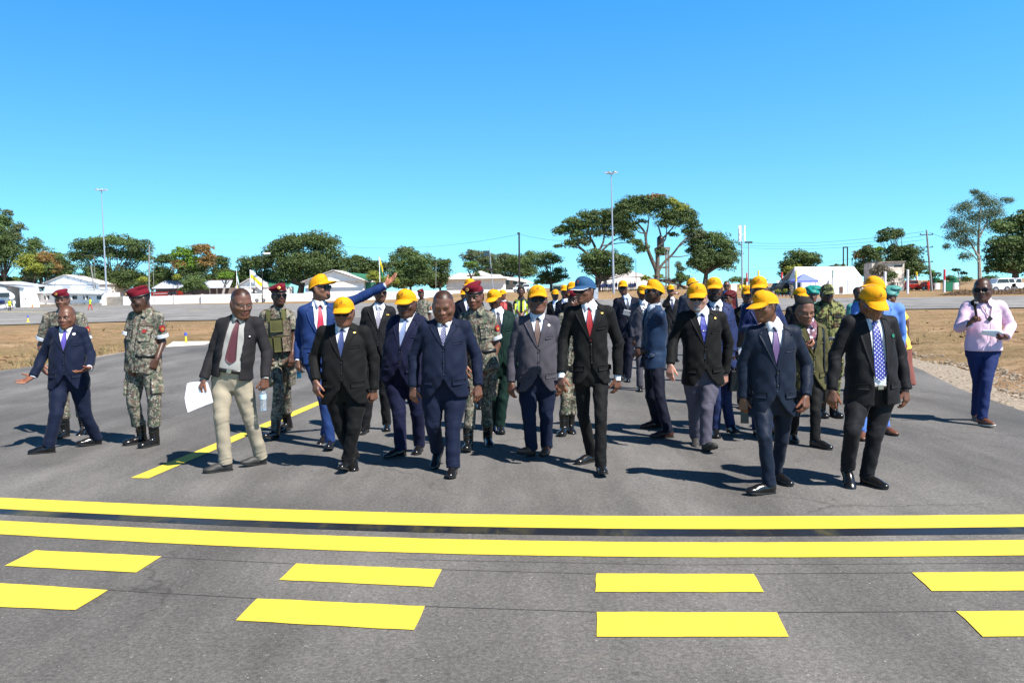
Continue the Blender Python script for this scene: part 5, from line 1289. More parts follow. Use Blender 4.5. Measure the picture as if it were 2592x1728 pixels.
P(n='red_tie_man', k='D', label='tall man in a slim black suit, red tie and blue cap looking left',
  head=(595, 66, 232), yaw=-44, pitch=2, ty=-4, sh=((492, 285), (762, 278)), el=((448, 490, .04), (820, 500, .03)), wr=((436, 728, -.10), (818, 742, .0)), hip=(640, 740),
  kn=((585, 1000), (705, 1010)), ft=((642, 1320, 0, -52, 0), (706, 1402, 0, 2, -10)), tw=.165, fit='suit', jm=W_BLK, tie='red', vb=.46, skin='m', cap=('b', 3), glass='sun', cuff=.02, cuffl=1.5, badge=[(.115, .86, 'r', M_GOLD, .010)], leg=.95, jl=.10, scalp=.3)
P(n='soldier_hidden', k='D', label='soldier in maroon beret half hidden behind the man with the red tie',
  head=(520, 160, 272), yaw=-20, pitch=6, ty=0, sh=((440, 320), (575, 320)), hip=(490, 620), kn=((465, 880), (510, 880)), ft=((455, 1130, 0, -15, 0), (495, 1112, 0, 5, 8)), tw=.17, fit='camo', jm=CAMO, boots=True, beret=1, skin='m', belt=True, patch=False)
P(n='notebook_man', k='D', label='man in a dark navy suit, sunglasses and yellow cap holding a small white notebook',
  head=(856, 88, 172), yaw=-8, pitch=0, ty=6, sh=((808, 215), (955, 212)), el=((790, 330, .0), (985, 312, .0)), wr=((815, 420, -.05), (935, 318, -.28)), hip=(878, 445),
  kn=((872, 590), (905, 590)), ft=((865, 752, 0, -18, 0), (892, 770, 0, -8, 0)), tw=.175, fat=.02, fit='suit', jm=W_NAVY2, tie='black', skin='d', cap=('y', -2), glass='sun', hd=(None, (-.85, -.3, -.1)), hn=(None, (0, .6, .7)), curl=((30, 30, 20), (60, 60, 30)), shirt='pale')
P(n='sideways_man', k='D', label='man in a shiny blue suit and yellow cap standing side-on, turned to the left',
  head=(1070, 88, 226), yaw=-82, pitch=-6, ty=-72, sh=((1050, 290), (1095, 300)), hw=.19, el=((1040, 470, .0), (1135, 490, .0)), wr=((990, 560, .02), (1010, 560, -.05)), hip=(1068, 640),
  kn=((1045, 870), (1110, 880)), ft=((1088, 1088, 0, -82, 0), (1165, 1155, 0, -84, 0)), tw=.165, fat=.01, fit='suit', jm=W_STEEL, tm=W_NAVY2, tie='black', skin='d', cap=('y', -6), glass='sun', shoe='o', hd=((-.9, -.1, -.2), (-.9, .1, -.2)), hn=((0, .7, -.5), (0, .9, -.2)), curl=((50, 50, 30), (50, 50, 30)), cuffs=False)
P(n='grey_suit_back', k='D', label='man in a grey suit, white striped tie and yellow cap behind the side-on man',
  head=(988, 115, 202), yaw=10, pitch=10, ty=0, Y=13.6, sh=((935, 250), (1055, 250)), hip=(1000, 450), tw=.175, fit='suit', jm=W_GREY, tie='bw', skin='d', cap=('y', 8), H=1.72)
P(n='bearded_man', k='D', label='white-bearded man in a black jacket, royal blue tie, sunglasses and light grey trousers',
  head=(1362, 110, 288), yaw=-12, pitch=4, ty=-2, sh=((1252, 318), (1532, 315)), el=((1200, 490, .02), (1580, 505, .02)), wr=((1180, 655, -.12), (1558, 715, .0)), hip=(1400, 745),
  kn=((1345, 960, .03), (1428, 960)), ft=((1352, 1195, .0, -8, 8), (1432, 1250, 0, 14, -22)), tw=.20, fat=.035, fit='suit', jm=W_BLK, tm=W_LILAC, shirt='white', tie='royal', tieclip=1, vb=.43, skin='w', cap=('y', 2), glass='sun', beard='white', stache='w', hair='none', shoe='g', badge=[(.125, .86, 'o', M_GOLD, .010)], leg=1.08, tiew=1.15, cuffs=False, curl=((25, 30, 20), (40, 40, 30)))
P(n='finger_man', k='G', label='man in a dark suit and yellow cap holding up a hand with outstretched forefinger',
  head=(772, 245, 335), yaw=15, pitch=0, ty=0, Y=18.5, sh=((728, 400), (838, 395)), el=((715, 440, -.22), (850, 520, 0)), wr=((785, 325, -.30), (845, 600, -.05)), hip=(785, 640), tw=.175, fit='suit', jm=W_CHAR, tie='navy', skin='m', cap=('y', 0), H=1.72, hd=((.95, -.1, .15), None), hn=((0, .7, -.6), None), curl=((10, 40, 40), (30, 30, 20)))
P(n='back_suit', k='G', label='man in a slate suit, yellow cap peak to the right, beyond the white-bearded man',
  head=(985, 180, 285), yaw=62, pitch=-4, ty=25, Y=16.5, sh=((880, 360), (1020, 360)), hip=(945, 720), tw=.18, fit='suit', jm=W_SLATE, tie='navy', shirt='blue', skin='d', cap=('y', -8), H=1.78)
P(n='bag_man', k='E', label='man with a full black beard, blue suit and yellow cap carrying a black handbag',
  head=(70, 68, 205), yaw=-14, pitch=2, ty=0, sh=((0, 255), (160, 250)), hw=.20, el=((-25, 400, .02), (192, 395, .02)), wr=((-20, 530, 0), (190, 540, -.05)), hip=(100, 610),
  kn=((90, 850), (148, 850)), ft=((75, 1085, 0, -5, 0), (178, 1065, .02, 8, -6)), tw=.18, fat=.02, fit='suit', jm=W_MID, tie='black', skin='d', cap=('y', 0), beard='full', stache='k', curl=((30, 30, 20), (60, 70, 50)))
P(n='far_tall_man', k='G', label='bareheaded man in a navy suit behind the woman with the dark red headscarf',
  head=(1330, 203, 288), yaw=-15, pitch=0, ty=0, Y=19.5, H=1.82, tw=.175, fit='suit', jm=W_NAVY2, tie='navy', shirt='blue', skin='m', hair='short', glass='sun')
P(n='scarf_woman', k='G', label='woman with a dark red headscarf and sunglasses looking left',
  head=(1348, 320, 428), yaw=-52, pitch=-4, ty=-20, Y=14.2, sh=((1330, 500), (1430, 500)), H=1.60, hip=(1385, 700), tw=.16, fit='shirt', jm=W_RED, tm=W_RED, skirt=1, skin='m', wrap=W_RED, wrapS=1.0, veil=1, glass='sun', hair='none')
P(n='blue_suit_cap', k='E', label='tall man in a mid blue suit and yellow cap behind the man looking left',
  head=(362, 62, 205), yaw=-18, pitch=2, ty=-5, Y=9.6, sh=((280, 250), (470, 250)), hw=.215, el=((262, 400, .0), (530, 400, .02)), wr=((340, 390, -.28), (480, 420, -.2)), hip=(390, 640), tw=.20, fat=.03, fit='suit', jm=W_MID, tie='navy', skin='m', cap=('y', 0), glass='clear', H=1.82, ft=((350, 1080, 0, 0, 0), (430, 1060, 0, 0, 0)), hd=((.9, -.1, .1), (-.9, -.1, .1)))
P(n='black_suit_hidden', k='E', label='man in a black suit, half hidden left of the tall man in mid blue',
  head=(290, 118, 218), yaw=-10, pitch=0, ty=0, Y=11.5, sh=((225, 270), (330, 270)), hw=.19, hip=(275, 640), tw=.18, fit='suit', jm=W_BLK, tie='black', skin='d', cap=('y', 2), H=1.70)
P(n='looking_left_man', k='E', label='front-row man in dark blue suit, plum tie and glasses turning his head left',
  head=(402, 152, 335), yaw=-60, pitch=8, ty=-4, sh=((318, 400), (592, 398)), el=((262, 630, .03), (672, 630, .02)), wr=((262, 842, .0), (668, 828, -.12)), hip=(450, 880),
  kn=((400, 1100, -.03), (510, 1110)), ft=((425, 1460, 0, -72, -4), (472, 1385, 0, 22, 0)), tw=.185, fat=.02, fit='suit', jm=W_SLATE, tie='plum', vb=.40, skin='m', cap=('y', 4, 0), glass='clear', leg=.93, jl=.14, scalp=.4, shirt='white', cuffs=False, curl=((55, 60, 40), (45, 50, 35)))
P(n='phone_woman', k='E', label='woman in an olive blazer and black trousers looking down at a black phone',
  head=(662, 195, 350), yaw=4, pitch=18, ty=2, sh=((612, 385), (765, 380)), hw=.165, el=((600, 530, .0), (800, 540, .02)), wr=((640, 515, -.25), (792, 680, .0)), hip=(690, 740),
  kn=((600, 930), (730, 925)), ft=((582, 1115, 0, -10, 0), (728, 1160, 0, 32, 0)), tw=.155, fit='blazer', jm=W_OLIVE, tm=W_BLK, shirt='print', vb=.40, skin='l', hair='bun', bun=(0, -.085, .075), H=1.66, leg=.9, hd=((.6, -.3, .1), None), hn=((0, .5, .8), None), curl=((50, 50, 30), (30, 30, 20)), cuffs=False)
P(n='cap_behind_woman', k='E', label='man in a charcoal suit and yellow cap behind the woman in the olive blazer',
  head=(628, 128, 225), yaw=20, pitch=6, ty=0, Y=13, sh=((560, 260), (690, 260)), hip=(620, 520), tw=.18, fit='suit', jm=W_CHAR, tie='navy', skin='d', cap=('y', 4), H=1.72, shirt='blue')
P(n='teal_wrap_woman', k='E', label='woman with a large teal head wrap left of the woodland camouflage soldier',
  head=(712, 138, 212), yaw=-10, pitch=6, ty=0, Y=14.5, H=1.66, sh=((670, 250), (770, 250)), hip=(715, 470), tw=.165, fit='shirt', jm=W_TEALP, tm=W_TEALP, skirt=1, skin='m', wrap=W_TEALW, wrapS=1.22, hair='none')
P(n='woodland_soldier', k='E', label='soldier in woodland camouflage with a matching peaked cap',
  head=(805, 108, 215), yaw=-4, pitch=6, ty=-4, Y=10.2, sh=((738, 240), (880, 240)), hw=.20, el=((715, 400, 0), (905, 400, .02)), wr=((740, 500, -.2), (880, 500, -.2)), hip=(810, 520), ft=((770, 960, 0, -5, 0), (850, 960, 0, 5, 0)), tw=.19, fat=.02, fit='camo', jm=WOOD, boots=True, cap=('c', 2), short=False, skin='d', belt=True, patch=False)
P(n='green_shirt_man', k='E', label='man in a teal patterned shirt looking right, beyond the white-dotted tie man',
  head=(1012, 122, 202), yaw=20, pitch=0, ty=0, Y=15, H=1.70, sh=((955, 240), (1060, 240)), hip=(1010, 480), tw=.18, fat=.02, fit='shirt', jm=W_TEALP, tm=W_BLK, skin='d', hair='short')
P(n='light_blue_suit', k='E', label='man in a light blue suit behind the man with the white-dotted tie',
  head=(1115, 62, 205), yaw=-62, pitch=0, ty=-20, sh=((1010, 240), (1260, 245)), hw=.22, el=((985, 450, 0), (1288, 440, .02)), wr=((1000, 600, 0), (1270, 590, -.05)), hip=(1130, 650), kn=((1060, 880), (1170, 870)), ft=((1035, 1102, 0, -20, 0), (1180, 1070, 0, 15, 0)), tw=.20, fat=.03, fit='suit', jm=W_SKY, tie='navy', skin='d', cap=('y', -2), shoe='b', cuffs=False)
P(n='dotted_tie_man', k='E', label='big man with bowed head, open charcoal suit and blue tie with white dots',
  head=(1100, 120, 312), yaw=4, pitch=20, ty=2, sh=((938, 330), (1222, 335)), el=((862, 560, .02), (1282, 560, .03)), wr=((838, 790, -.05), (1316, 782, -.05)), hip=(1092, 820),
  kn=((970, 1060, -.08), (1115, 1085)), ft=((925, 1325, .10, -4, 40), (1065, 1405, 0, 26, 0)), tw=.205, fat=.045, fit='suit', jm=W_CHAR, tie='bluedot', open=[(-1, .045), (.1, .05), (.5, .062), (.97, .068), (1.1, .075)], tiev=.13, tietip=True, tiew=1.15, shlo=.03, belt=True, beltv=.035, vb=.2, skin='m', cap=('y', 6), badge=[(.135, .70, 'o', plain('green_badge', (.02, .25, .12), .4), .016)], leg=1.04, jl=.12, cuffs=False, jopen=1)
P(n='yellow_sleeve_woman', k='E', label='woman with a dark teal head wrap and yellow sleeve behind the light blue suit',
  head=(1218, 150, 222), yaw=-40, pitch=10, ty=-10, Y=12.5, H=1.62, sh=((1190, 275), (1275, 275)), hw=.17, el=((1185, 400, 0), (1320, 340, 0)), wr=((1190, 500, 0), (1330, 440, 0)), hip=(1265, 500), tw=.17, fit='shirt', jm=W_YELP, tm=W_MULTI, skirt=1, skin='m', wrap=W_TEALP, wrapS=1.06, sk=-.06, hair='none', short=True)
P(n='pink_shirt_man', k='F', label='reporter in a pale pink shirt and blue trousers speaking into a microphone',
  head=(900, 92, 300), yaw=-38, pitch=0, ty=-8, sh=((755, 335), (1065, 325)), el=((690, 545, -.02), (1160, 530, .02)), wr=((780, 505, -.26), (1118, 632, -.22)), hip=(905, 745),
  kn=((862, 1040), (938, 1035)), ft=((838, 1395, .0, -12, 8), (900, 1445, 0, 4, -6)), tw=.195, fat=.045, fit='shirt', jm=W_PINK, tm=W_BJEAN, skin='d', glass='sun', shoe='b', sole='w', leg=.98, jl=.06, scalp=.5, hd=((.5, -.25, .75), (-.85, -.35, -.1)), hn=((.5, -.75, -.3), (0, .25, .95)), curl=((62, 70, 45), (35, 40, 30)))
P(n='far_soldier', k='H', label='distant soldier in camouflage and maroon beret with a black backpack strap',
  head=(1565, 585, 648), yaw=10, pitch=2, ty=0, Y=21, H=1.76, sh=((1532, 695), (1628, 690)), tw=.17, hip=(1580, 860), fit='camo', jm=CAMO, boots=True, beret=1, skin='d')
P(n='behind_beret_tall', k='C', label='man in a navy suit and yellow cap just behind the beret of the woman soldier',
  head=(785, 78, 180), yaw=-25, pitch=0, ty=0, Y=11.8, H=1.82, sh=((705, 235), (850, 235)), hw=.20, hip=(790, 520), tw=.18, fit='suit', jm=W_NAVY2, tie='navydot', skin='d', cap=('y', -3))
P(n='behind_beret_small', k='C', label='man peeping out left of the woman soldier, lower of two yellow caps',
  head=(742, 145, 208), yaw=-20, pitch=5, ty=0, Y=19, H=1.70, hip=(742, 420), tw=.175, fit='suit', jm=W_BLK, tie='black', skin='d', cap=('y', 0))
P(n='red_scarf_man', k='C', label='distant man in a black suit with a red printed scarf and yellow cap',
  head=(1008, 148, 205), yaw=-30, pitch=4, ty=-10, Y=21, H=1.72, sh=((985, 240), (1055, 240)), hip=(1030, 400), tw=.175, fit='suit', jm=W_BLK, tie='black', skin='m', cap=('y', 0))
P(n='vest_man', k='C', label='man in a yellow safety vest over a dark T-shirt with his hands together',
  head=(1132, 124, 184), yaw=-2, pitch=2, ty=0, Y=20, H=1.76, sh=((1098, 222), (1172, 222)), el=((1088, 270, .0), (1180, 270, .0)), wr=((1118, 305, -.2), (1146, 305, -.2)), hip=(1134, 370), tw=.165, fit='shirt', jm=W_TEE, tm=W_GRN, skin='d', hair='afro', short=True)
P(n='striped_tie_man', k='D', label='distant man in black suit and striped tie looking right, beside the grey jacket man',
  head=(392, 148, 210), yaw=30, pitch=0, ty=0, Y=18.5, H=1.70, sh=((355, 240), (435, 238)), hip=(392, 450), tw=.175, fit='suit', jm=W_BLK, tie='bw', skin='d', cap=('y', 0), shirt='pale', badge=[(.10, .75, 'o', M_WHITEP, .018)])
P(n='cap_pair_far', k='D', label='farther of two yellow-capped men behind the half hidden maroon beret',
  head=(458, 118, 192), yaw=-12, pitch=0, ty=0, Y=16, H=1.76, sh=((415, 235), (505, 235)), hip=(460, 480), tw=.175, fit='suit', jm=W_NAVY2, tie='ice', skin='d', cap=('y', 0))
P(n='cap_pair_near', k='D', label='nearer of two yellow-capped men behind the half hidden maroon beret',
  head=(508, 98, 190), yaw=0, pitch=0, ty=0, Y=13.5, H=1.8, sh=((455, 250), (570, 250)), hip=(510, 540), tw=.18, fit='suit', jm=W_BLK, tie='navy', skin='d', cap=('y', 0))
# ------------------------------------------------------------------ background
ZF = {'1': (0, 480, 3.36), '2': (600, 560, 3.36), '3': (1250, 420, 3.36), '4': (1900, 460, 3.3988), 'S': (0, 0, 1)}
def zz(f, x, y, Y):
    a, b, k = ZF[f]; return at(a+x/k, b+y/k, Y)
def mpx(f, Y): return Y/FOC/ZF[f][2]           # metres per zoom pixel
M_WALLW = plain('white_painted_wall', (.88, .83, .77), .85, var=.06, vs=1.2, bump=.2, bs=20)
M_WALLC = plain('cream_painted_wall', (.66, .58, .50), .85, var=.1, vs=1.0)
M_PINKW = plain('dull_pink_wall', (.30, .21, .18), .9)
M_ROOFW = plain('weathered_white_roof', (.72, .66, .62), .75, var=.1, vs=.8)
M_ROOFG = plain('green_sheet_roof', (.07, .30, .17), .6, var=.08)
M_ROOFT = plain('grey_sheet_roof', (.42, .45, .50), .5, var=.15, vs=1.5)
M_RUST = plain('rusty_sheet_roof', (.20, .11, .08), .8, var=.3)
M_GLASSD = plain('dark_window_glass', (.05, .06, .07), .15, spec=.7)
M_CONC = plain('weathered_concrete', (.40, .36, .31), .9, var=.25, vs=1.5, bump=.3, bs=8)
M_STEEL = plain('galvanised_steel', (.36, .39, .44), .45, metal=.3)
M_DARKW = plain('dark_creosoted_pole', (.035, .032, .035), .8)
M_POLEC = plain('grey_concrete_pole', (.38, .38, .36), .9)
M_REDV = plain('red_vehicle_paint', (.45, .03, .02), .35, var=.04); M_WHITEV = plain('white_vehicle_paint', (.78, .79, .80), .3, var=.03); M_BLACKV = plain('black_vehicle_paint', (.015, .016, .02), .2, var=.03)
M_TYRE = plain('tyre_rubber', (.02, .02, .02), .9); M_RIM = plain('wheel_rim', (.4, .4, .42), .4, metal=.6)
M_YELP = plain('yellow_paint', (.85, .62, .03), .5, var=.03); M_GREENP = plain('green_paint', (.02, .25, .12), .5, var=.03); M_REDP = plain('red_paint', (.60, .03, .04), .5, var=.03); M_BLUEP = plain('blue_paint', (.04, .08, .5), .5, var=.03)
M_WHP = plain('white_post_paint', (.82, .82, .84), .6, var=.04)
M_ORG = plain('orange_cone_plastic', (.8, .16, .03), .5)
M_TENT = plain('white_marquee_fabric', (.84, .84, .86), .6, var=.02)
M_BLUET = plain('violet_blue_canopy_fabric', (.16, .20, .62), .7)
# the ground rises gently behind the middle of the apron
def rise(X, Y):
    f = np.clip((Y-128)/45, 0, 1); f = f*f*(3-2*f); xr = X/Y
    g = np.clip((xr+.12)/.06, 0, 1)*np.clip((.36-xr)/.08, 0, 1); g = g*g*(3-2*g)
    return .85*f*g
def _rise():
    xs = np.arange(-60, 120, 2.5); ys = np.arange(105, 330, 2.5); X, Y = np.meshgrid(xs, ys, indexing='ij')
    Z = rise(X, Y)+.05*np.sin(X*.7+Y*.3)*np.sin(Y*.5)*(rise(X, Y) > .05)-.06*(rise(X, Y) < .01)
    me = mesh_np('ground_rise', np.stack([X, Y, Z-.03], -1).reshape(-1, 3), grid_faces(*X.shape)); o = link('ground_rise', me, M_DIRT); o['kind'] = 'structure'
_rise()
# ---- trees
def m_leaf(name, a, b, tr=.2):
    t = NT(name); v = t.co('Object'); n = t.noise(v, .9, 4, .7); n2 = t.noise(v, 7, 2)
    c = t.ramp(n, [(.3, a), (.7, b)]); c = t.mix(.5, c, t.ramp(n2, [(.3, .3), (.7, .7)]), 'OVERLAY')
    c = t.mix(1., c, (.95, .95, .90), 'MULTIPLY'); t.set('Base Color', c); t.set('Roughness', .6); t.set('Specular IOR Level', .3)
    ts = t.n('ShaderNodeBsdfTranslucent'); t.l(c, ts.inputs[0]); mx = t.n('ShaderNodeMixShader'); mx.inputs[0].default_value = tr
    t.l(t.b.outputs[0], mx.inputs[1]); t.l(ts.outputs[0], mx.inputs[2]); t.l(mx.outputs[0], t.o.inputs[0]); return t.m
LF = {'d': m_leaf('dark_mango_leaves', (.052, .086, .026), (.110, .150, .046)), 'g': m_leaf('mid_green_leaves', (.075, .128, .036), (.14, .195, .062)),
      'b': m_leaf('bright_green_leaves', (.09, .20, .02), (.19, .30, .035)), 'o': m_leaf('rusty_new_leaves', (.20, .12, .04), (.32, .20, .07)),
      'y': m_leaf('yellow_green_leaves', (.19, .22, .035), (.30, .32, .05)), 'w': m_leaf('grey_green_leaves', (.085, .12, .055), (.15, .175, .085)), 'p': m_leaf('dusty_brown_shrub_leaves', (.13, .12, .08), (.2, .17, .12))}
M_BARK = plain('grey_brown_bark', (.16, .125, .095), .9, var=.3, vs=3, bump=.8, bs=6); M_BARKP = plain('pale_bark', (.48, .42, .36), .9, var=.2, vs=3)
def leaves(C, Rd, n, size, sparse=0., seed=0, puff=.30, squash=.75):
    g = np.random.default_rng(seed); Rd = np.array(Rd, float)
    k = max(8, int(44*(1-sparse*.4)))
    d = g.normal(size=(k, 3)); d /= np.linalg.norm(d, axis=1)[:, None]; d[:, 2] = np.where(d[:, 2] < -.35, -d[:, 2], d[:, 2])
    pc = C+d*Rd*g.uniform(.30, .84, (k, 1)); pr = g.uniform(.6, 1.25, k)*puff*Rd.mean()
    i = g.integers(0, k, n); q = g.normal(size=(n, 3)); q /= np.linalg.norm(q, axis=1)[:, None]
    q[:, 2] = np.where((q[:, 2] < 0) & (g.random(n) < .55), -q[:, 2], q[:, 2])
    rad = g.uniform(.45, 1.08, n)**.6
    P = pc[i]+q*(pr[i]*rad)[:, None]*np.array([1.15, 1.15, squash])
    # orientation: roughly tangent to the puff, jittered
    nrm = q+g.normal(scale=.55, size=(n, 3)); nrm /= np.linalg.norm(nrm, axis=1)[:, None]
    a = np.cross(nrm, g.normal(size=(n, 3))); a /= np.linalg.norm(a, axis=1)[:, None]+1e-6; b = np.cross(nrm, a)
    s = size*g.uniform(.55, 1.3, n)[:, None]
    V = np.stack([P-a*s*.5, P-b*s*.32+a*s*.05, P+a*s*.55, P+b*s*.32+a*s*.05], 1).reshape(-1, 3); F = np.arange(n*4).reshape(n, 4)
    return V, F, pc
_ts = [100]
def tree(name, label, f, Y, base, blobs, dens=1., leaf=.42, bark=None, tr=.35, sparse=0., group=None, limbs=None, cat='tree', puff=.36, sq=.75):
    """base: zoom pixel of the trunk foot; blobs: (x,y,rx,ry,material)"""
    leaf *= .80; m = mpx(f, Y); b = zz(f, base[0], base[1], Y); gz = float(rise(b[0], Y)); b[2] = gz-.1
    root = empty(name, (b[0], b[1], gz), label, cat, group); base_ = np.array([b[0], b[1], gz])
    V, F, M, o, mats, tips = [], [], [], 0, [], []
    if not limbs and cat == 'tree' and tr > .2:
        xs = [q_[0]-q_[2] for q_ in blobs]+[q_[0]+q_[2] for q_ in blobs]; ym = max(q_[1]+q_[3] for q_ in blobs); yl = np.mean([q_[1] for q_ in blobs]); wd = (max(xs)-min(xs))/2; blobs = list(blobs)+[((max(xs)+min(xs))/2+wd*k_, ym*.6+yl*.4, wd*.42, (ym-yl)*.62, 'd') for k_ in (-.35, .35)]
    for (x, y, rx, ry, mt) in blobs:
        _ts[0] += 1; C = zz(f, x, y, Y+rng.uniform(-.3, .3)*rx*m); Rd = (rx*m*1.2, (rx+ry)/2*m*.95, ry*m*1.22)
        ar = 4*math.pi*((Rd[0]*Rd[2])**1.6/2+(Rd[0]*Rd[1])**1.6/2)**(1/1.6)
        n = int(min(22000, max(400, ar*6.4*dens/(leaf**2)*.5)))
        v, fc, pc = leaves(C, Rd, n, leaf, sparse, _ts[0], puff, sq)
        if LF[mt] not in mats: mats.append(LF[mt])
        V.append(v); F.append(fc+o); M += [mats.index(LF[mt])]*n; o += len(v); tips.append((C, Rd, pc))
    link('crown', mesh_np('crown', np.concatenate(V)-base_, np.concatenate(F), smooth=False, mi=M), mats, root)
    mb = MB(); g = np.random.default_rng(_ts[0])
    if limbs:
        for (pts, r0, r1) in limbs:
            P = [zz(f, x, y, Y+(i % 3-1)*.4) for i, (x, y) in enumerate(pts)]; n = 5*(len(P)-1)+1; tt = np.linspace(0, len(P)-1, n); PP = []
            for t in tt:
                i = min(int(t), len(P)-2); u = t-i; p0, p1, p2, p3 = P[max(i-1, 0)], P[i], P[i+1], P[min(i+2, len(P)-1)]
                PP.append(.5*((2*p1)+(-p0+p2)*u+(2*p0-5*p1+4*p2-p3)*u*u+(-p0+3*p1-3*p2+p3)*u**3))
            mb.tube([p-base_ for p in PP], list(np.linspace(r0, r1, n)), 8)
    else:
        top = np.mean([t[0] for t in tips], 0); fk = b*.55+top*.45; fk[2] = gz+(top[2]-gz)*.42
        mb.tube([b-base_, (b*.6+fk*.4)+np.array([g.uniform(-.1, .1), 0, 0])-base_, fk-base_], [tr*1.1, tr*.85, tr*.7], 9)
        for C, Rd, pc in tips:
            for p in pc[g.permutation(len(pc))[:4 if len(tips) > 2 else 6]]:
                mid = fk*.45+p*.55+g.normal(scale=.05*np.linalg.norm(p-fk), size=3); mb.tube([fk-base_, mid-base_, p-base_], [tr*.38, tr*.2, tr*.05], 6)
    mb.build('trunk', bark or M_BARK, root, smooth=True)
    return root
GT = 'trees behind the airfield'
T = lambda *a, **k: tree(*a, **{**dict(group=GT), **k})
T('eucalyptus_tree', 'tall feathery dark green tree cut by the left edge of the frame', '1', 195, (20, 930), [(-40, 420, 150, 230, 'g'), (50, 300, 60, 110, 'g'), (60, 560, 110, 190, 'd'), (120, 420, 60, 90, 'w'), (170, 350, 50, 70, 'w'), (70, 210, 40, 40, 'w')], .8, .45, sparse=.5)
T('leafy_tree', 'mid green tree behind the gabled white building, left of the wide umbrella-shaped tree', '1', 205, (330, 930), [(300, 500, 90, 80, 'g'), (250, 600, 80, 110, 'g'), (460, 620, 110, 110, 'g'), (560, 700, 90, 110, 'd')], .9)
T('mango_tree', 'yellow-green bushy tree behind the white building at far left', '1', 185, (250, 930), [(240, 640, 95, 85, 'y'), (300, 690, 80, 60, 'y')], 1)
T('mango_tree', 'rust-brown leafed tree behind the white gabled building', '1', 187, (420, 930), [(390, 610, 90, 70, 'o'), (480, 690, 60, 60, 'o'), (430, 690, 80, 60, 'g')], 1)
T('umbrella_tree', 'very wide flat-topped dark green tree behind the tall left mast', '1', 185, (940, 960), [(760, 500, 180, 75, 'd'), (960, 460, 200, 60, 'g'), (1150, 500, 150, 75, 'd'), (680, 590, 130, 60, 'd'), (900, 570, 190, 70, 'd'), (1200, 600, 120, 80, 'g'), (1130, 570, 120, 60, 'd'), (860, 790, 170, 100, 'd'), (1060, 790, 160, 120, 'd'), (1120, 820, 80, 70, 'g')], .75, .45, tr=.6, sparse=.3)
T('leafy_tree', 'dark green tree between the umbrella-shaped tree and the yellow-green mango tree', '1', 182, (1400, 930), [(1400, 620, 110, 75, 'd'), (1370, 730, 110, 80, 'd')], .9)
T('mango_tree', 'broad mango tree with bright green foliage and rusty young leaves above the grey tin shed', '1', 178, (1620, 930), [(1570, 570, 110, 75, 'b'), (1720, 530, 100, 65, 'o'), (1620, 650, 110, 80, 'b'), (1750, 640, 80, 80, 'o'), (1540, 660, 80, 60, 'o'), (1650, 720, 120, 50, 'y'), (1790, 580, 40, 50, 'o')], 1)
T('leafy_tree', 'dark tree with a few rusty leaves right of the rusty mango tree', '1', 186, (1890, 930), [(1870, 640, 90, 70, 'd'), (1850, 590, 45, 30, 'o'), (1900, 720, 90, 60, 'd')], 1)
T('small_tree', 'small round tree with a forked pale trunk before the white house', '1', 168, (1895, 885), [(1920, 745, 68, 42, 'b')], 1.1, .32, bark=M_BARKP, limbs=[([(1895, 890), (1915, 810), (1925, 760)], .28, .18), ([(1915, 810), (1890, 775), (1870, 745)], .14, .08), ([(1915, 815), (1950, 775), (1965, 745)], .13, .07)])
T('bush', 'rounded green bush standing in front of the grey tin shed', '1', 167.5, (1650, 890), [(1650, 810, 115, 65, 'g'), (1600, 850, 70, 40, 'g'), (1720, 840, 60, 40, 'g')], 1.1, .32, cat='bush', tr=.15)
T('small_tree', 'thin young tree beside the rounded bush', '1', 169, (1510, 870), [(1507, 755, 36, 40, 'y')], 1, .3, tr=.1)
T('small_tree', 'low yellow-green tree beside the grey concrete pole', '1', 169, (1225, 880), [(1225, 775, 55, 35, 'y')], 1, .3, tr=.1)
T('mango_tree', 'huge dark rounded mango tree behind the small green-roofed house', '2', 180, (520, 620), [(560, 230, 240, 110, 'd'), (720, 210, 150, 100, 'd'), (400, 250, 150, 110, 'd'), (760, 340, 150, 120, 'd'), (560, 380, 230, 110, 'd'), (330, 330, 120, 100, 'd'), (700, 470, 170, 90, 'd'), (420, 470, 120, 80, 'g'), (840, 420, 90, 80, 'd')], .85, .5, tr=.9)
T('mango_tree', 'dark rounded mango tree partly behind the black lamp post', '2', 184, (140, 620), [(110, 390, 130, 95, 'd'), (230, 400, 120, 100, 'd'), (60, 480, 110, 90, 'd'), (270, 500, 100, 80, 'd'), (160, 520, 120, 70, 'd')], .9, .5, tr=.7)
T('mango_tree', 'line of far dark green crowns to the right of the huge mango tree', '2', 215, (1080, 610), [(1000, 370, 100, 75, 'd'), (1120, 400, 110, 80, 'd'), (1230, 420, 80, 75, 'd'), (1060, 450, 120, 80, 'd'), (930, 400, 70, 80, 'd')], .9, .55)
T('willow_tree', 'soft light green feathery tree behind the pointing arm', '2', 178, (1480, 610), [(1440, 330, 130, 95, 'g'), (1560, 400, 130, 120, 'g'), (1400, 450, 130, 110, 'g'), (1420, 260, 70, 40, 'w'), (1600, 480, 100, 90, 'g'), (1480, 520, 150, 60, 'g'), (1330, 390, 60, 60, 'w')], 1, .38, sparse=.2)
T('casuarina_tree', 'dark layered tree right of the light feathery tree', '2', 188, (1725, 610), [(1700, 380, 80, 70, 'd'), (1760, 420, 70, 90, 'd'), (1700, 500, 80, 80, 'd'), (1780, 350, 45, 30, 'g')], .8, .42, sparse=.5)
T('bush', 'yellow-green bush behind the thin white flagpole', '2', 170, (1170, 600), [(1160, 480, 60, 55, 'y'), (1240, 510, 70, 50, 'y'), (1320, 520, 60, 40, 'y')], 1, .34, cat='bush')
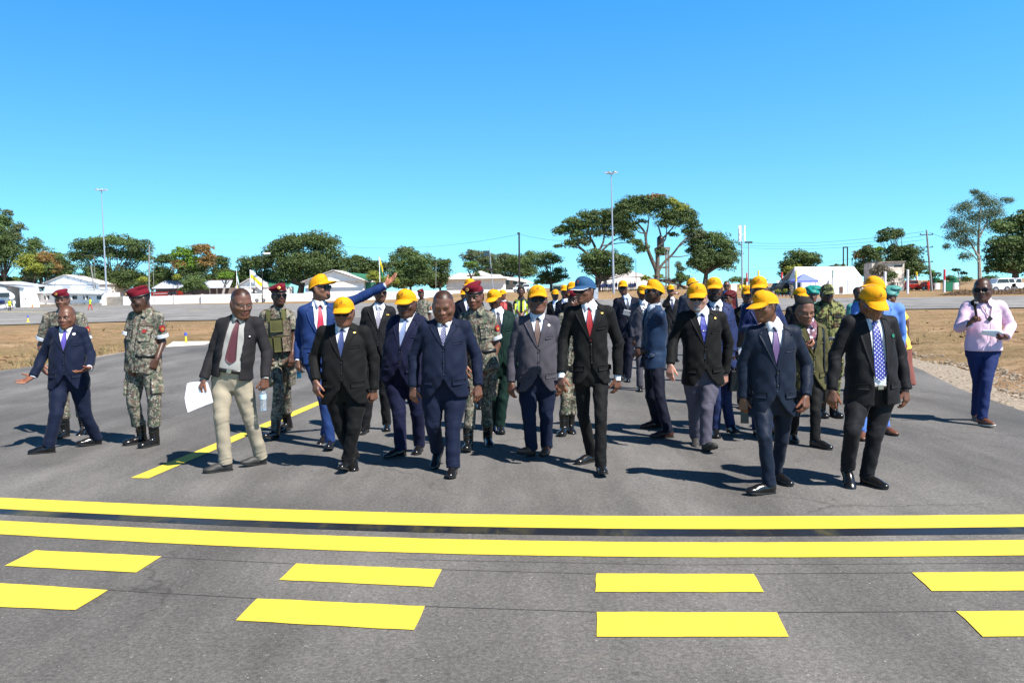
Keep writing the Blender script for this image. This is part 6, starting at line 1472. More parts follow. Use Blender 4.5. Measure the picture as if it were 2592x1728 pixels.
T('small_tree', 'small dense-topped tree with upright limbs before the long white house', '2', 175, (1985, 600), [(1960, 390, 45, 45, 'g'), (2010, 400, 50, 55, 'g'), (2040, 460, 28, 30, 'g'), (1990, 370, 40, 25, 'b')], 1.1, .32, limbs=[([(1985, 600), (1988, 500), (1985, 460), (1960, 410)], .3, .12), ([(1988, 500), (2010, 440), (2015, 400)], .18, .08)])
T('acacia_tree', 'spreading pale green trees in a mass behind the long white house', '3', 215, (120, 1040), [(60, 870, 110, 90, 'w'), (180, 840, 130, 80, 'g'), (330, 820, 130, 80, 'g'), (100, 790, 80, 45, 'w'), (-60, 830, 110, 90, 'w'), (250, 910, 130, 70, 'g'), (-190, 800, 100, 80, 'w')], .9, .42, sparse=.3)
T('acacia_tree', 'open spreading tree with a stout dark trunk right of the long white house', '3', 178, (490, 1050), [(440, 780, 90, 45, 'g'), (520, 820, 80, 55, 'g'), (400, 860, 70, 60, 'g'), (560, 900, 60, 40, 'g'), (600, 950, 50, 30, 'w'), (440, 940, 60, 40, 'g'), (390, 1000, 60, 35, 'b')], .75, .36, tr=.4, sparse=.5)
T('mango_tree', 'tall leaning tree with bare forked limbs on the left half of the great paired trees', '3', 172, (880, 1010), [(560, 570, 70, 50, 'g'), (550, 690, 45, 20, 'd'), (660, 500, 80, 60, 'g'), (790, 460, 110, 75, 'd'), (930, 430, 120, 55, 'd'), (890, 520, 130, 60, 'd'), (700, 600, 90, 70, 'g'), (1010, 500, 110, 80, 'd'), (1100, 560, 90, 75, 'd'), (650, 680, 70, 60, 'g'), (1150, 620, 70, 60, 'd'), (620, 560, 90, 60, 'g'), (740, 530, 100, 70, 'g'), (1040, 440, 110, 70, 'd'), (980, 580, 110, 50, 'w'), (850, 590, 90, 45, 'w'), (760, 660, 80, 50, 'w')], .85, .42, sparse=.3,
  limbs=[([(885, 1010), (880, 880), (830, 780), (740, 700), (690, 640)], .55, .12), ([(880, 870), (870, 720), (820, 600), (790, 500)], .4, .1), ([(870, 760), (930, 650), (940, 520)], .3, .1), ([(900, 740), (1010, 640), (1100, 600)], .25, .08), ([(760, 720), (700, 690), (640, 690)], .14, .05), ([(850, 660), (760, 570), (700, 540)], .2, .06), ([(920, 680), (1040, 660), (1150, 650)], .14, .05)])
T('mango_tree', 'dense round low tree beneath the left of the great paired trees', '3', 166, (870, 1040), [(850, 790, 120, 75, 'g'), (980, 800, 120, 80, 'd'), (900, 880, 150, 70, 'd'), (1100, 840, 90, 80, 'd'), (1060, 900, 110, 60, 'd'), (780, 840, 70, 70, 'd')], 1, .42, tr=.5)
T('flame_tree', 'tallest tree, arched crown with yellow-green and brown top over bare limbs, before the water tower', '3', 165, (1385, 1010), [(1180, 330, 120, 60, 'd'), (1130, 430, 110, 90, 'd'), (1260, 300, 110, 45, 'd'), (1380, 275, 85, 35, 'o'), (1430, 340, 120, 60, 'd'), (1500, 330, 100, 50, 'y'), (1590, 380, 90, 55, 'y'), (1560, 440, 130, 75, 'd'), (1660, 480, 90, 60, 'd'), (1450, 440, 110, 70, 'd'), (1290, 400, 110, 60, 'd'), (1260, 720, 60, 60, 'g'), (1200, 670, 60, 50, 'g'), (1420, 740, 50, 50, 'd'), (1530, 590, 45, 25, 'd'), (1260, 480, 50, 25, 'w'), (1100, 370, 90, 70, 'd'), (1220, 370, 110, 60, 'd'), (1350, 350, 110, 60, 'd'), (1620, 420, 100, 60, 'd'), (1480, 500, 120, 50, 'd'), (1700, 520, 70, 40, 'd'), (1140, 520, 90, 70, 'd'), (1640, 560, 60, 30, 'g')], .9, .40, sparse=.15,
  limbs=[([(1385, 1010), (1385, 900), (1340, 790), (1300, 680), (1280, 560), (1200, 470)], .55, .14), ([(1290, 620), (1310, 520), (1320, 430)], .22, .09), ([(1385, 940), (1395, 820), (1400, 700), (1420, 600), (1395, 500)], .42, .12), ([(1415, 640), (1490, 560), (1540, 500)], .22, .08), ([(1390, 930), (1430, 840), (1520, 750), (1600, 650), (1700, 560)], .32, .10), ([(1500, 770), (1600, 770), (1680, 750)], .14, .05), ([(1400, 690), (1460, 620), (1470, 520)], .2, .08), ([(1560, 700), (1640, 640), (1740, 600)], .12, .05), ([(1285, 570), (1230, 560), (1180, 480)], .16, .06)])
T('mango_tree', 'dense rounded tree to the right of the water tower', '3', 168, (1785, 1010), [(1720, 600, 90, 75, 'w'), (1850, 640, 140, 80, 'g'), (1930, 700, 120, 90, 'g'), (1760, 740, 130, 90, 'd'), (1900, 820, 170, 90, 'd'), (1740, 850, 110, 90, 'd'), (2000, 800, 90, 90, 'd'), (1700, 660, 80, 60, 'd')], 1, .42, tr=.6)
T('poplar_tree', 'slim upright young tree right of the water tower', '3', 185, (1575, 1040), [(1570, 870, 28, 55, 'w'), (1580, 950, 38, 50, 'g'), (1600, 890, 30, 30, 'w')], 1, .34, sparse=.4)
T('bush', 'dark green bushes at the foot of the water tower', '3', 182, (1650, 1030), [(1640, 970, 60, 40, 'g'), (1520, 985, 40, 25, 'd'), (1285, 965, 45, 35, 'y'), (1400, 950, 50, 30, 'y')], 1, .34, cat='bush')
T('bush', 'low far bushes on the skyline beside the telecom mast', '3', 230, (2080, 1020), [(2070, 980, 80, 35, 'g'), (2180, 990, 80, 30, 'w'), (2280, 985, 60, 25, 'w')], .9, .4, cat='bush')
T('mango_tree', 'smooth round mango tree behind the white marquee', '4', 150, (420, 900), [(430, 660, 130, 75, 'g'), (530, 690, 80, 70, 'd'), (330, 740, 85, 80, 'd'), (460, 730, 150, 60, 'd'), (290, 800, 50, 60, 'd')], 1.1, .36, tr=.4)
T('bush', 'yellow-green bush at the left end of the marquee', '4', 146, (340, 900), [(350, 770, 55, 45, 'y'), (400, 740, 45, 30, 'y')], 1, .34, cat='bush')
T('mango_tree', 'dark mango tree with brown and lime tips left of the concrete blockhouse', '4', 142, (1010, 900), [(1000, 640, 90, 80, 'd'), (930, 650, 50, 60, 'o'), (1100, 590, 50, 30, 'b'), (1070, 680, 90, 80, 'd'), (960, 740, 70, 60, 'g'), (1000, 790, 60, 60, 'd')], 1.05, .36, tr=.4)
T('mango_tree', 'stacked dark mango tree with a separate round top behind the concrete blockhouse', '4', 145, (1300, 900), [(1180, 475, 90, 65, 'd'), (1260, 470, 75, 60, 'd'), (1130, 510, 50, 35, 'd'), (1230, 610, 80, 60, 'd'), (1340, 640, 120, 90, 'd'), (1420, 760, 90, 110, 'd'), (1330, 780, 110, 110, 'd'), (1250, 700, 90, 70, 'd')], 1.05, .38, tr=.5)
T('gum_tree', 'tall sparse gum tree with a pale forked trunk at the right', '4', 128, (1970, 880), [(1980, 160, 60, 55, 'w'), (1850, 260, 90, 70, 'w'), (2050, 220, 90, 60, 'w'), (1950, 340, 90, 70, 'w'), (1760, 400, 90, 70, 'w'), (1880, 450, 100, 60, 'w'), (1740, 490, 70, 50, 'w'), (2080, 300, 80, 70, 'w'), (1850, 550, 90, 45, 'w'), (2200, 170, 70, 18, 'w'), (1850, 660, 60, 40, 'w'), (1930, 100, 40, 22, 'w'), (2120, 400, 90, 80, 'g'), (1690, 570, 30, 30, 'w')], .62, .24, bark=M_BARKP, sparse=.2, puff=.62, sq=1.1,
  limbs=[([(1972, 880), (1968, 720), (1960, 560), (1965, 400), (1985, 180)], .34, .06), ([(1962, 650), (1900, 540), (1830, 430), (1850, 280)], .18, .04), ([(1965, 480), (2030, 350), (2060, 220)], .16, .04), ([(1870, 500), (1790, 450), (1720, 440)], .09, .03), ([(1968, 700), (1880, 600), (1780, 560)], .10, .03), ([(2010, 380), (2120, 260), (2230, 170)], .08, .02)])
T('mango_tree', 'massive dark tree filling the right edge above the parked cars', '4', 118, (2280, 900), [(2330, 420, 160, 130, 'd'), (2180, 420, 120, 80, 'g'), (2200, 560, 150, 110, 'g'), (2120, 650, 110, 90, 'd'), (2350, 600, 180, 140, 'd'), (2250, 740, 200, 90, 'd'), (2420, 330, 130, 90, 'd'), (2100, 760, 90, 60, 'd'), (2480, 500, 150, 180, 'd')], 1, .40, tr=.6)
T('shrub', 'dusty grey-brown shrub in front of the concrete blockhouse', '4', 126, (1130, 900), [(1110, 770, 75, 50, 'p'), (1180, 800, 60, 50, 'p'), (1060, 790, 40, 40, 'p')], .8, .28, cat='bush', sparse=.4, tr=.1)
T('shrub', 'flowering green shrub right in front of the blockhouse doorway', '4', 122, (1220, 900), [(1230, 820, 45, 50, 'g'), (1190, 850, 40, 40, 'w')], .9, .26, cat='bush', sparse=.4, tr=.08)
T('shrub', 'small green tree at the foot of the tall utility pole', '4', 135, (1570, 880), [(1540, 790, 45, 30, 'b'), (1590, 810, 45, 35, 'g')], .9, .3, cat='bush', tr=.1, sparse=.4)
T('shrub', 'low dark bushes between the red-topped post and the bleached bare tree', '4', 140, (1720, 900), [(1720, 840, 60, 35, 'd'), (1850, 850, 60, 30, 'g'), (1640, 860, 40, 20, 'd'), (2050, 840, 80, 25, 'g')], 1, .3, cat='bush', tr=.1)
T('bare_tree', 'small bleached nearly bare tree left of the pale gum trunk', '4', 130, (1795, 900), [(1770, 765, 40, 20, 'w'), (1830, 790, 35, 20, 'w')], .25, .22, bark=M_BARKP, limbs=[([(1795, 900), (1795, 820), (1770, 750)], .14, .04), ([(1795, 850), (1820, 800), (1835, 760)], .09, .03), ([(1795, 830), (1790, 780), (1800, 745)], .08, .03), ([(1796, 860), (1760, 810), (1750, 780)], .07, .02)])
T('bush', 'far bushes above the marquee roof between the H-shaped pylon and the lone pole', '4', 190, (780, 760), [(740, 722, 30, 14, 'w'), (800, 722, 30, 14, 'y'), (700, 730, 30, 10, 'w'), (940, 760, 40, 30, 'b')], .9, .3, cat='bush', tr=.04)

_V, _F, _M, _o = [], [], [], 0; _mk = ['d', 'g']
for f_, Yb_, yb_, lst in (('1', 200, 810, [(20, 60, 0), (120, 50, 1), (240, 70, 0), (560, 75, 0), (660, 60, 0), (760, 70, 1), (1180, 70, 0), (1290, 60, 1), (1390, 70, 0), (1480, 75, 0), (1780, 70, 0), (1860, 60, 0), (1960, 70, 1), (2060, 70, 0), (2160, 60, 0), (2290, 70, 0)]), ('2', 196, 530, [(40, 60, 0), (180, 55, 0), (640, 60, 0), (900, 65, 0), (1180, 55, 0), (1330, 60, 1), (1650, 60, 0), (1800, 50, 0), (1900, 45, 1), (2120, 40, 0)])):
    m_ = mpx(f_, Yb_)
    for i, (x0, ry, mt) in enumerate(lst):
        for (xx, yy, rx_, r2) in ((x0, yb_-ry*.35, 95, ry), (x0+50, yb_+22, 75, 45)):
            _ts[0] += 1; v, fc, pc = leaves(zz(f_, xx, yy, Yb_+(i % 3)*4), (rx_*m_, 60*m_, r2*m_), 3600, .5, 0, _ts[0], .4); _V.append(v); _F.append(fc+_o); _M += [mt]*len(fc); _o += len(v)
o = link('thicket', mesh_np('thicket', np.concatenate(_V), np.concatenate(_F), smooth=False, mi=_M), [LF[k] for k in _mk]); tag(o, 'low green thicket filling the gaps under the trees, left half', 'thicket', kind='stuff')
# ---- buildings
def B(name, label, f, Y, x, cat='building'):
    p = zz(f, x, 900, Y); z = float(rise(p[0], Y)); r = empty(name, (p[0], Y, z), label, cat); return r, np.array([p[0], Y, z])
class Bd:
    """a building drawn in zoom pixels at distance Y: everything in local coordinates of its root"""
    def __init__(s, name, label, f, Y, x, cat='building'): s.f, s.Y = f, Y; s.r, s.b = B(name, label, f, Y, x, cat)
    def p(s, x, y, dy=0): return zz(s.f, x, y, s.Y+dy)-s.b if dy == 0 else (zz(s.f, x, y, s.Y)+np.array([0, dy, 0])-s.b)
    def X(s, x): return zz(s.f, x, 800, s.Y)[0]-s.b[0]
    def Z(s, x, y): return zz(s.f, x, y, s.Y)[2]-s.b[2]
    def block(s, name, x0, x1, yt, mat, d0=0, d1=8, zb=-.3, par=None, xm=None):
        X0, X1 = s.X(x0), s.X(x1); zt = s.Z((x0+x1)/2, yt); mb = MB(); mb.box(((X0+X1)/2, (d0+d1)/2, (zt+zb)/2), (X1-X0, d1-d0, zt-zb)); return mb.build(name, mat, par or s.r)
    def rect(s, name, x0, x1, y0, y1, mat, d=-.03, th=.06, par=None):
        X0, X1 = s.X(x0), s.X(x1); z0 = s.Z((x0+x1)/2, y1); z1 = s.Z((x0+x1)/2, y0); mb = MB(); mb.box(((X0+X1)/2, d, (z0+z1)/2), (X1-X0, th, z1-z0)); return mb.build(name, mat, par or s.r)
    def prism(s, name, pts, mat, d0=0, d1=8, par=None):
        mb = MB(); P = [(lambda q: (q[0], d0, q[2]))(s.p(*a)) for a in pts]; mb.prism(P, (0, d1-d0, 0)); return mb.build(name, mat, par or s.r)
def corrug(bd, name, A_, Bp, C_, D_, mat, par=None, th=.08, ribs=14):
    """roof slope with raised ribs; corners A,B (eave) C,D (ridge)"""
    mb = MB(); A_, Bp, C_, D_ = [np.array(p, float) for p in (A_, Bp, C_, D_)]; n = np.cross(Bp-A_, D_-A_); n /= np.linalg.norm(n); n = n if n[2] > 0 else -n
    mb.prism([A_, Bp, C_, D_], n*th)
    for i in range(ribs+1):
        t = i/ribs; a = A_+(Bp-A_)*t+n*th; b = D_+(C_-D_)*t+n*th; w_ = (Bp-A_)/np.linalg.norm(Bp-A_)*.04; mb.prism([a-w_, a+w_, b+w_, b-w_], n*.04)
    return mb.build(name, mat, par or bd.r)
# left: white terminal sheds
b = Bd('white_shed', 'large white gabled shed with a low lean-to roof and small square windows, far left', '1', 168, 500)
b.block('wall', 190, 675, 800, M_WALLW, 8, 22)
for (x0, x1) in [(345, 430), (560, 640)]:
    fr_ = b.rect('window', x0, x1, 806, 838, M_WALLC, 7.95); [b.rect('pane', x0+5+i*(x1-x0-10)/3+1, x0+5+(i+1)*(x1-x0-10)/3-3, 810, 834, M_ROOFT, 7.88, .06, fr_) for i in range(3)]
e1, e2, rg = b.p(178, 800), b.p(690, 803), b.p(375, 722)
corrug(b, 'roof', (e1[0], 7.5, e1[2]), (e1[0], 22.5, e1[2]), (rg[0], 22.5, rg[2]), (rg[0], 7.5, rg[2]), M_ROOFW, ribs=10)
corrug(b, 'roof', (e2[0], 7.5, e2[2]), (e2[0], 22.5, e2[2]), (rg[0], 22.5, rg[2]), (rg[0], 7.5, rg[2]), M_ROOFW, ribs=10)
mb = MB(); mb.prism([(e1[0]+.3, 7.8, e1[2]), (e2[0]-.3, 7.8, e2[2]), (rg[0], 7.8, rg[2]-.1)], (0, .4, 0)); g_ = mb.build('gable', M_WALLW, b.r)
mb = MB()
for i in range(1, 9):
    t = i/9; x = e1[0]+(e2[0]-e1[0])*t; zt = np.interp(x, [e1[0], rg[0], e2[0]], [e1[2], rg[2], e2[2]]); mb.box((x, 7.75, (e1[2]+zt)/2), (.1, .08, max(.1, zt-e1[2])))
mb.build('batten', M_ROOFT, g_)
b.block('lean_to_wall', 302, 858, 880, M_WALLW, 0, 8)
a1, a2, a3, a4 = b.p(292, 880), b.p(885, 890), b.p(690, 845), b.p(310, 838)
corrug(b, 'lean_to_roof', (a1[0], -1, a1[2]), (a2[0], -1, a2[2]), (a2[0]-2, 8, a3[2]), (a1[0], 8, a4[2]), M_ROOFT, ribs=22)
for x in (373, 612, 705, 820): b.rect('window', x-2, x+38, 902, 932, M_GLASSD, -.03)
for x in (395, 605, 725): b.prism('bracket', [(x, 888), (x+8, 888), (x+22, 935), (x+14, 935)], M_WALLW, -.6, -.3)
b.rect('plinth', 302, 858, 968, 990, M_CONC, -.08, .1)
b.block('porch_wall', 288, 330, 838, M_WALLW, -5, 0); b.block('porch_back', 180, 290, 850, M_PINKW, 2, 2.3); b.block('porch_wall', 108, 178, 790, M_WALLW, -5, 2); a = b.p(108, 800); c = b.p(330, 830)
mb = MB(); mb.prism([(a[0], -5.3, a[2]), (c[0], -5.3, c[2]-.2), (c[0], 3, c[2]+.2), (a[0], 3, a[2]+.3)], (0, 0, .2)); mb.build('porch_roof', M_ROOFT, b.r)
b.block('flat_wing', -160, 108, 800, M_WALLW, -1, 9); b.rect('wing_opening', -120, 90, 845, 985, M_GLASSD, -1.03); b.rect('parapet', -165, 180, 783, 800, M_WALLC, -1.2, .4)
# tin shed
b = Bd('tin_shed', 'long low shed with a grey tin roof behind the white block wall', '1', 176, 1600)
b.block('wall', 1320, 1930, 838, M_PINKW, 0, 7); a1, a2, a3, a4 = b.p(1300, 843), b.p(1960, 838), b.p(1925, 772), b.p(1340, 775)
corrug(b, 'roof', (a1[0], -.6, a1[2]), (a2[0], -.6, a2[2]), (a3[0], 4, a3[2]), (a4[0], 4, a4[2]), M_ROOFT, ribs=30); b.rect('ridge_cap', 1340, 1925, 768, 776, M_RUST, 4, .3)
for x in (1790, 1850, 1905, 1960): b.block('post', x, x+4, 838, M_CONC, -.8, -.6)
def gable_house(label, f, Y, x0, x1, ye, xa, ya, yb, side=None, roofm=None, wins=(), depth=9):
    b = Bd('white_house', label, f, Y, (x0+x1)/2); w0, w1 = x0+(x1-x0)*.05, x1-(x1-x0)*.05
    b.block('wall', w0, w1, ye, M_WALLW, 0, depth)
    e1, e2, rg = b.p(x0, ye), b.p(x1, ye), b.p(xa, ya)
    mb = MB(); mb.prism([(e1[0]+.4, -.02, e1[2]), (e2[0]-.4, -.02, e2[2]), (rg[0], -.02, rg[2]-.15)], (0, depth, 0)); mb.build('gable', M_WALLW, b.r)
    for e, s in ((e1, 1), (e2, -1)): corrug(b, 'roof', (e[0], -.7, e[2]-.1), (e[0], depth+.5, e[2]-.1), (rg[0], depth+.5, rg[2]), (rg[0], -.7, rg[2]), roofm or M_ROOFW, ribs=12)
    b.rect('fascia', x0, x1, ye-4, ye+5, M_WALLC, -.7, .1)
    for w_ in wins: b.rect('window', *w_, M_GLASSD)
    return b
b = gable_house('small white house with a green side roof left of the man pointing', '1', 172, 2010, 2250, 825, 2120, 762, 0)
a1, a2, a3 = b.p(2170, 770), b.p(2420, 825), b.p(2420, 775)
corrug(b, 'side_roof', (b.X(2250), 3, b.Z(2250, 822)), (b.X(2420), 3, b.Z(2420, 822)), (b.X(2400), 9, b.Z(2400, 772)), (b.X(2180), 9, b.Z(2180, 768)), M_ROOFG, ribs=8); b.block('side_wall', 2200, 2400, 826, M_WALLW, 3.2, 9)
b.rect('carport_roof', 2060, 2180, 828, 836, M_ROOFT, -2.5, 4); [b.block('post', x, x+4, 830, M_WALLW, -4.2, -4) for x in (2064, 2120, 2172)]; b.rect('door', 2150, 2165, 845, 900, M_GLASSD)
b = gable_house('white gabled house with a green roof behind the pointing man', '2', 170, 560, 1118, 512, 820, 418, 0)
corrug(b, 'side_roof', (b.X(1100), 1, b.Z(1100, 512)), (b.X(1145), 1, b.Z(1145, 512)), (b.X(1105), 9, b.Z(1100, 450)), (b.X(890), 9, b.Z(890, 432)), M_ROOFG, ribs=8); b.block('side_wall', 1078, 1130, 520, M_GREENP, 1.5, 9); b.rect('gutter', 560, 1118, 508, 516, M_CONC, -.9, .15)
# long white house
b = Bd('long_white_house', 'long white house with a low pale roof and a shaded veranda with windows, centre', '2', 190, 2100)
b.block('wall', 1787, 2290, 492, M_WALLW, 0, 10); r1 = b.p(1750, 492); r2 = b.p(2300, 492); k1, k2 = b.p(1950, 432), b.p(2080, 420)
corrug(b, 'roof', (r1[0], -1, r1[2]), (r2[0], -1, r2[2]), (b.X(2240), 6, b.Z(2240, 452)), (b.X(1890), 6, b.Z(1890, 440)), M_ROOFW, ribs=20)
mb = MB(); mb.prism([(b.X(1960), 2, b.Z(1960, 455)), (b.X(2220), 2, b.Z(2220, 470)), (b.X(2080), 2, b.Z(2080, 418))], (0, 7, 0)); mb.build('gable', M_ROOFW, b.r)
b.rect('gutter', 1745, 2300, 488, 497, M_CONC, -1.1, .15)
X0 = (1250-600)*3.36     # zoom-3 origin in zoom-2 pixels
vx = lambda x: x+X0; vy = lambda y: y-(560-420)*3.36
b.block('veranda_wall', vx(105), vx(290), vy(965), M_WALLC, 4, 10); 
for (x0, x1) in ((108, 135), (172, 205), (225, 262)): b.rect('window', vx(x0), vx(x1), vy(968), vy(1008), M_GLASSD, 3.95)
corrug(b, 'veranda_roof', (b.X(vx(80)), -.5, b.Z(vx(80), vy(962))), (b.X(vx(350)), -.5, b.Z(vx(350), vy(1000))), (b.X(vx(240)), 8, b.Z(vx(240), vy(955))), (b.X(vx(20)), 8, b.Z(vx(20), vy(930))), M_ROOFW, ribs=14)
b.rect('veranda_floor', vx(105), vx(345), vy(1050), vy(1072), M_WALLW, 1.5, 5); b.block('post', vx(208), vx(214), vy(985), M_WALLW, -.2, 0); b.block('post', vx(262), vx(268), vy(990), M_WALLW, -.2, 0); b.block('end_wall', vx(268), vx(300), vy(1000), M_WALLW, 0, 6)
# warehouse behind the great trees, small office shed
b = Bd('warehouse', 'pale gabled warehouse behind the great paired trees', '3', 215, 1100)
b.block('wall', 905, 1335, 945, M_WALLW, 0, 14); mb = MB(); e1, e2, rg = b.p(890, 945), b.p(1350, 950), b.p(1150, 885); mb.prism([(e1[0], 0, e1[2]), (e2[0], 0, e2[2]), (rg[0], 0, rg[2])], (0, 14, 0)); mb.build('roof', M_ROOFW, b.r); b.rect('side_window', 930, 960, 970, 1000, M_GLASSD)
b = Bd('open_shelter', 'low dark open shelter below the water tower', '3', 176, 1400)
b.rect('roof', 1330, 1560, 968, 980, M_RUST, 1, 5)
for x in (1335, 1380, 1550): b.block('post', x, x+8, 975, M_CONC, -1, -.7)
b = Bd('guard_hut', 'small dark-roofed hut with white ends far beyond the spreading tree', '3', 200, 530)
b.block('wall', 500, 560, 1022, M_GLASSD, 0, 4); b.rect('roof', 492, 590, 1010, 1020, M_CONC, 1, 6); b.block('end_wall', 562, 588, 1020, M_WALLW, 0, 4)
# water tower
b = Bd('water_tower', 'tall concrete frame water tower with a black tank and a ladder', '3', 182, 1440, 'water tower')
for x in (1400, 1484):
    for d in (0, 3.2): b.block('column', x, x+11, 700, M_CONC, d, d+.6)
for y in (750, 862, 968): b.rect('beam', 1400, 1495, y-6, y+7, M_CONC, .3, .5); b.rect('beam', 1400, 1495, y-6, y+7, M_CONC, 3.5, .5)
b.block('platform', 1394, 1498, 690, M_CONC, -.3, 4.2, zb=b.Z(1440, 722)); c = b.p(1433, 692); mb = MB(); r_ = (b.X(1465)-b.X(1402))/2
mb.lathe((b.X(1433), 2, c[2]), [(r_, 0), (r_, 1.6), (r_*.98, 2.0), (r_*.9, 2.3), (r_*.45, 2.6), (r_*.3, 2.7)], 20); mb.build('tank', M_BLK, b.r, smooth=True)
mb = MB(); xl, xr_ = b.X(1456), b.X(1475); zt, zb_ = b.Z(1460, 722), b.Z(1460, 1000)
for x in (xl, xr_): mb.box((x, -.2, (zt+zb_)/2), (.07, .07, zt-zb_))
for i in range(26): mb.box(((xl+xr_)/2, -.2, zb_+(zt-zb_)*i/26), (xr_-xl, .05, .05))
mb.build('ladder', M_CONC, b.r)
# marquee
b = Bd('marquee', 'large white marquee tent with an open gable end', '4', 117, 650, 'tent')
D = 9; p2 = lambda x, y, d: zz('4', x, y, 117+d)-b.b; g0, g1 = p2(380, 733, D/2), p2(885, 728, D/2); zE = b.Z(600, 838); lx = p2(322, 800, D*.6)[0]
mb = MB(); xa, xb = b.X(385), b.X(965); ya = 0
mb.poly([(xa, 0, zE), (xb, 0, zE), (g1[0], D/2, g1[2]), (g0[0], D/2, g0[2])]); mb.poly([(lx, D, zE), (xb, D, zE), (g1[0], D/2, g1[2]), (g0[0], D/2, g0[2])]); mb.poly([(xb, 0, zE), (xb, D, zE), (g1[0], D/2, g1[2])])
lx = p2(322, 800, D*.6)[0]; mb.poly([(xa, 0, zE), (lx, D*.6, zE-.1), (g0[0], D/2, g0[2])])
o = mb.build('roof', M_TENT, b.r); sm_ = o.modifiers.new('s', 'SOLIDIFY'); sm_.thickness = .05
b.block('side_wall', 430, 965, 838, M_TENT, .02, .10); mb = MB(); mb.box((xb, D/2, zE/2), (.08, D, zE)); mb.build('end_wall', M_TENT, b.r); b.block('back_wall', 400, 960, 838, M_TENT, D-.1, D)
for x in (388, 436): b.block('tent_pole', x, x+4, 838, M_STEEL, -.05, .02)
mb = MB(); mb.tube([(lx, D*.6, 0), (lx, D*.6, zE)], .05); mb.build('tent_pole', M_STEEL, b.r); b.rect('vent_flap', 766, 794, 902, 955, M_RUST, -.02)
for x in (700, 832, 560): b.rect('seam', x, x+2, 838, 958, M_STEEL, -.01, .03)
b.prism('side_flap', [(668, 850), (686, 815), (704, 850), (704, 955), (668, 955)], M_TENT, -.4, -.2)
b = Bd('gazebo', 'small violet-blue pop-up canopy in front of the marquee', '4', 112, 455, 'canopy')
xa, xb = b.X(368), b.X(548); z0, z1 = b.Z(450, 852), b.Z(450, 806); cx = (xa+xb)/2; h = (xb-xa)/2; mb = MB()
C4 = [(xa, -h, z0), (xb, -h, z0), (xb, h, z0), (xa, h, z0)]; ap = (cx, 0, z1+.25)
for i in range(4): mb.poly([C4[i], C4[(i+1) % 4], ap]); mb.prism([C4[i], C4[(i+1) % 4], (C4[(i+1) % 4][0], C4[(i+1) % 4][1], z0-.22), (C4[i][0], C4[i][1], z0-.22)], (0.02, .02, 0))
o = mb.build('canopy', M_BLUET, b.r); o.modifiers.new('s', 'SOLIDIFY').thickness = .03
for c in C4: mb = MB(); mb.tube([(c[0], c[1], 0), (c[0], c[1], z0)], .035); mb.build('leg', M_STEEL, b.r)
# blockhouse
b = Bd('blockhouse', 'tall weathered concrete blockhouse with a dark doorway and a slot near the top', '4', 132, 1200)
M_BH = plain('stained_cream_plaster', (.66, .58, .50), .9, var=.35, vs=.9); b.block('wall', 1108, 1322, 690, M_BH, 0, 5); b.block('wall', 1066, 1108, 700, M_BH, 1, 4); b.rect('roof_slab', 1100, 1326, 684, 691, M_CONC, 2.3, 5.4); b.rect('doorway', 1245, 1268, 865, 938, M_GLASSD); b.rect('slot', 1235, 1305, 718, 730, M_GLASSD); b.block('side_wall', 1175, 1222, 870, M_WALLC, -1.5, -.2)

# ---- block wall and rubble wall
def wall(x0, x1, Y, h, mat, label, f='1', name='block_wall', holes=True):
    p0, p1 = at(x0, 760, Y), at(x1, 760, Y); L = p1[0]-p0[0]; r = empty(name, ((p0[0]+p1[0])/2, Y, 0), label, 'wall'); mb = MB(); cx = -L/2
    rows = [(0, .42), (h-.32, h)] if holes else [(0, h)]
    for z0, z1 in rows: mb.box((0, 0, (z0+z1)/2), (L, .2, z1-z0))
    if holes:
        zz0, zz1 = .42, h-.32; nr = 3; ch = (zz1-zz0)/nr; cw = .42; n = int(L/cw)
        for j in range(nr+1): mb.box((0, 0, zz0+j*ch), (L, .21, ch*.45))
        for i in range(n+1):
            for j in range(nr): mb.box((-L/2+(i+.5*(j % 2))*cw, 0, zz0+(j+.5)*ch), (cw*.66, .205, ch))
    mb.build('panel', mat, r)
    for i in range(int(L/9)+2): mb = MB(); mb.box((min(L/2, -L/2+9*i), -.02, h/2+.05), (.35, .32, h+.1)); mb.build('pier', mat, r)
    return r
wall(315, 440, 166, 1.65, M_WALLW, 'white pierced block wall stretch left of the gap, with the red truck behind it')
wall(512, 700, 166, 1.75, M_WALLW, 'white pierced block wall stretch in front of the small green-roofed house')
wall(440, 512, 166.4, 1.7, M_WALLW, 'plain white block wall stretch between the two pierced stretches at left', holes=True)
wall(700, 1110, 166, 1.6, M_WALLW, 'white pierced block wall stretch running behind the bareheaded man')
wall(262, 316, 170, 1.7, M_CONC, 'short rubble stone wall by the foot of the left mast', name='stone_wall', holes=False)

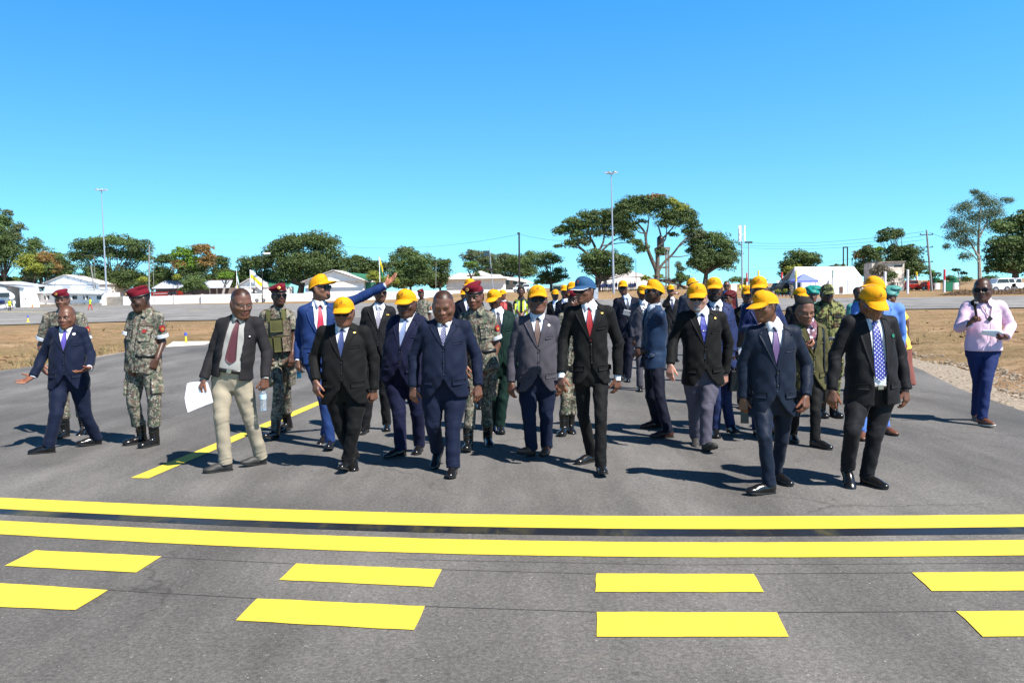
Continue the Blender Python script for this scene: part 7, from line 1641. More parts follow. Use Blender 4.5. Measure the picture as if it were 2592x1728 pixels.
# ---- masts, poles, flags
def pole(name, label, f, Y, pts, r0, r1, mat, extra=None, cat='pole', z0=None, n=10):
    top = zz(f, pts[0][0], pts[0][1], Y); b0 = zz(f, pts[1][0], pts[1][1], Y); g = float(rise(b0[0], Y)); 
    # continue the pole's own line to the ground
    d = top-b0; t = (b0[2]-g)/max(d[2], .01); foot = b0-d*t; r = empty(name, (foot[0], Y, g), label, cat); o = np.array([foot[0], Y, g])
    mb = MB(); mb.tube([(0, 0, -.2), (top-o)*.5, top-o], [r0, (r0+r1)/2, r1], n); mb.build('shaft', mat, r, smooth=True)
    if extra: extra(r, top-o)
    return r, top, o
def mast_head(r, t):
    mb = MB(); mb.lathe(t+np.array([0, 0, -.15]), [(.5, 0), (.5, .15)], 12)
    mb.build('ring', M_STEEL, r)
    for i in range(6):
        a = i*math.pi/3; mb = MB(); mb.box(t+np.array([math.cos(a)*.95, math.sin(a)*.95, .1]), (.5, .35, .22), rz=a); mb.tube([t, t+np.array([math.cos(a)*.8, math.sin(a)*.8, .05])], .05, 6); mb.build('floodlight', M_ROOFT, r)
pole('light_mast', 'tall galvanised floodlight mast at left, rising over the wide umbrella tree', '1', 172, [(862, 5), (911, 975)], .22, .07, M_STEEL, mast_head, 'light mast')
pole('light_mast', 'tallest galvanised floodlight mast near the centre, before the great paired trees', '3', 150, [(998, 62), (1020, 1090)], .23, .08, M_STEEL, mast_head, 'light mast')
pole('utility_pole', 'thick pale concrete pole rising beside the low yellow-green tree', '1', 160, [(1269, 468), (1268, 860)], .17, .12, M_POLEC)
pole('utility_pole', 'very thin grey pole just right of the thick concrete one', '1', 160, [(1301, 466), (1308, 880)], .06, .04, M_POLEC)
pole('utility_pole', 'short leaning concrete pole in front of the umbrella tree, left of the mast', '1', 172, [(772, 642), (806, 865)], .16, .12, M_POLEC)
def crossarm(w_, zs):
    def f(r, t):
        for z in zs: mb = MB(); mb.box(t+np.array([0, 0, -z]), (w_, .1, .12)); [mb.lathe(t+np.array([x*w_/2, 0, -z+.05]), [(.06, 0), (.07, .12), (.03, .2)], 6) for x in (-.9, 0, .9)]; mb.build('crossarm', M_DARKW, r)
    return f
def lamphead(w_=1.2, m=None, off=.6):
    def f(r, t): mb = MB(); mb.box(t+np.array([off, 0, .05]), (w_, .35, .28)); mb.build('lamp_head', m or M_WHP, r)
    return f
pole('utility_pole', 'slender grey pole with a crossarm inside the umbrella tree', '1', 176, [(798, 550), (815, 880)], .07, .05, M_POLEC, crossarm(5.5, (0.1, 2.4)))
pole('lamp_post', 'black lamp post with a pale lamp head, left of the tactical vest soldier', '1', 158, [(2230, 545), (2230, 865)], .10, .07, M_DARKW, lamphead(1.2, None, .9), 'lamp post')
pole('lamp_post', 'thin dark post by the rounded bush at the block wall', '1', 160, [(1466, 670), (1478, 965)], .05, .04, M_DARKW, None, 'lamp post')
pole('utility_pole', 'thin pale pole behind the distant backpack soldier', '2', 166, [(1693, 350), (1690, 590)], .07, .05, M_POLEC)
def panels(r, t):
    mb = MB(); mb.box(t+np.array([-.6, 0, -1.2]), (1.3, .1, 1.1)); mb.build('solar_panel', M_GLASSD, r); mb = MB(); mb.box(t+np.array([.1, 0, -4.4]), (1.6, .7, .35)); mb.build('lamp_head', M_DARKW, r)
pole('lamp_post', 'solar street lamp over the long white house', '2', 168, [(2145, 222), (2176, 560)], .10, .07, M_STEEL, panels, 'lamp post')
pole('utility_pole', 'bare black pole standing before the veranda of the long white house', '3', 150, [(215, 575), (218, 1030)], .19, .14, M_DARKW, lamphead(.5, M_DARKW, -.1))
pole('utility_pole', 'thin dark pole left of the water tower', '3', 175, [(1208, 796), (1210, 1000)], .08, .06, M_DARKW)
def antenna(r, t):
    mb = MB()
    for a in range(3): mb.box(t+np.array([math.cos(a*2.1)*.75, math.sin(a*2.1)*.75, -2.0]), (.3, .2, 3.6)); mb.tube([t+np.array([0, 0, -2.5]), t+np.array([math.cos(a*2.1)*.75, math.sin(a*2.1)*.75, -2.])], .05, 5)
    mb.build('antenna_panels', M_WHP, r)
pole('telecom_mast', 'slim white telecom mast with a cage of antennas at its top', '3', 190, [(2106, 498), (2114, 1000)], .22, .14, M_STEEL, antenna, 'mast')
pole('lamp_post', 'grey lamp post with a square dark lamp right of the telecom mast', '3', 150, [(2167, 652), (2167, 1000)], .13, .09, M_STEEL, lamphead(1.3, M_DARKW, 0), 'lamp post')
pole('utility_pole', 'tall wooden utility pole with three crossarms, right of the blockhouse', '4', 125, [(1513, 415), (1558, 932)], .19, .12, M_POLEC, crossarm(2.0, (.7, 2.6, 4.8)))
r, t_, o_ = pole('pylon', 'black H-shaped twin-pole pylon over the marquee', '4', 175, [(798, 560), (798, 722)], .16, .14, M_DARKW, None, 'pylon')
mb = MB(); dx = mpx('4', 175)*35; mb.tube([(dx, 0, 0), t_-o_+np.array([dx, 0, 0])], .15); mb.build('shaft', M_DARKW, r)
mb = MB(); [mb.box(((t_-o_)[0]+dx/2, 0, (t_-o_)[2]-z), (dx, .2, .25)) for z in (.1, 6.5)]; mb.build('crossbeam', M_DARKW, r)
pole('utility_pole', 'thin far pole right of the H-shaped pylon', '4', 170, [(873, 655), (873, 722)], .10, .08, M_DARKW)
def flag(cols, w_, h_):
    def f(r, t):
        n, m = 9, 7; U, V_ = np.meshgrid(np.linspace(0, 1, n), np.linspace(0, 1, m), indexing='ij')
        for i, c in enumerate(cols):
            k = len(cols); VV = (V_+i)/k; P = np.stack([U*w_*.75, np.sin(U*5+VV*2)*.25*U, -VV*h_-U*h_*.75+.1*np.sin(U*6)], -1)+t
            o = link('flag', mesh_np('flag', P.reshape(-1, 3), grid_faces(n, m)), c, r); s = o.modifiers.new('s', 'SOLIDIFY'); s.thickness = .02
    return f
pole('flagpole', 'flagpole with a many-coloured drooping national flag', '1', 160, [(2012, 684), (2014, 840)], .07, .05, M_WHP, flag([M_GREENP, M_WHP, M_BLK, M_YELP, M_REDP], .9, 4.5), 'flagpole')
pole('flagpole', 'flagpole with a white flag bearing a yellow mark', '1', 160, [(2126, 680), (2130, 830)], .07, .05, M_WHP, flag([M_WHP, M_YELP, M_WHP], 3.0, 2.4), 'flagpole')
pole('flagpole', 'white flagpole with a small yellow and green flag right of the gabled house', '2', 160, [(1208, 300), (1216, 560)], .09, .06, M_WHP, flag([M_YELP, M_GREENP], .9, 2.6), 'flagpole')
# painted totem posts along the far verge
def post(label, f, x, yt, yb, split, ctop, cbot, w_=14, Y=None, lean=0, cside=None):
    b0 = zz(f, x, yb, 100); d = gnd(ZF[f][0]+x/ZF[f][2], ZF[f][1]+yb/ZF[f][2]); Y = Y or d[1]; m = mpx(f, Y); c = zz(f, x, yb, Y); H_ = (yb-yt)*m; hs_ = (split-yt)*m; r = empty('painted_post', (c[0], Y, 0), label, 'post', 'painted posts along the verge')
    w_ = w_*m/2; ln = lean*m
    mb = MB(); mb.lathe((0, 0, 0), [(w_, 0), (w_, H_-hs_)], 12); mb.v = [(x_+ln*(z_/H_), y_, z_) for x_, y_, z_ in mb.v]; mb.build('shaft', cbot, r, smooth=True)
    mb = MB(); mb.lathe((0, 0, 0), [(w_*1.03, H_-hs_), (w_*1.03, H_), (w_*.6, H_+.02)], 12); mb.v = [(x_+ln*(z_/H_), y_, z_) for x_, y_, z_ in mb.v]; mb.build('top_band', ctop, r, smooth=True)
    return r
post('white post with a red top beside the far black SUV', '4', 268, 780, 965, 850, M_REDP, M_WHP)
post('white post with a long yellow top at the left end of the marquee', '4', 391, 762, 975, 858, M_YELP, M_WHP, Y=110)
post('white post with a green top against the side of the marquee', '4', 707, 765, 975, 830, M_GREENP, M_WHP, 12, Y=110)
post('white post with a yellow top seen just above the tall man in mid blue', '4', 67, 765, 965, 860, M_YELP, M_WHP)
post('white post with a red top left of the tall man in mid blue', '3', 2152, 910, 1080, 985, M_REDP, M_WHP, 12)
post('plain white post left of the concrete blockhouse doorway', '4', 1156, 775, 955, 800, M_WHP, M_WHP, 20)
post('tall plain white post right of the concrete blockhouse', '4', 1350, 757, 963, 790, M_WHP, M_WHP, 19)
post('white post with a yellow top leaning to the left', '4', 1440, 775, 932, 808, M_YELP, M_WHP, 15, lean=-16)
post('short white post right of the leaning yellow-topped post', '4', 1470, 855, 930, 870, M_WHP, M_WHP, 12)
post('white post with a long red top beside the green bin', '4', 1666, 755, 952, 845, M_REDP, M_WHP, 17)
# wires
def wire(label, P, r=.022, sag=1.2):
    A_ = [zz(*p) for p in P]; mb = MB(); pts = []
    for a, b_ in zip(A_[:-1], A_[1:]):
        for i in range(14): t = i/14; q_ = a*(1-t)+b_*t; q_[2] -= sag*4*t*(1-t); pts.append(q_)
    pts.append(A_[-1]); mb.tube([p-A_[0] for p in pts], r, 5); o = mb.build('power_line', M_DARKW, None); o.location = tuple(A_[0]); tag(o, label, 'power line')
wire('power line from the bare black pole towards the upper left trees', [('3', 215, 582, 150), ('2', 900, 215, 175)]); wire('power line running right from the bare black pole', [('3', 215, 580, 150), ('3', 1000, 600, 190)])
wire('highest power line running left from the tall utility pole', [('4', 1490, 430, 125), ('4', -400, 500, 170)]); wire('middle power line running left from the tall utility pole', [('4', 1490, 465, 125), ('4', -400, 520, 170)]); wire('lowest power line running left from the tall utility pole', [('4', 1490, 500, 125), ('4', -400, 535, 172)])
wire('power line from the far pole to the left, low over the marquee', [('4', 873, 660, 170), ('4', -600, 735, 190)]); wire('power line from the tall utility pole to the right edge', [('4', 1535, 435, 125), ('4', 2500, 520, 110)])

# ---- vehicles
def car(label, f, x0, x1, yb, Y, paint, kind='suv', name='parked_car', z=None):
    m = mpx(f, Y); c = zz(f, (x0+x1)/2, yb, Y); L = max(2.2, (x1-x0)*m); gz = float(rise(c[0], Y)) if z is None else z
    r = empty(name, (c[0], Y, gz), label, 'car'); W_ = 1.8; s = L/4.6; H_ = 1.75 if kind != 'sedan' else 1.45; hs_ = .95 if kind != 'sedan' else .85
    prof = {'suv': [(-2.3, .35), (-2.3, .95), (-2.15, 1.02), (-1.3, 1.08), (2.2, 1.08), (2.3, .95), (2.3, .35)], 'sedan': [(-2.3, .3), (-2.3, .72), (-1.2, .9), (1.5, .92), (2.25, .85), (2.3, .3)], 'pickup': [(-2.4, .35), (-2.4, 1.0), (-1.5, 1.08), (2.4, 1.05), (2.4, .35)]}[kind]
    cab = {'suv': [(-1.3, 1.06), (-.75, 1.68), (1.9, 1.70), (2.2, 1.06)], 'sedan': [(-1.2, .88), (-.5, 1.38), (.9, 1.40), (1.6, .90)], 'pickup': [(-1.4, 1.06), (-.9, 1.68), (.4, 1.68), (.6, 1.06)]}[kind]
    mb = MB(); mb.prism([(x*s, -W_/2, z_) for x, z_ in prof], (0, W_, 0)); mb.build('body', paint, r, bevel=.06)
    mb = MB(); mb.prism([(x*s, -W_/2+.12, z_) for x, z_ in cab], (0, W_-.24, 0)); cb = mb.build('cabin', paint, r, bevel=.05)
    mb = MB(); q_ = cab; mb.prism([((q_[0][0]+.25)*s, -W_/2+.10, q_[0][1]+.06), ((q_[1][0]+.10)*s, -W_/2+.10, q_[1][1]-.1), ((q_[2][0]-.15)*s, -W_/2+.10, q_[2][1]-.1), ((q_[3][0]-.18)*s, -W_/2+.10, q_[3][1]+.06)], (0, W_-.2, 0)); mb.build('window', M_GLASSD, cb)
    for x in (-1.45, 1.4):
        for y in (-W_/2+.1, W_/2-.1):
            mb = MB(); mb.tube([(x*s, y-.11, .36), (x*s, y+.11, .36)], .36, 14); w_ = mb.build('wheel', M_TYRE, r); mb = MB(); mb.tube([(x*s, y-.125, .36), (x*s, y+.125, .36)], .2, 10); mb.build('rim', M_RIM, w_)
    return r
CG = 'parked cars'
for a in [('white car, leftmost of the row parked under the massive dark tree', '4', 2078, 2165, 905, 100, M_WHITEV, 'suv'), ('white car second in the row parked under the massive dark tree', '4', 2130, 2215, 903, 104, M_WHITEV, 'suv'), ('white car third in the row parked under the massive dark tree', '4', 2190, 2262, 900, 108, M_WHITEV, 'sedan'), ('white pickup, rightmost of the row parked under the massive dark tree', '4', 2240, 2330, 903, 104, M_WHITEV, 'pickup'),
          ('long black SUV parked behind the red-topped post', '4', 150, 325, 925, 122, M_BLACKV, 'suv'), ('white pickup parked beside the veranda behind the vest man', '3', 165, 255, 1062, 172, M_WHITEV, 'pickup'), ('white car parked right of the vest man', '3', 225, 305, 1060, 176, M_WHITEV, 'suv'), ('dark car parked in the carport of the small green-roofed house', '1', 2185, 2262, 885, 166.8, M_BLACKV, 'sedan'),
          ('dark car parked left of the pointing man behind the block wall', '2', 440, 500, 606, 167.5, M_BLACKV, 'sedan'), ('dark car parked nearer the gabled house behind the block wall', '2', 505, 590, 606, 167.5, M_BLACKV, 'sedan'), ('red car parked behind the concrete blockhouse', '4', 1345, 1400, 890, 138, M_REDV, 'suv'), ('red car parked among the far posts', '4', 1475, 1530, 900, 136, M_REDV, 'sedan')]:
    car(*a)['group'] = CG
b = Bd('fire_truck', 'red fire truck parked behind the white block wall', '1', 171, 1400, 'truck')
b.block('body', 1310, 1425, 868, M_REDV, 0, 2.4, .6); b.block('cab', 1425, 1512, 860, M_REDV, 0, 2.4, .6); b.rect('window', 1430, 1455, 870, 888, M_GLASSD); b.rect('window', 1462, 1500, 870, 888, M_GLASSD); b.rect('rear_panel', 1278, 1306, 868, 912, M_REDV, 1.2, 2.3); b.rect('stripe', 1310, 1420, 882, 885, M_WHP)
for x in (1300, 1340, 1440, 1490): mb = MB(); X_ = b.X(x); mb.tube([(X_, -.1, .5), (X_, .25, .5)], .5, 14); mb.build('wheel', M_TYRE, b.r)
# helicopter at the left edge
b = Bd('helicopter', 'white helicopter with drooping rotor blades cut by the left edge', '1', 128, 20, 'helicopter')
v = Vol((-7, -1.6, .2), (5.6, 1.6, 4.2), .12); X_ = b.X(0)
v.add(f_ell((X_-1.2, 0, 2.0), (3.3, 1.25, 1.3)), .3); v.add(f_ell((X_-1.0, 0, 3.0), (1.8, .7, .5)), .4); v.add(f_rcone((X_-3.5, 0, 2.2), (X_-6.5, 0, 2.6), .5, .25), .3)
vol_mesh('fuselage', v, np.zeros(3), M_WHITEV, b.r)
mb = MB(); mb.box((X_+1.2, -1.05, 2.35), (1.5, .5, .7)); mb.box((X_-.6, -1.2, 2.35), (1.5, .2, .6)); mb.build('cockpit_window', M_GLASSD, b.r, bevel=.1)
mb = MB(); mb.box((X_-.6, -1.05, 1.25), (3.4, .5, .5)); mb.build('stripe', plain('navy_stripe_paint', (.02, .03, .12), .4), b.r, bevel=.1)
mb = MB(); mb.tube([(X_-1, 0, 3.2), (X_-1, 0, 4.0)], .12); hb = mb.build('rotor_mast', M_STEEL, b.r)
for a in range(4): t = a*math.pi/2+.2; mb = MB(); mb.prism([(X_-1+math.cos(t)*d-math.sin(t)*w_, math.sin(t)*d+math.cos(t)*w_, 3.95-.012*d*d) for d, w_ in ((.2, -.12), (2.8, -.16), (5.6, -.16), (5.6, .16), (2.8, .16), (.2, .12))], (0, 0, .05)); mb.build('rotor_blade', M_DARKW, hb)
for y in (-1, 1): mb = MB(); mb.tube([(X_-3, y*1.1, .25), (X_+.8, y*1.1, .22), (X_+1.3, y*1.1, .4)], .07); [mb.tube([(X_+x, y*1.1, .25), (X_+x, y*.5, 1.2)], .05) for x in (-2.2, .2)]; mb.build('skid', M_STEEL, b.r)
# small airfield things
def thing(name, label, cat, x, y, build, f='S', group=None, z=0):
    p = gnd(ZF[f][0]+x/ZF[f][2], ZF[f][1]+y/ZF[f][2]); r = empty(name, (p[0], p[1], z), label, cat, group); build(r); return r
def marker(r):
    mb = MB(); mb.lathe((0, 0, 0), [(.11, 0), (.10, .03), (.035, .05), (.032, .25)], 14); mb.build('stem', M_YELP, r, smooth=True)
    mb = MB(); mb.lathe((0, 0, 0), [(.05, .27), (.055, .30), (.045, .36), (.012, .385)], 14); mb.build('lens', M_BLUEP, r, smooth=True)
thing('taxiway_light', 'yellow taxiway edge light with a blue lens on the near concrete pad', 'runway light', 471, 868, marker)
thing('taxiway_light', 'yellow taxiway edge light with a blue lens on the far apron edge at left', 'runway light', 71, 815, lambda r: (marker(r), setattr(r, 'scale', (1.25, 1.25, 1.25))))
mb = MB(); P = [gnd(*p)[:2] for p in [(420, 878), (520, 872), (540, 865), (438, 866)]]; mb.prism([(x, y, -.02) for x, y in P], (0, 0, .05)); o = mb.build('concrete_pad', plain('pale_concrete', (.60, .54, .46), .9), None, bevel=.01); tag(o, 'pale concrete pad under the near edge light', 'concrete pad')
def cabinet(r): mb = MB(); mb.box((0, 0, .78), (.62, .4, 1.56)); mb.build('case', M_STEEL, r, bevel=.02); mb = MB(); mb.box((0, -.205, .8), (.52, .02, 1.36)); mb.build('door', M_ROOFT, r); mb = MB(); mb.box((.18, -.225, .8), (.03, .03, .14)); mb.build('handle', M_BLK, r)
thing('electrical_cabinet', 'grey electrical cabinet standing on the apron verge behind the blue cap', 'cabinet', 1508, 758, cabinet)
def board(r): mb = MB(); mb.box((0, 0, 1.05), (1.05, .08, 1.3)); mb.build('board', M_WHP, r); [(lambda m_: (m_.box((x, 0, .25), (.06, .06, .5)), m_.build('leg', M_STEEL, r)))(MB()) for x in (-.4, .4)]
thing('notice_board', 'blank white board on the far verge left of the tall man in mid blue', 'board', 1858, 742, board)
def cone(r): mb = MB(); mb.lathe((0, 0, 0), [(.18, .03), (.12, .3), (.04, .7)], 12); mb.build('cone_body', M_ORG, r); mb = MB(); mb.box((0, 0, .015), (.45, .45, .03)); mb.build('base', M_ORG, r)
thing('traffic_cone', 'orange traffic cone in front of the white shed', 'traffic cone', 82, 778, cone)
def gbin(r): mb = MB(); mb.prism([(-.45, -.35, .1), (.45, -.35, .1), (.52, -.35, 1.35), (-.52, -.35, 1.35)], (0, .8, 0)); mb.build('tub', M_GREENP, r); mb = MB(); mb.box((0, .05, 1.4), (1.1, .9, .07)); mb.build('lid', M_GREENP, r)
thing('wheelie_bin', 'dark green wheeled bin beside the red-topped post', 'bin', 1697, 945, gbin, '4')
def tank(r): mb = MB(); mb.lathe((0, 0, 0), [(.7, 0), (.7, 1.1)], 16); mb.build('lower_band', M_WHP, r, smooth=True); mb = MB(); mb.lathe((0, 0, 0), [(.7, 1.1), (.7, 1.9), (.5, 2.05)], 16); mb.build('upper_band', M_GREENP, r, smooth=True)
thing('drum', 'green and white drum beyond the green bin', 'drum', 1750, 925, tank, '4'); thing('drum', 'green and white drum left of the red-topped post', 'drum', 1590, 925, tank, '4')
def dish(r): mb = MB(); mb.lathe((0, 0, 0), [(.05, 0), (.35, .06), (.5, .16)], 14); o = mb.build('bowl', M_WHP, r, smooth=True); o.rotation_euler = (R(60), 0, .3)
# kerb and flowers in front of the black SUV
mb = MB(); a = gnd(1900+190/3.3988, 460+985/3.3988); b_ = gnd(1900+345/3.3988, 460+990/3.3988)
for i in range(10): t = (i+.5)/10; p = a*(1-t)+b_*t; mb.box((p[0], p[1], .12), (abs(b_-a)[0]/10*.98, .3, .24), m=i % 2)
o = mb.build('painted_kerb', [M_WHP, M_REDP], None); tag(o, 'red and white painted kerb stones in front of the black SUV', 'kerb')
for i, (x, y, l) in enumerate([(235, 945, 'yellow-flowering shrub, left one beside the painted kerb'), (298, 940, 'yellow-flowering shrub, right one beside the painted kerb')]):
    T('flowering_shrub', l, '4', 112, (x, 975), [(x, y, 22, 18, 'y'), (x-10, y+15, 22, 15, 'g')], 1, .16, cat='shrub', group='flowering shrubs', tr=.03)
# ------------------------------------------------------------------ things held or worn over clothes
def loc_obj(name, mb, mats, base, label, cat, smooth=False, bevel=0):
    """a held thing that stays top-level: an Empty plus parts"""
    pass
def newroot(name, p, label, cat): return empty(name, tuple(p), label, cat)
def pz(k, x, y, Y): fx, fy, fk = FR[k]; return at(fx+x/fk, fy+y/fk, Y)
M_PAPER = plain('white_paper', (.86, .87, .92), .7, var=.01)
def frame_of(g): c, d, n, w_ = g; l = np.cross(d, n); return c, d, n, l
# paper
pp = PEOPLE['paper_man']; Yp = pp['arms'][0][2][1]-.03
P_ = [(112, 800), (166, 806), (186, 862), (205, 938), (120, 968), (45, 1000), (34, 960), (25, 905), (40, 808)]
r = newroot('paper_sheet', pz('B', 112, 880, Yp), 'folded white paper sheets in the hand of the man in the bomber jacket', 'paper'); mb = MB(); o = pz('B', 112, 880, Yp)
for k_, dy in ((0, 0), (1, .012)):
    mb.prism([pz('B', x+k_*4, y-k_*3, Yp)-o+np.array([0, dy+.0004*(x-110)*(.6-k_), 0]) for x, y in P_], (0, .0015, 0))
mb.build('sheet', M_PAPER, r)
# bottle
def m_clear():
    t = NT('clear_bottle_plastic'); t.set('Base Color', (.85, .92, 1, 1)); t.set('Roughness', .08); t.set('Transmission Weight', .85); t.set('IOR', 1.2); return t.m
c, d, n, l = frame_of(pp['grips'][1]); o = pz('B', 538, 912, c[1]); r = newroot('water_bottle', o, 'clear plastic water bottle with a blue cap hanging from his fingers', 'bottle')
mb = MB(); mb.lathe((0, 0, 0), [(.026, -.115), (.032, -.108), (.032, -.06), (.030, -.055), (.032, -.05), (.032, -.02), (.030, -.015), (.032, -.01), (.032, .05), (.027, .075), (.014, .095), (.013, .108)], 16); mb.build('bottle_body', m_clear(), r, smooth=True)
mb = MB(); mb.lathe((0, 0, 0), [(.0335, 0.0), (.0335, .045)], 16); mb.build('label_band', plain('pale_blue_label', (.45, .65, .85), .4), r, smooth=True); mb = MB(); mb.lathe((0, 0, 0), [(.016, .105), (.016, .124), (.013, .126)], 12); mb.build('bottle_cap', M_BLUEP, r, smooth=True)
def slab(name, label, cat, g, size, mat, off=(0, 0, 0), part='case', screen=None, axes=None):
    c, d, n, l = frame_of(g); ax = axes or (l, d, n); c = c+l*off[0]+d*off[1]+n*off[2]; r = newroot(name, c, label, cat); mb = MB(); mb.box((0, 0, 0), size, ax=ax); mb.build(part, mat, r, bevel=.003)
    if screen: mb = MB(); mb.box(ax[2]*(size[2]/2+.001), (size[0]*.9, size[1]*.92, .001), ax=ax); mb.build('screen', screen, r)
    return r
M_PHONEB = plain('blue_phone_glass', (.03, .16, .26), .15)
slab('mobile_phone', 'blue mobile phone in the lowered hand of the pointing man', 'phone', PEOPLE['pointing_man']['grips'][0], (.072, .15, .009), M_PHONEB, (0, .04, -.006), screen=M_BLK)
slab('mobile_phone', 'black mobile phone in the lowered hand of the man looking left', 'phone', PEOPLE['looking_left_man']['grips'][0], (.070, .15, .009), M_BLK, (0, .05, 0), screen=M_GLASSD)
pw = PEOPLE['phone_woman']; Y_ = pw['arms'][0][2][1]-.04; o = pz('E', 692, 490, Y_); r = newroot('mobile_phone', o, 'black mobile phone held sideways by the woman in the olive blazer', 'phone'); mb = MB(); mb.box((0, 0, 0), (.150, .010, .072)); mb.build('case', M_BLK, r, bevel=.004); mb = MB(); mb.box((.055, -.006, .018), (.022, .003, .022)); mb.build('camera_bump', M_GLASSD, r)
Yb = PEOPLE['notebook_man']['arms'][1][2][1]-.05; o = pz('D', 888, 302, Yb); r = newroot('notebook', o, 'small white notebook held by the man in the dark navy suit', 'book'); t_ = R(-14); ax = (np.array([math.cos(t_), 0, math.sin(t_)]), np.array([0, -1., 0]), np.array([-math.sin(t_), 0, math.cos(t_)])); mb = MB(); mb.box((0, 0, 0), (.15, .018, .095), ax=ax); mb.build('page_block', M_PAPER, r); mb = MB(); mb.box((-.004, -.0105, 0), (.138, .002, .083), ax=ax); mb.build('cover', plain('grey_cover', (.25, .27, .28), .6), r)
# handbag
g = PEOPLE['bag_man']['grips'][1]; o = g[0]+np.array([0, 0, -.20]); r = newroot('handbag', o, 'black leather handbag hanging from the full-bearded man\'s hand', 'bag')
mb = MB(); mb.prism([(-.05, -.17, -.14), (.05, -.17, -.14), (.03, -.15, .09), (-.03, -.15, .09)], (0, .32, 0)); mb.build('bag_body', M_SHOE['k'], r, bevel=.012)
for x in (-.02, .02): mb = MB(); mb.tube([(x, -.09, .09), (x, -.06, .17), (x*.5, 0, .20), (x, .06, .17), (x, .09, .09)], .006, 6); mb.build('handle', M_BELT, r, smooth=True)
# shoulder bag strap and bag of the woman in olive
O, A, Lt, base, tf = pw['O'], pw['A'], pw['Lt'], pw['base'], pw['tf']
us = np.linspace(.115, .13, 3); V_ = np.linspace(Lt-.06, -.05, 22); U, Vv = np.meshgrid(np.linspace(-.016, .016, 3), V_, indexing='ij'); U = U+.118+.02*(1-Vv/Lt)
Vl, F, uv = drape(lambda q: tf(q), O, A, U, Vv, .010, .014); link('bag_strap', mesh_np('bag_strap', Vl-base, F[:, ::-1]), M_BELT, pw['root'])
o = pz('E', 786, 790, pw['Yt']+.08); r = newroot('shoulder_bag', o, 'black shoulder bag at the hip of the woman in the olive blazer', 'bag'); mb = MB(); mb.box((0, 0, 0), (.10, .28, .24)); mb.build('bag_body', M_SHOE['k'], r, bevel=.02); mb = MB(); mb.box((-.052, 0, .05), (.01, .27, .12)); mb.build('flap', M_BELT, r, bevel=.004)
# microphone and notes of the reporter
pj = PEOPLE['pink_shirt_man']; c, d, n, l = frame_of(pj['grips'][0]); o = pz('F', 826, 315, c[1]-.01); hb_ = c-o
r = newroot('microphone', o, 'black foam-headed microphone lettered TVM held by the reporter', 'microphone')
v = Vol((-.06,)*3, (.06,)*3, .005); v.add(f_ell((0, 0, 0), (.040, .040, .040)), .01); v.all(lambda D, q: D+.0012*np.sin(q.x*500)*np.sin(q.y*500)*np.sin(q.z*500)); vol_mesh('foam_windshield', v, np.zeros(3), M_CAPK, r)
e_ = hb_/np.linalg.norm(hb_); mb = MB(); mb.tube([e_*.035, e_*.06, e_*.20], [.020, .016, .013], 12); mb.build('handle', M_BLK, r, smooth=True)
def lettering(s, size, c0, ax, up_, par, mat, th=.0006, name='lettering'):
    V, F = text_arr(s); V3 = c0+np.outer(V[:, 0]*size, ax)+np.outer(V[:, 1]*size, up_); return link(name, mesh_np(name, V3, F, smooth=False), mat, par)
V, F = text_arr('TVM'); a_ = V[:, 0]*.030/.0405; b_ = (V[:, 1]*.030-.010)/.0405; az = a_+.18; VV = .0412*np.stack([np.sin(az)*np.cos(b_), -np.cos(az)*np.cos(b_), np.sin(b_)], 1); link('lettering', mesh_np('lettering', VV, F, smooth=False), M_WHITEP, r)
g = pj['grips'][1]; o = pz('F', 1010, 596, g[0][1]-.02); r = newroot('note_cards', o, 'white note sheets held low by the reporter', 'paper'); mb = MB(); mb.prism([(-.13, 0, .035), (.03, -.03, .03), (.11, .0, -.005), (.04, .02, -.05), (-.14, .05, -.01)], (0, .002, .008)); mb.build('sheet', M_PAPER, r)
# shirt lettering and lanyard
O, A, Lt, base, tf, rt = pj['O'], pj['A'], pj['Lt'], pj['base'], pj['tf'], pj['root']
def on_torso(pe, s, size, u0, v0, mat, name='lettering'):
    V, F = text_arr(s); O, A = pe['O'], pe['A']; U = u0+V[:, 0]*size; Vv = v0+V[:, 1]*size
    K = 60; W = np.linspace(.4, 0, K); Ps = O+U[:, None, None]*A[0]+Vv[:, None, None]*A[1]+W[None, :, None]*A[2]; D = pe['tf'](Q(Ps[..., 0], Ps[..., 1], Ps[..., 2])); i = np.argmax(D < 0, 1); wv = W[i]+.016
    link(name, mesh_np(name, O+U[:, None]*A[0]+Vv[:, None]*A[1]+wv[:, None]*A[2]-pe['base'], F, smooth=False), mat, pe['jk'])
on_torso(pj, 'TVM', .040, .105, Lt*.72, M_INKD if 'M_INKD' in globals() else M_BLK)
mb = MB()
def sp_(u, v_, off=.02):
    W = np.linspace(.4, 0, 80); Ps = O+u*A[0]+v_*A[1]+W[:, None]*A[2]; D = tf(Q(Ps[:, 0], Ps[:, 1], Ps[:, 2])); return O+u*A[0]+v_*A[1]+(W[np.argmax(D < 0)]+off)*A[2]-base
for s in (-1, 1): mb.tube([sp_(s*.062, Lt-.03, .02), sp_(s*.045, Lt-.10), sp_(.01*s+.004, Lt-.20)], .0045, 6)
ln = mb.build('lanyard', M_BELT, rt, smooth=True); mb = MB(); mb.box(sp_(.004, Lt-.225, .028), (.05, .05, .012), ax=((A[0]+A[1])/1.414, (A[1]-A[0])/1.414, A[2])); mb.build('pendant', M_BLK, ln, bevel=.004)
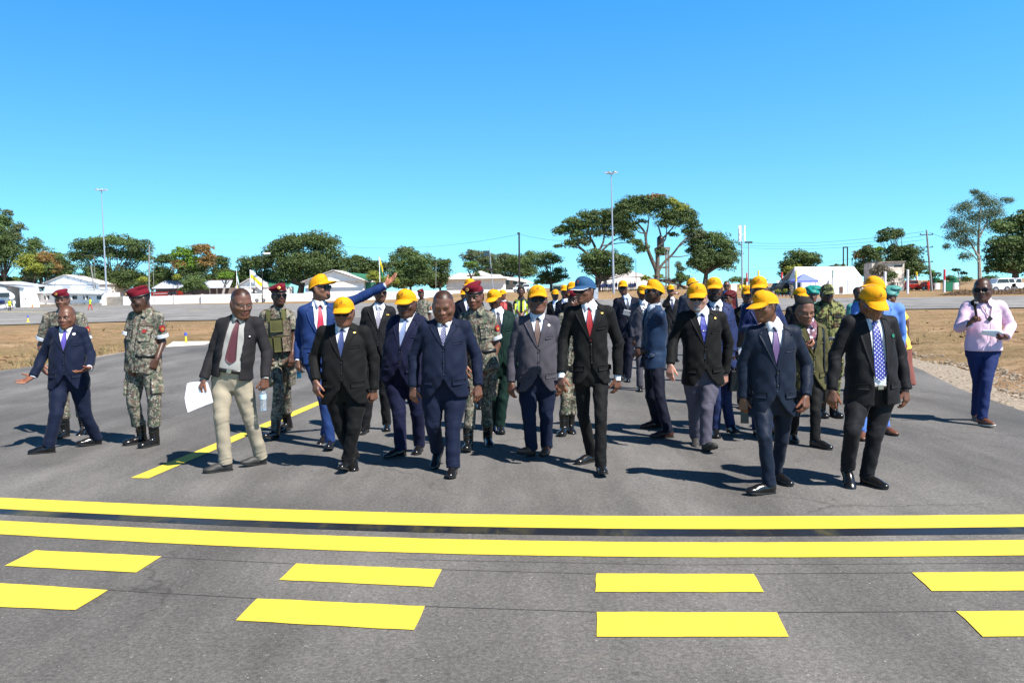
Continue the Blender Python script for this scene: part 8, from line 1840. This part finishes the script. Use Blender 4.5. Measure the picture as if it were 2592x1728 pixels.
# tactical vest
pv = PEOPLE['soldier_vest']; O, A, Lt, base, tf, rt = [pv[k] for k in ('O', 'A', 'Lt', 'base', 'tf', 'root')]
M_TAC = m_camo('tactical_vest_cloth', [(.24, .17, .13), (.13, .14, .07), (.11, .075, .055), (.34, .29, .21)], 22, .010); M_TACO = m_cloth('olive_webbing', (.13, .13, .05), .9)
def tac(u0, u1, v0, v1, off, mat, name, par, flip=False):
    U, Vv = rect(u0, u1, v0, v1, 8, 10); Vl, F, uv = drape(lambda q: tf(q), O, A, U, Vv, off, .04); return link(name, mesh_np(name, Vl-base, F if (u1-u0)*(v1-v0) < 0 else F[:, ::-1]), mat, par)
tv = tac(-.155, .155, .02, Lt*.78, .035, M_TAC, 'tactical_vest', rt)
tac(-.075, .075, Lt*.50, Lt*.76, .060, M_TACO, 'admin_pouch', tv)
for u in (-.145, -.045, .055): tac(u, u+.085, .05, Lt*.42, .075, M_TAC if u > 0 else M_TACO, 'magazine_pouch', tv)
for s in (-1, 1): tac(s*.06, s*.115, Lt*.72, Lt-.02, .034, M_TACO, 'shoulder_strap', tv)
# safety vest
pv = PEOPLE['vest_man']; O, A, Lt, base, tf, rt = [pv[k] for k in ('O', 'A', 'Lt', 'base', 'tf', 'root')]
M_HV = plain('fluorescent_yellow_vest', (.70, .90, .06), .7, var=.03); M_SILV = plain('silver_reflective_tape', (.42, .52, .52), .4)
def pan(u0, u1, v0, v1, off, mat, name, par): 
    U, Vv = rect(u0, u1, v0, v1, 5, 14); Vl, F, uv = drape(lambda q: tf(q), O, A, U, Vv, off, .02); return link(name, mesh_np(name, Vl-base, F if (u1-u0)*(v1-v0) < 0 else F[:, ::-1]), mat, par)
sv = pan(.03, .155, -.10, Lt-.02, .014, M_HV, 'safety_vest', rt); pan(-.155, -.03, -.10, Lt-.02, .014, M_HV, 'vest_panel', sv)
for s in (-1, 1): pan(s*.075, s*.112, -.10, Lt-.04, .020, M_SILV, 'reflective_tape', sv); pan(s*.03, s*.155, .10, .15, .024, M_SILV, 'reflective_tape', sv)
# printed scarf of the distant man
ps = PEOPLE['red_scarf_man']; O, A, Lt, base, tf, rt = [ps[k] for k in ('O', 'A', 'Lt', 'base', 'tf', 'root')]
sc1 = pan(-.10, -.01, .12, Lt+.0, .03, W_SCARF, 'scarf', rt); pan(.0, .08, .12, Lt+.0, .03, W_SCARF, 'scarf_end', sc1)

# ------------------------------------------------------------------ far people
def proto(label, **k):
    d = dict(n='proto', k='S', Y=60, H=1.74, head=(1296, 727.0, 735.2), yaw=0, pitch=0, ty=0, tw=.175, skin='d', hair='short', step=.08, label=label, group='people beyond the apron'); d.update(k)
    return person(d)
def copy_tree(o, par=None):
    c = o.copy(); COL.objects.link(c); c.parent = par
    for ch in o.children: copy_tree(ch, c)
    return c
M_HVS = m_cloth('lime_yellow_work_shirt', (.72, .85, .05), .8); W_WHITE = m_cloth('white_overall_cotton', (.72, .76, .74), .85); W_REDO = m_cloth('red_overall_cotton', (.62, .035, .02), .85); W_YSH = m_cloth('yellow_t_shirt_cotton', (.85, .65, .03), .85); W_DBL = m_cloth('dark_blue_work_cotton', (.03, .05, .13), .85)
SPOTS = {
 'hv': (dict(fit='shirt', jm=M_HVS, tm=W_BLK, short=True), [('1', 85, 1030, 0, 'person in a lime yellow shirt standing by the helicopter')]),
 'run': (dict(fit='shirt', jm=M_HVS, tm=W_REDO, short=True, step=.22), [('1', 770, 1022, -30, 'man in a lime yellow shirt and red trousers striding in front of the white shed')]),
 'wh': (dict(fit='shirt', jm=W_WHITE, tm=W_WHITE), [('1', 122, 1010, 0, 'person in white overalls right beside the helicopter'), ('1', 222, 1004, 20, 'person in white overalls standing before the dark porch of the white shed')]),
 'red': (dict(fit='shirt', jm=W_REDO, tm=W_REDO), [('4', 1530, 936, 0, 'man in red overalls beside the foot of the tall utility pole')]),
 'ye': (dict(fit='shirt', jm=W_YSH, tm=W_DBL, short=True, cap=('y', 0)), [('3', 2095, 1078, 0, 'leftmost person in a yellow T-shirt right of the blank white board'), ('3', 2122, 1080, 30, 'second person in a yellow T-shirt right of the blank white board'), ('3', 2148, 1078, -20, 'third person in a yellow T-shirt right of the blank white board'), ('3', 2052, 1076, 0, 'person in a yellow T-shirt close to the blank white board')]),
 'ca': (dict(fit='camo', jm=CAMO, boots=True), [('4', 352, 1002, 10, 'distant soldier standing by the painted kerb'), ('4', 1232, 948, -20, 'distant soldier beside the doorway of the concrete blockhouse')]),
 'dk': (dict(fit='shirt', jm=W_DBL, tm=W_BLK), [('3', x, 1082, (i*67) % 90-45, 'far figure in dark clothes under the great paired trees, '+w_) for i, (x, w_) in enumerate([(905, 'first from the left'), (924, 'second from the left'), (940, 'third from the left'), (956, 'fourth from the left'), (972, 'fifth from the left'), (988, 'sixth from the left'), (1002, 'seventh, just left of the mast'), (1042, 'first right of the mast'), (1150, 'third from the right end'), (1166, 'second from the right end'), (1182, 'just before the right end'), (1198, 'at the right end')])]
      +[('4', 487, 960, 0, 'dark figure standing in front of the marquee, alone'), ('4', 520, 962, 20, 'dark figure before the marquee, left of the pair'), ('4', 536, 962, -20, 'dark figure before the marquee, right of the pair')]),
}
for key, (kw, spots) in SPOTS.items():
    p0 = proto(spots[0][4], **kw)
    for i, (f, x, y, rz, lab) in enumerate(spots):
        o = p0 if i == 0 else copy_tree(p0); a, b_, k_ = ZF[f]; g = gnd(a+x/k_, b_+y/k_)
        if f == '3' and x < 1300: g = at(a+x/k_, b_+y/k_, 158.0+(i % 4)*2.5); g[2] = rise(g[0], g[1])
        o.location = (g[0], g[1], g[2]); o.rotation_euler = (0, 0, R(rz)); o['label'] = lab
        s = 1+.03*((i*7) % 5-2); o.scale = (s, s, s)
# ------------------------------------------------------------------ dry grass, clods and gravel on the verges
def verge_pts(n, seed, lo=4, hi=54, side=None):
    g = np.random.default_rng(seed); out = []
    Y = 1/np.sqrt(g.uniform(1/hi**2, 1/max(lo, 9)**2, n)); xl = np.interp(Y, EDL[:, 1], EDL[:, 0]); xr = np.interp(Y, EDR[:, 1], EDR[:, 0]); s = g.random(n) < .5
    X = np.where(s | (g.random(n) < .45), xl-.3-g.exponential(4.5, n), xr+2.2+g.exponential(5, n)); return X, np.minimum(Y, 46.5), g
X, Y, g = verge_pts(15000, 3); n = len(X); h = g.uniform(.03, .13, n)*np.where(g.random(n) < .12, 2.2, 1); an = g.uniform(0, 6.28, n); w_ = h*.10+.004; ln_ = g.normal(scale=.5, size=(n, 2))*h[:, None]
keep = ((X < 0) | (g.random(n) < .3)) & ((np.sin(X*.55+1.3*np.sin(Y*.33))+np.sin(Y*.41+X*.2)+g.normal(0, .5, n)) > .2); X, Y, h, an, w_, ln_ = X[keep], Y[keep], h[keep], an[keep], w_[keep], ln_[keep]; n = len(X)
P0 = np.stack([X, Y, np.full(n, -.05)], 1); a = np.stack([np.cos(an)*w_, np.sin(an)*w_, 0*an], 1); T_ = P0+np.stack([ln_[:, 0], ln_[:, 1], h+.04], 1)
V = []; F = []
for k_ in range(3):
    off = g.normal(scale=.02, size=(n, 3))*[1, 1, 0]; tw_ = g.normal(scale=.35, size=(n, 2))*h[:, None]; V.append(np.stack([P0+off-a, P0+off+a, T_+off+np.concatenate([tw_, 0*tw_[:, :1]], 1)], 1).reshape(-1, 3))
V = np.concatenate(V); F = np.arange(len(V)).reshape(-1, 3)
M_GR = plain('dry_straw_grass', (.38, .29, .13), .9, var=.3, vs=.8)
o = link('dry_grass', mesh_np('dry_grass', V, F, smooth=False), M_GR); tag(o, 'dry straw-coloured grass tufts on the bare verges', 'grass', kind='stuff')
def rocks(name, n, seed, smin_, smax, mat, label, gl=False):
    X, Y, g = verge_pts(n, seed)
    if gl: xr = np.interp(Y, EDR[:, 1], EDR[:, 0]); X = xr+g.uniform(-.1, 1.7, n)
    ph = (1+5**.5)/2; ico = np.array([(-1, ph, 0), (1, ph, 0), (-1, -ph, 0), (1, -ph, 0), (0, -1, ph), (0, 1, ph), (0, -1, -ph), (0, 1, -ph), (ph, 0, -1), (ph, 0, 1), (-ph, 0, -1), (-ph, 0, 1)])/1.9
    fi = np.array([(0, 11, 5), (0, 5, 1), (0, 1, 7), (0, 7, 10), (0, 10, 11), (1, 5, 9), (5, 11, 4), (11, 10, 2), (10, 7, 6), (7, 1, 8), (3, 9, 4), (3, 4, 2), (3, 2, 6), (3, 6, 8), (3, 8, 9), (4, 9, 5), (2, 4, 11), (6, 2, 10), (8, 6, 7), (9, 8, 1)])
    s = smin_+(smax-smin_)*g.random(n)**3; V = ico[None]*(s[:, None, None])*g.uniform(.6, 1.3, (n, 12, 1))*np.array([1.2, 1.2, .7])+np.stack([X, Y, s*.1-.035], 1)[:, None]
    F = (fi[None]+np.arange(n)[:, None, None]*12).reshape(-1, 3); o = link(name, mesh_np(name, V.reshape(-1, 3), F, smooth=False), mat); tag(o, label, 'stones', kind='stuff')
rocks('earth_clods', 5200, 5, .012, .08, M_DIRT, 'brown clods of earth scattered over the verges'); rocks('gravel', 5200, 6, .008, .045, M_GRAV, 'pale gravel along the right edge of the taxiway', True)
# brush heap under the parked cars, plastic scrap on the gravel
g = np.random.default_rng(77); n = 9000; b0 = zz('4', 2240, 950, 90); X = b0[0]+g.uniform(-7, 9, n); Yb = 90+g.normal(0, 1.1, n); top = .32*(1+.6*np.sin(X*1.3)+.4*np.sin(X*3.1+1))*np.exp(-((Yb-90)/1.6)**2); Z = g.random(n)*top
d = g.normal(size=(n, 3))*np.array([1, 1, .8]); d /= np.linalg.norm(d, axis=1)[:, None]; s_ = g.uniform(.08, .42, n)[:, None]; P0 = np.stack([X, Yb, Z], 1); wd_ = np.cross(d, g.normal(size=(n, 3))); wd_ /= np.linalg.norm(wd_, axis=1)[:, None]; wd_ *= .022
V = np.stack([P0-wd_, P0+wd_, P0+d*s_+wd_*.4, P0+d*s_-wd_*.4], 1).reshape(-1, 3); me = mesh_np('brush_heap', V, np.arange(n*4).reshape(n, 4), smooth=False)
o = link('brush_heap', me, plain('dead_brown_brush', (.34, .22, .13), .95, var=.4, vs=2)); tag(o, 'heap of dead brown brush in front of the parked white cars', 'brush heap', kind='stuff')
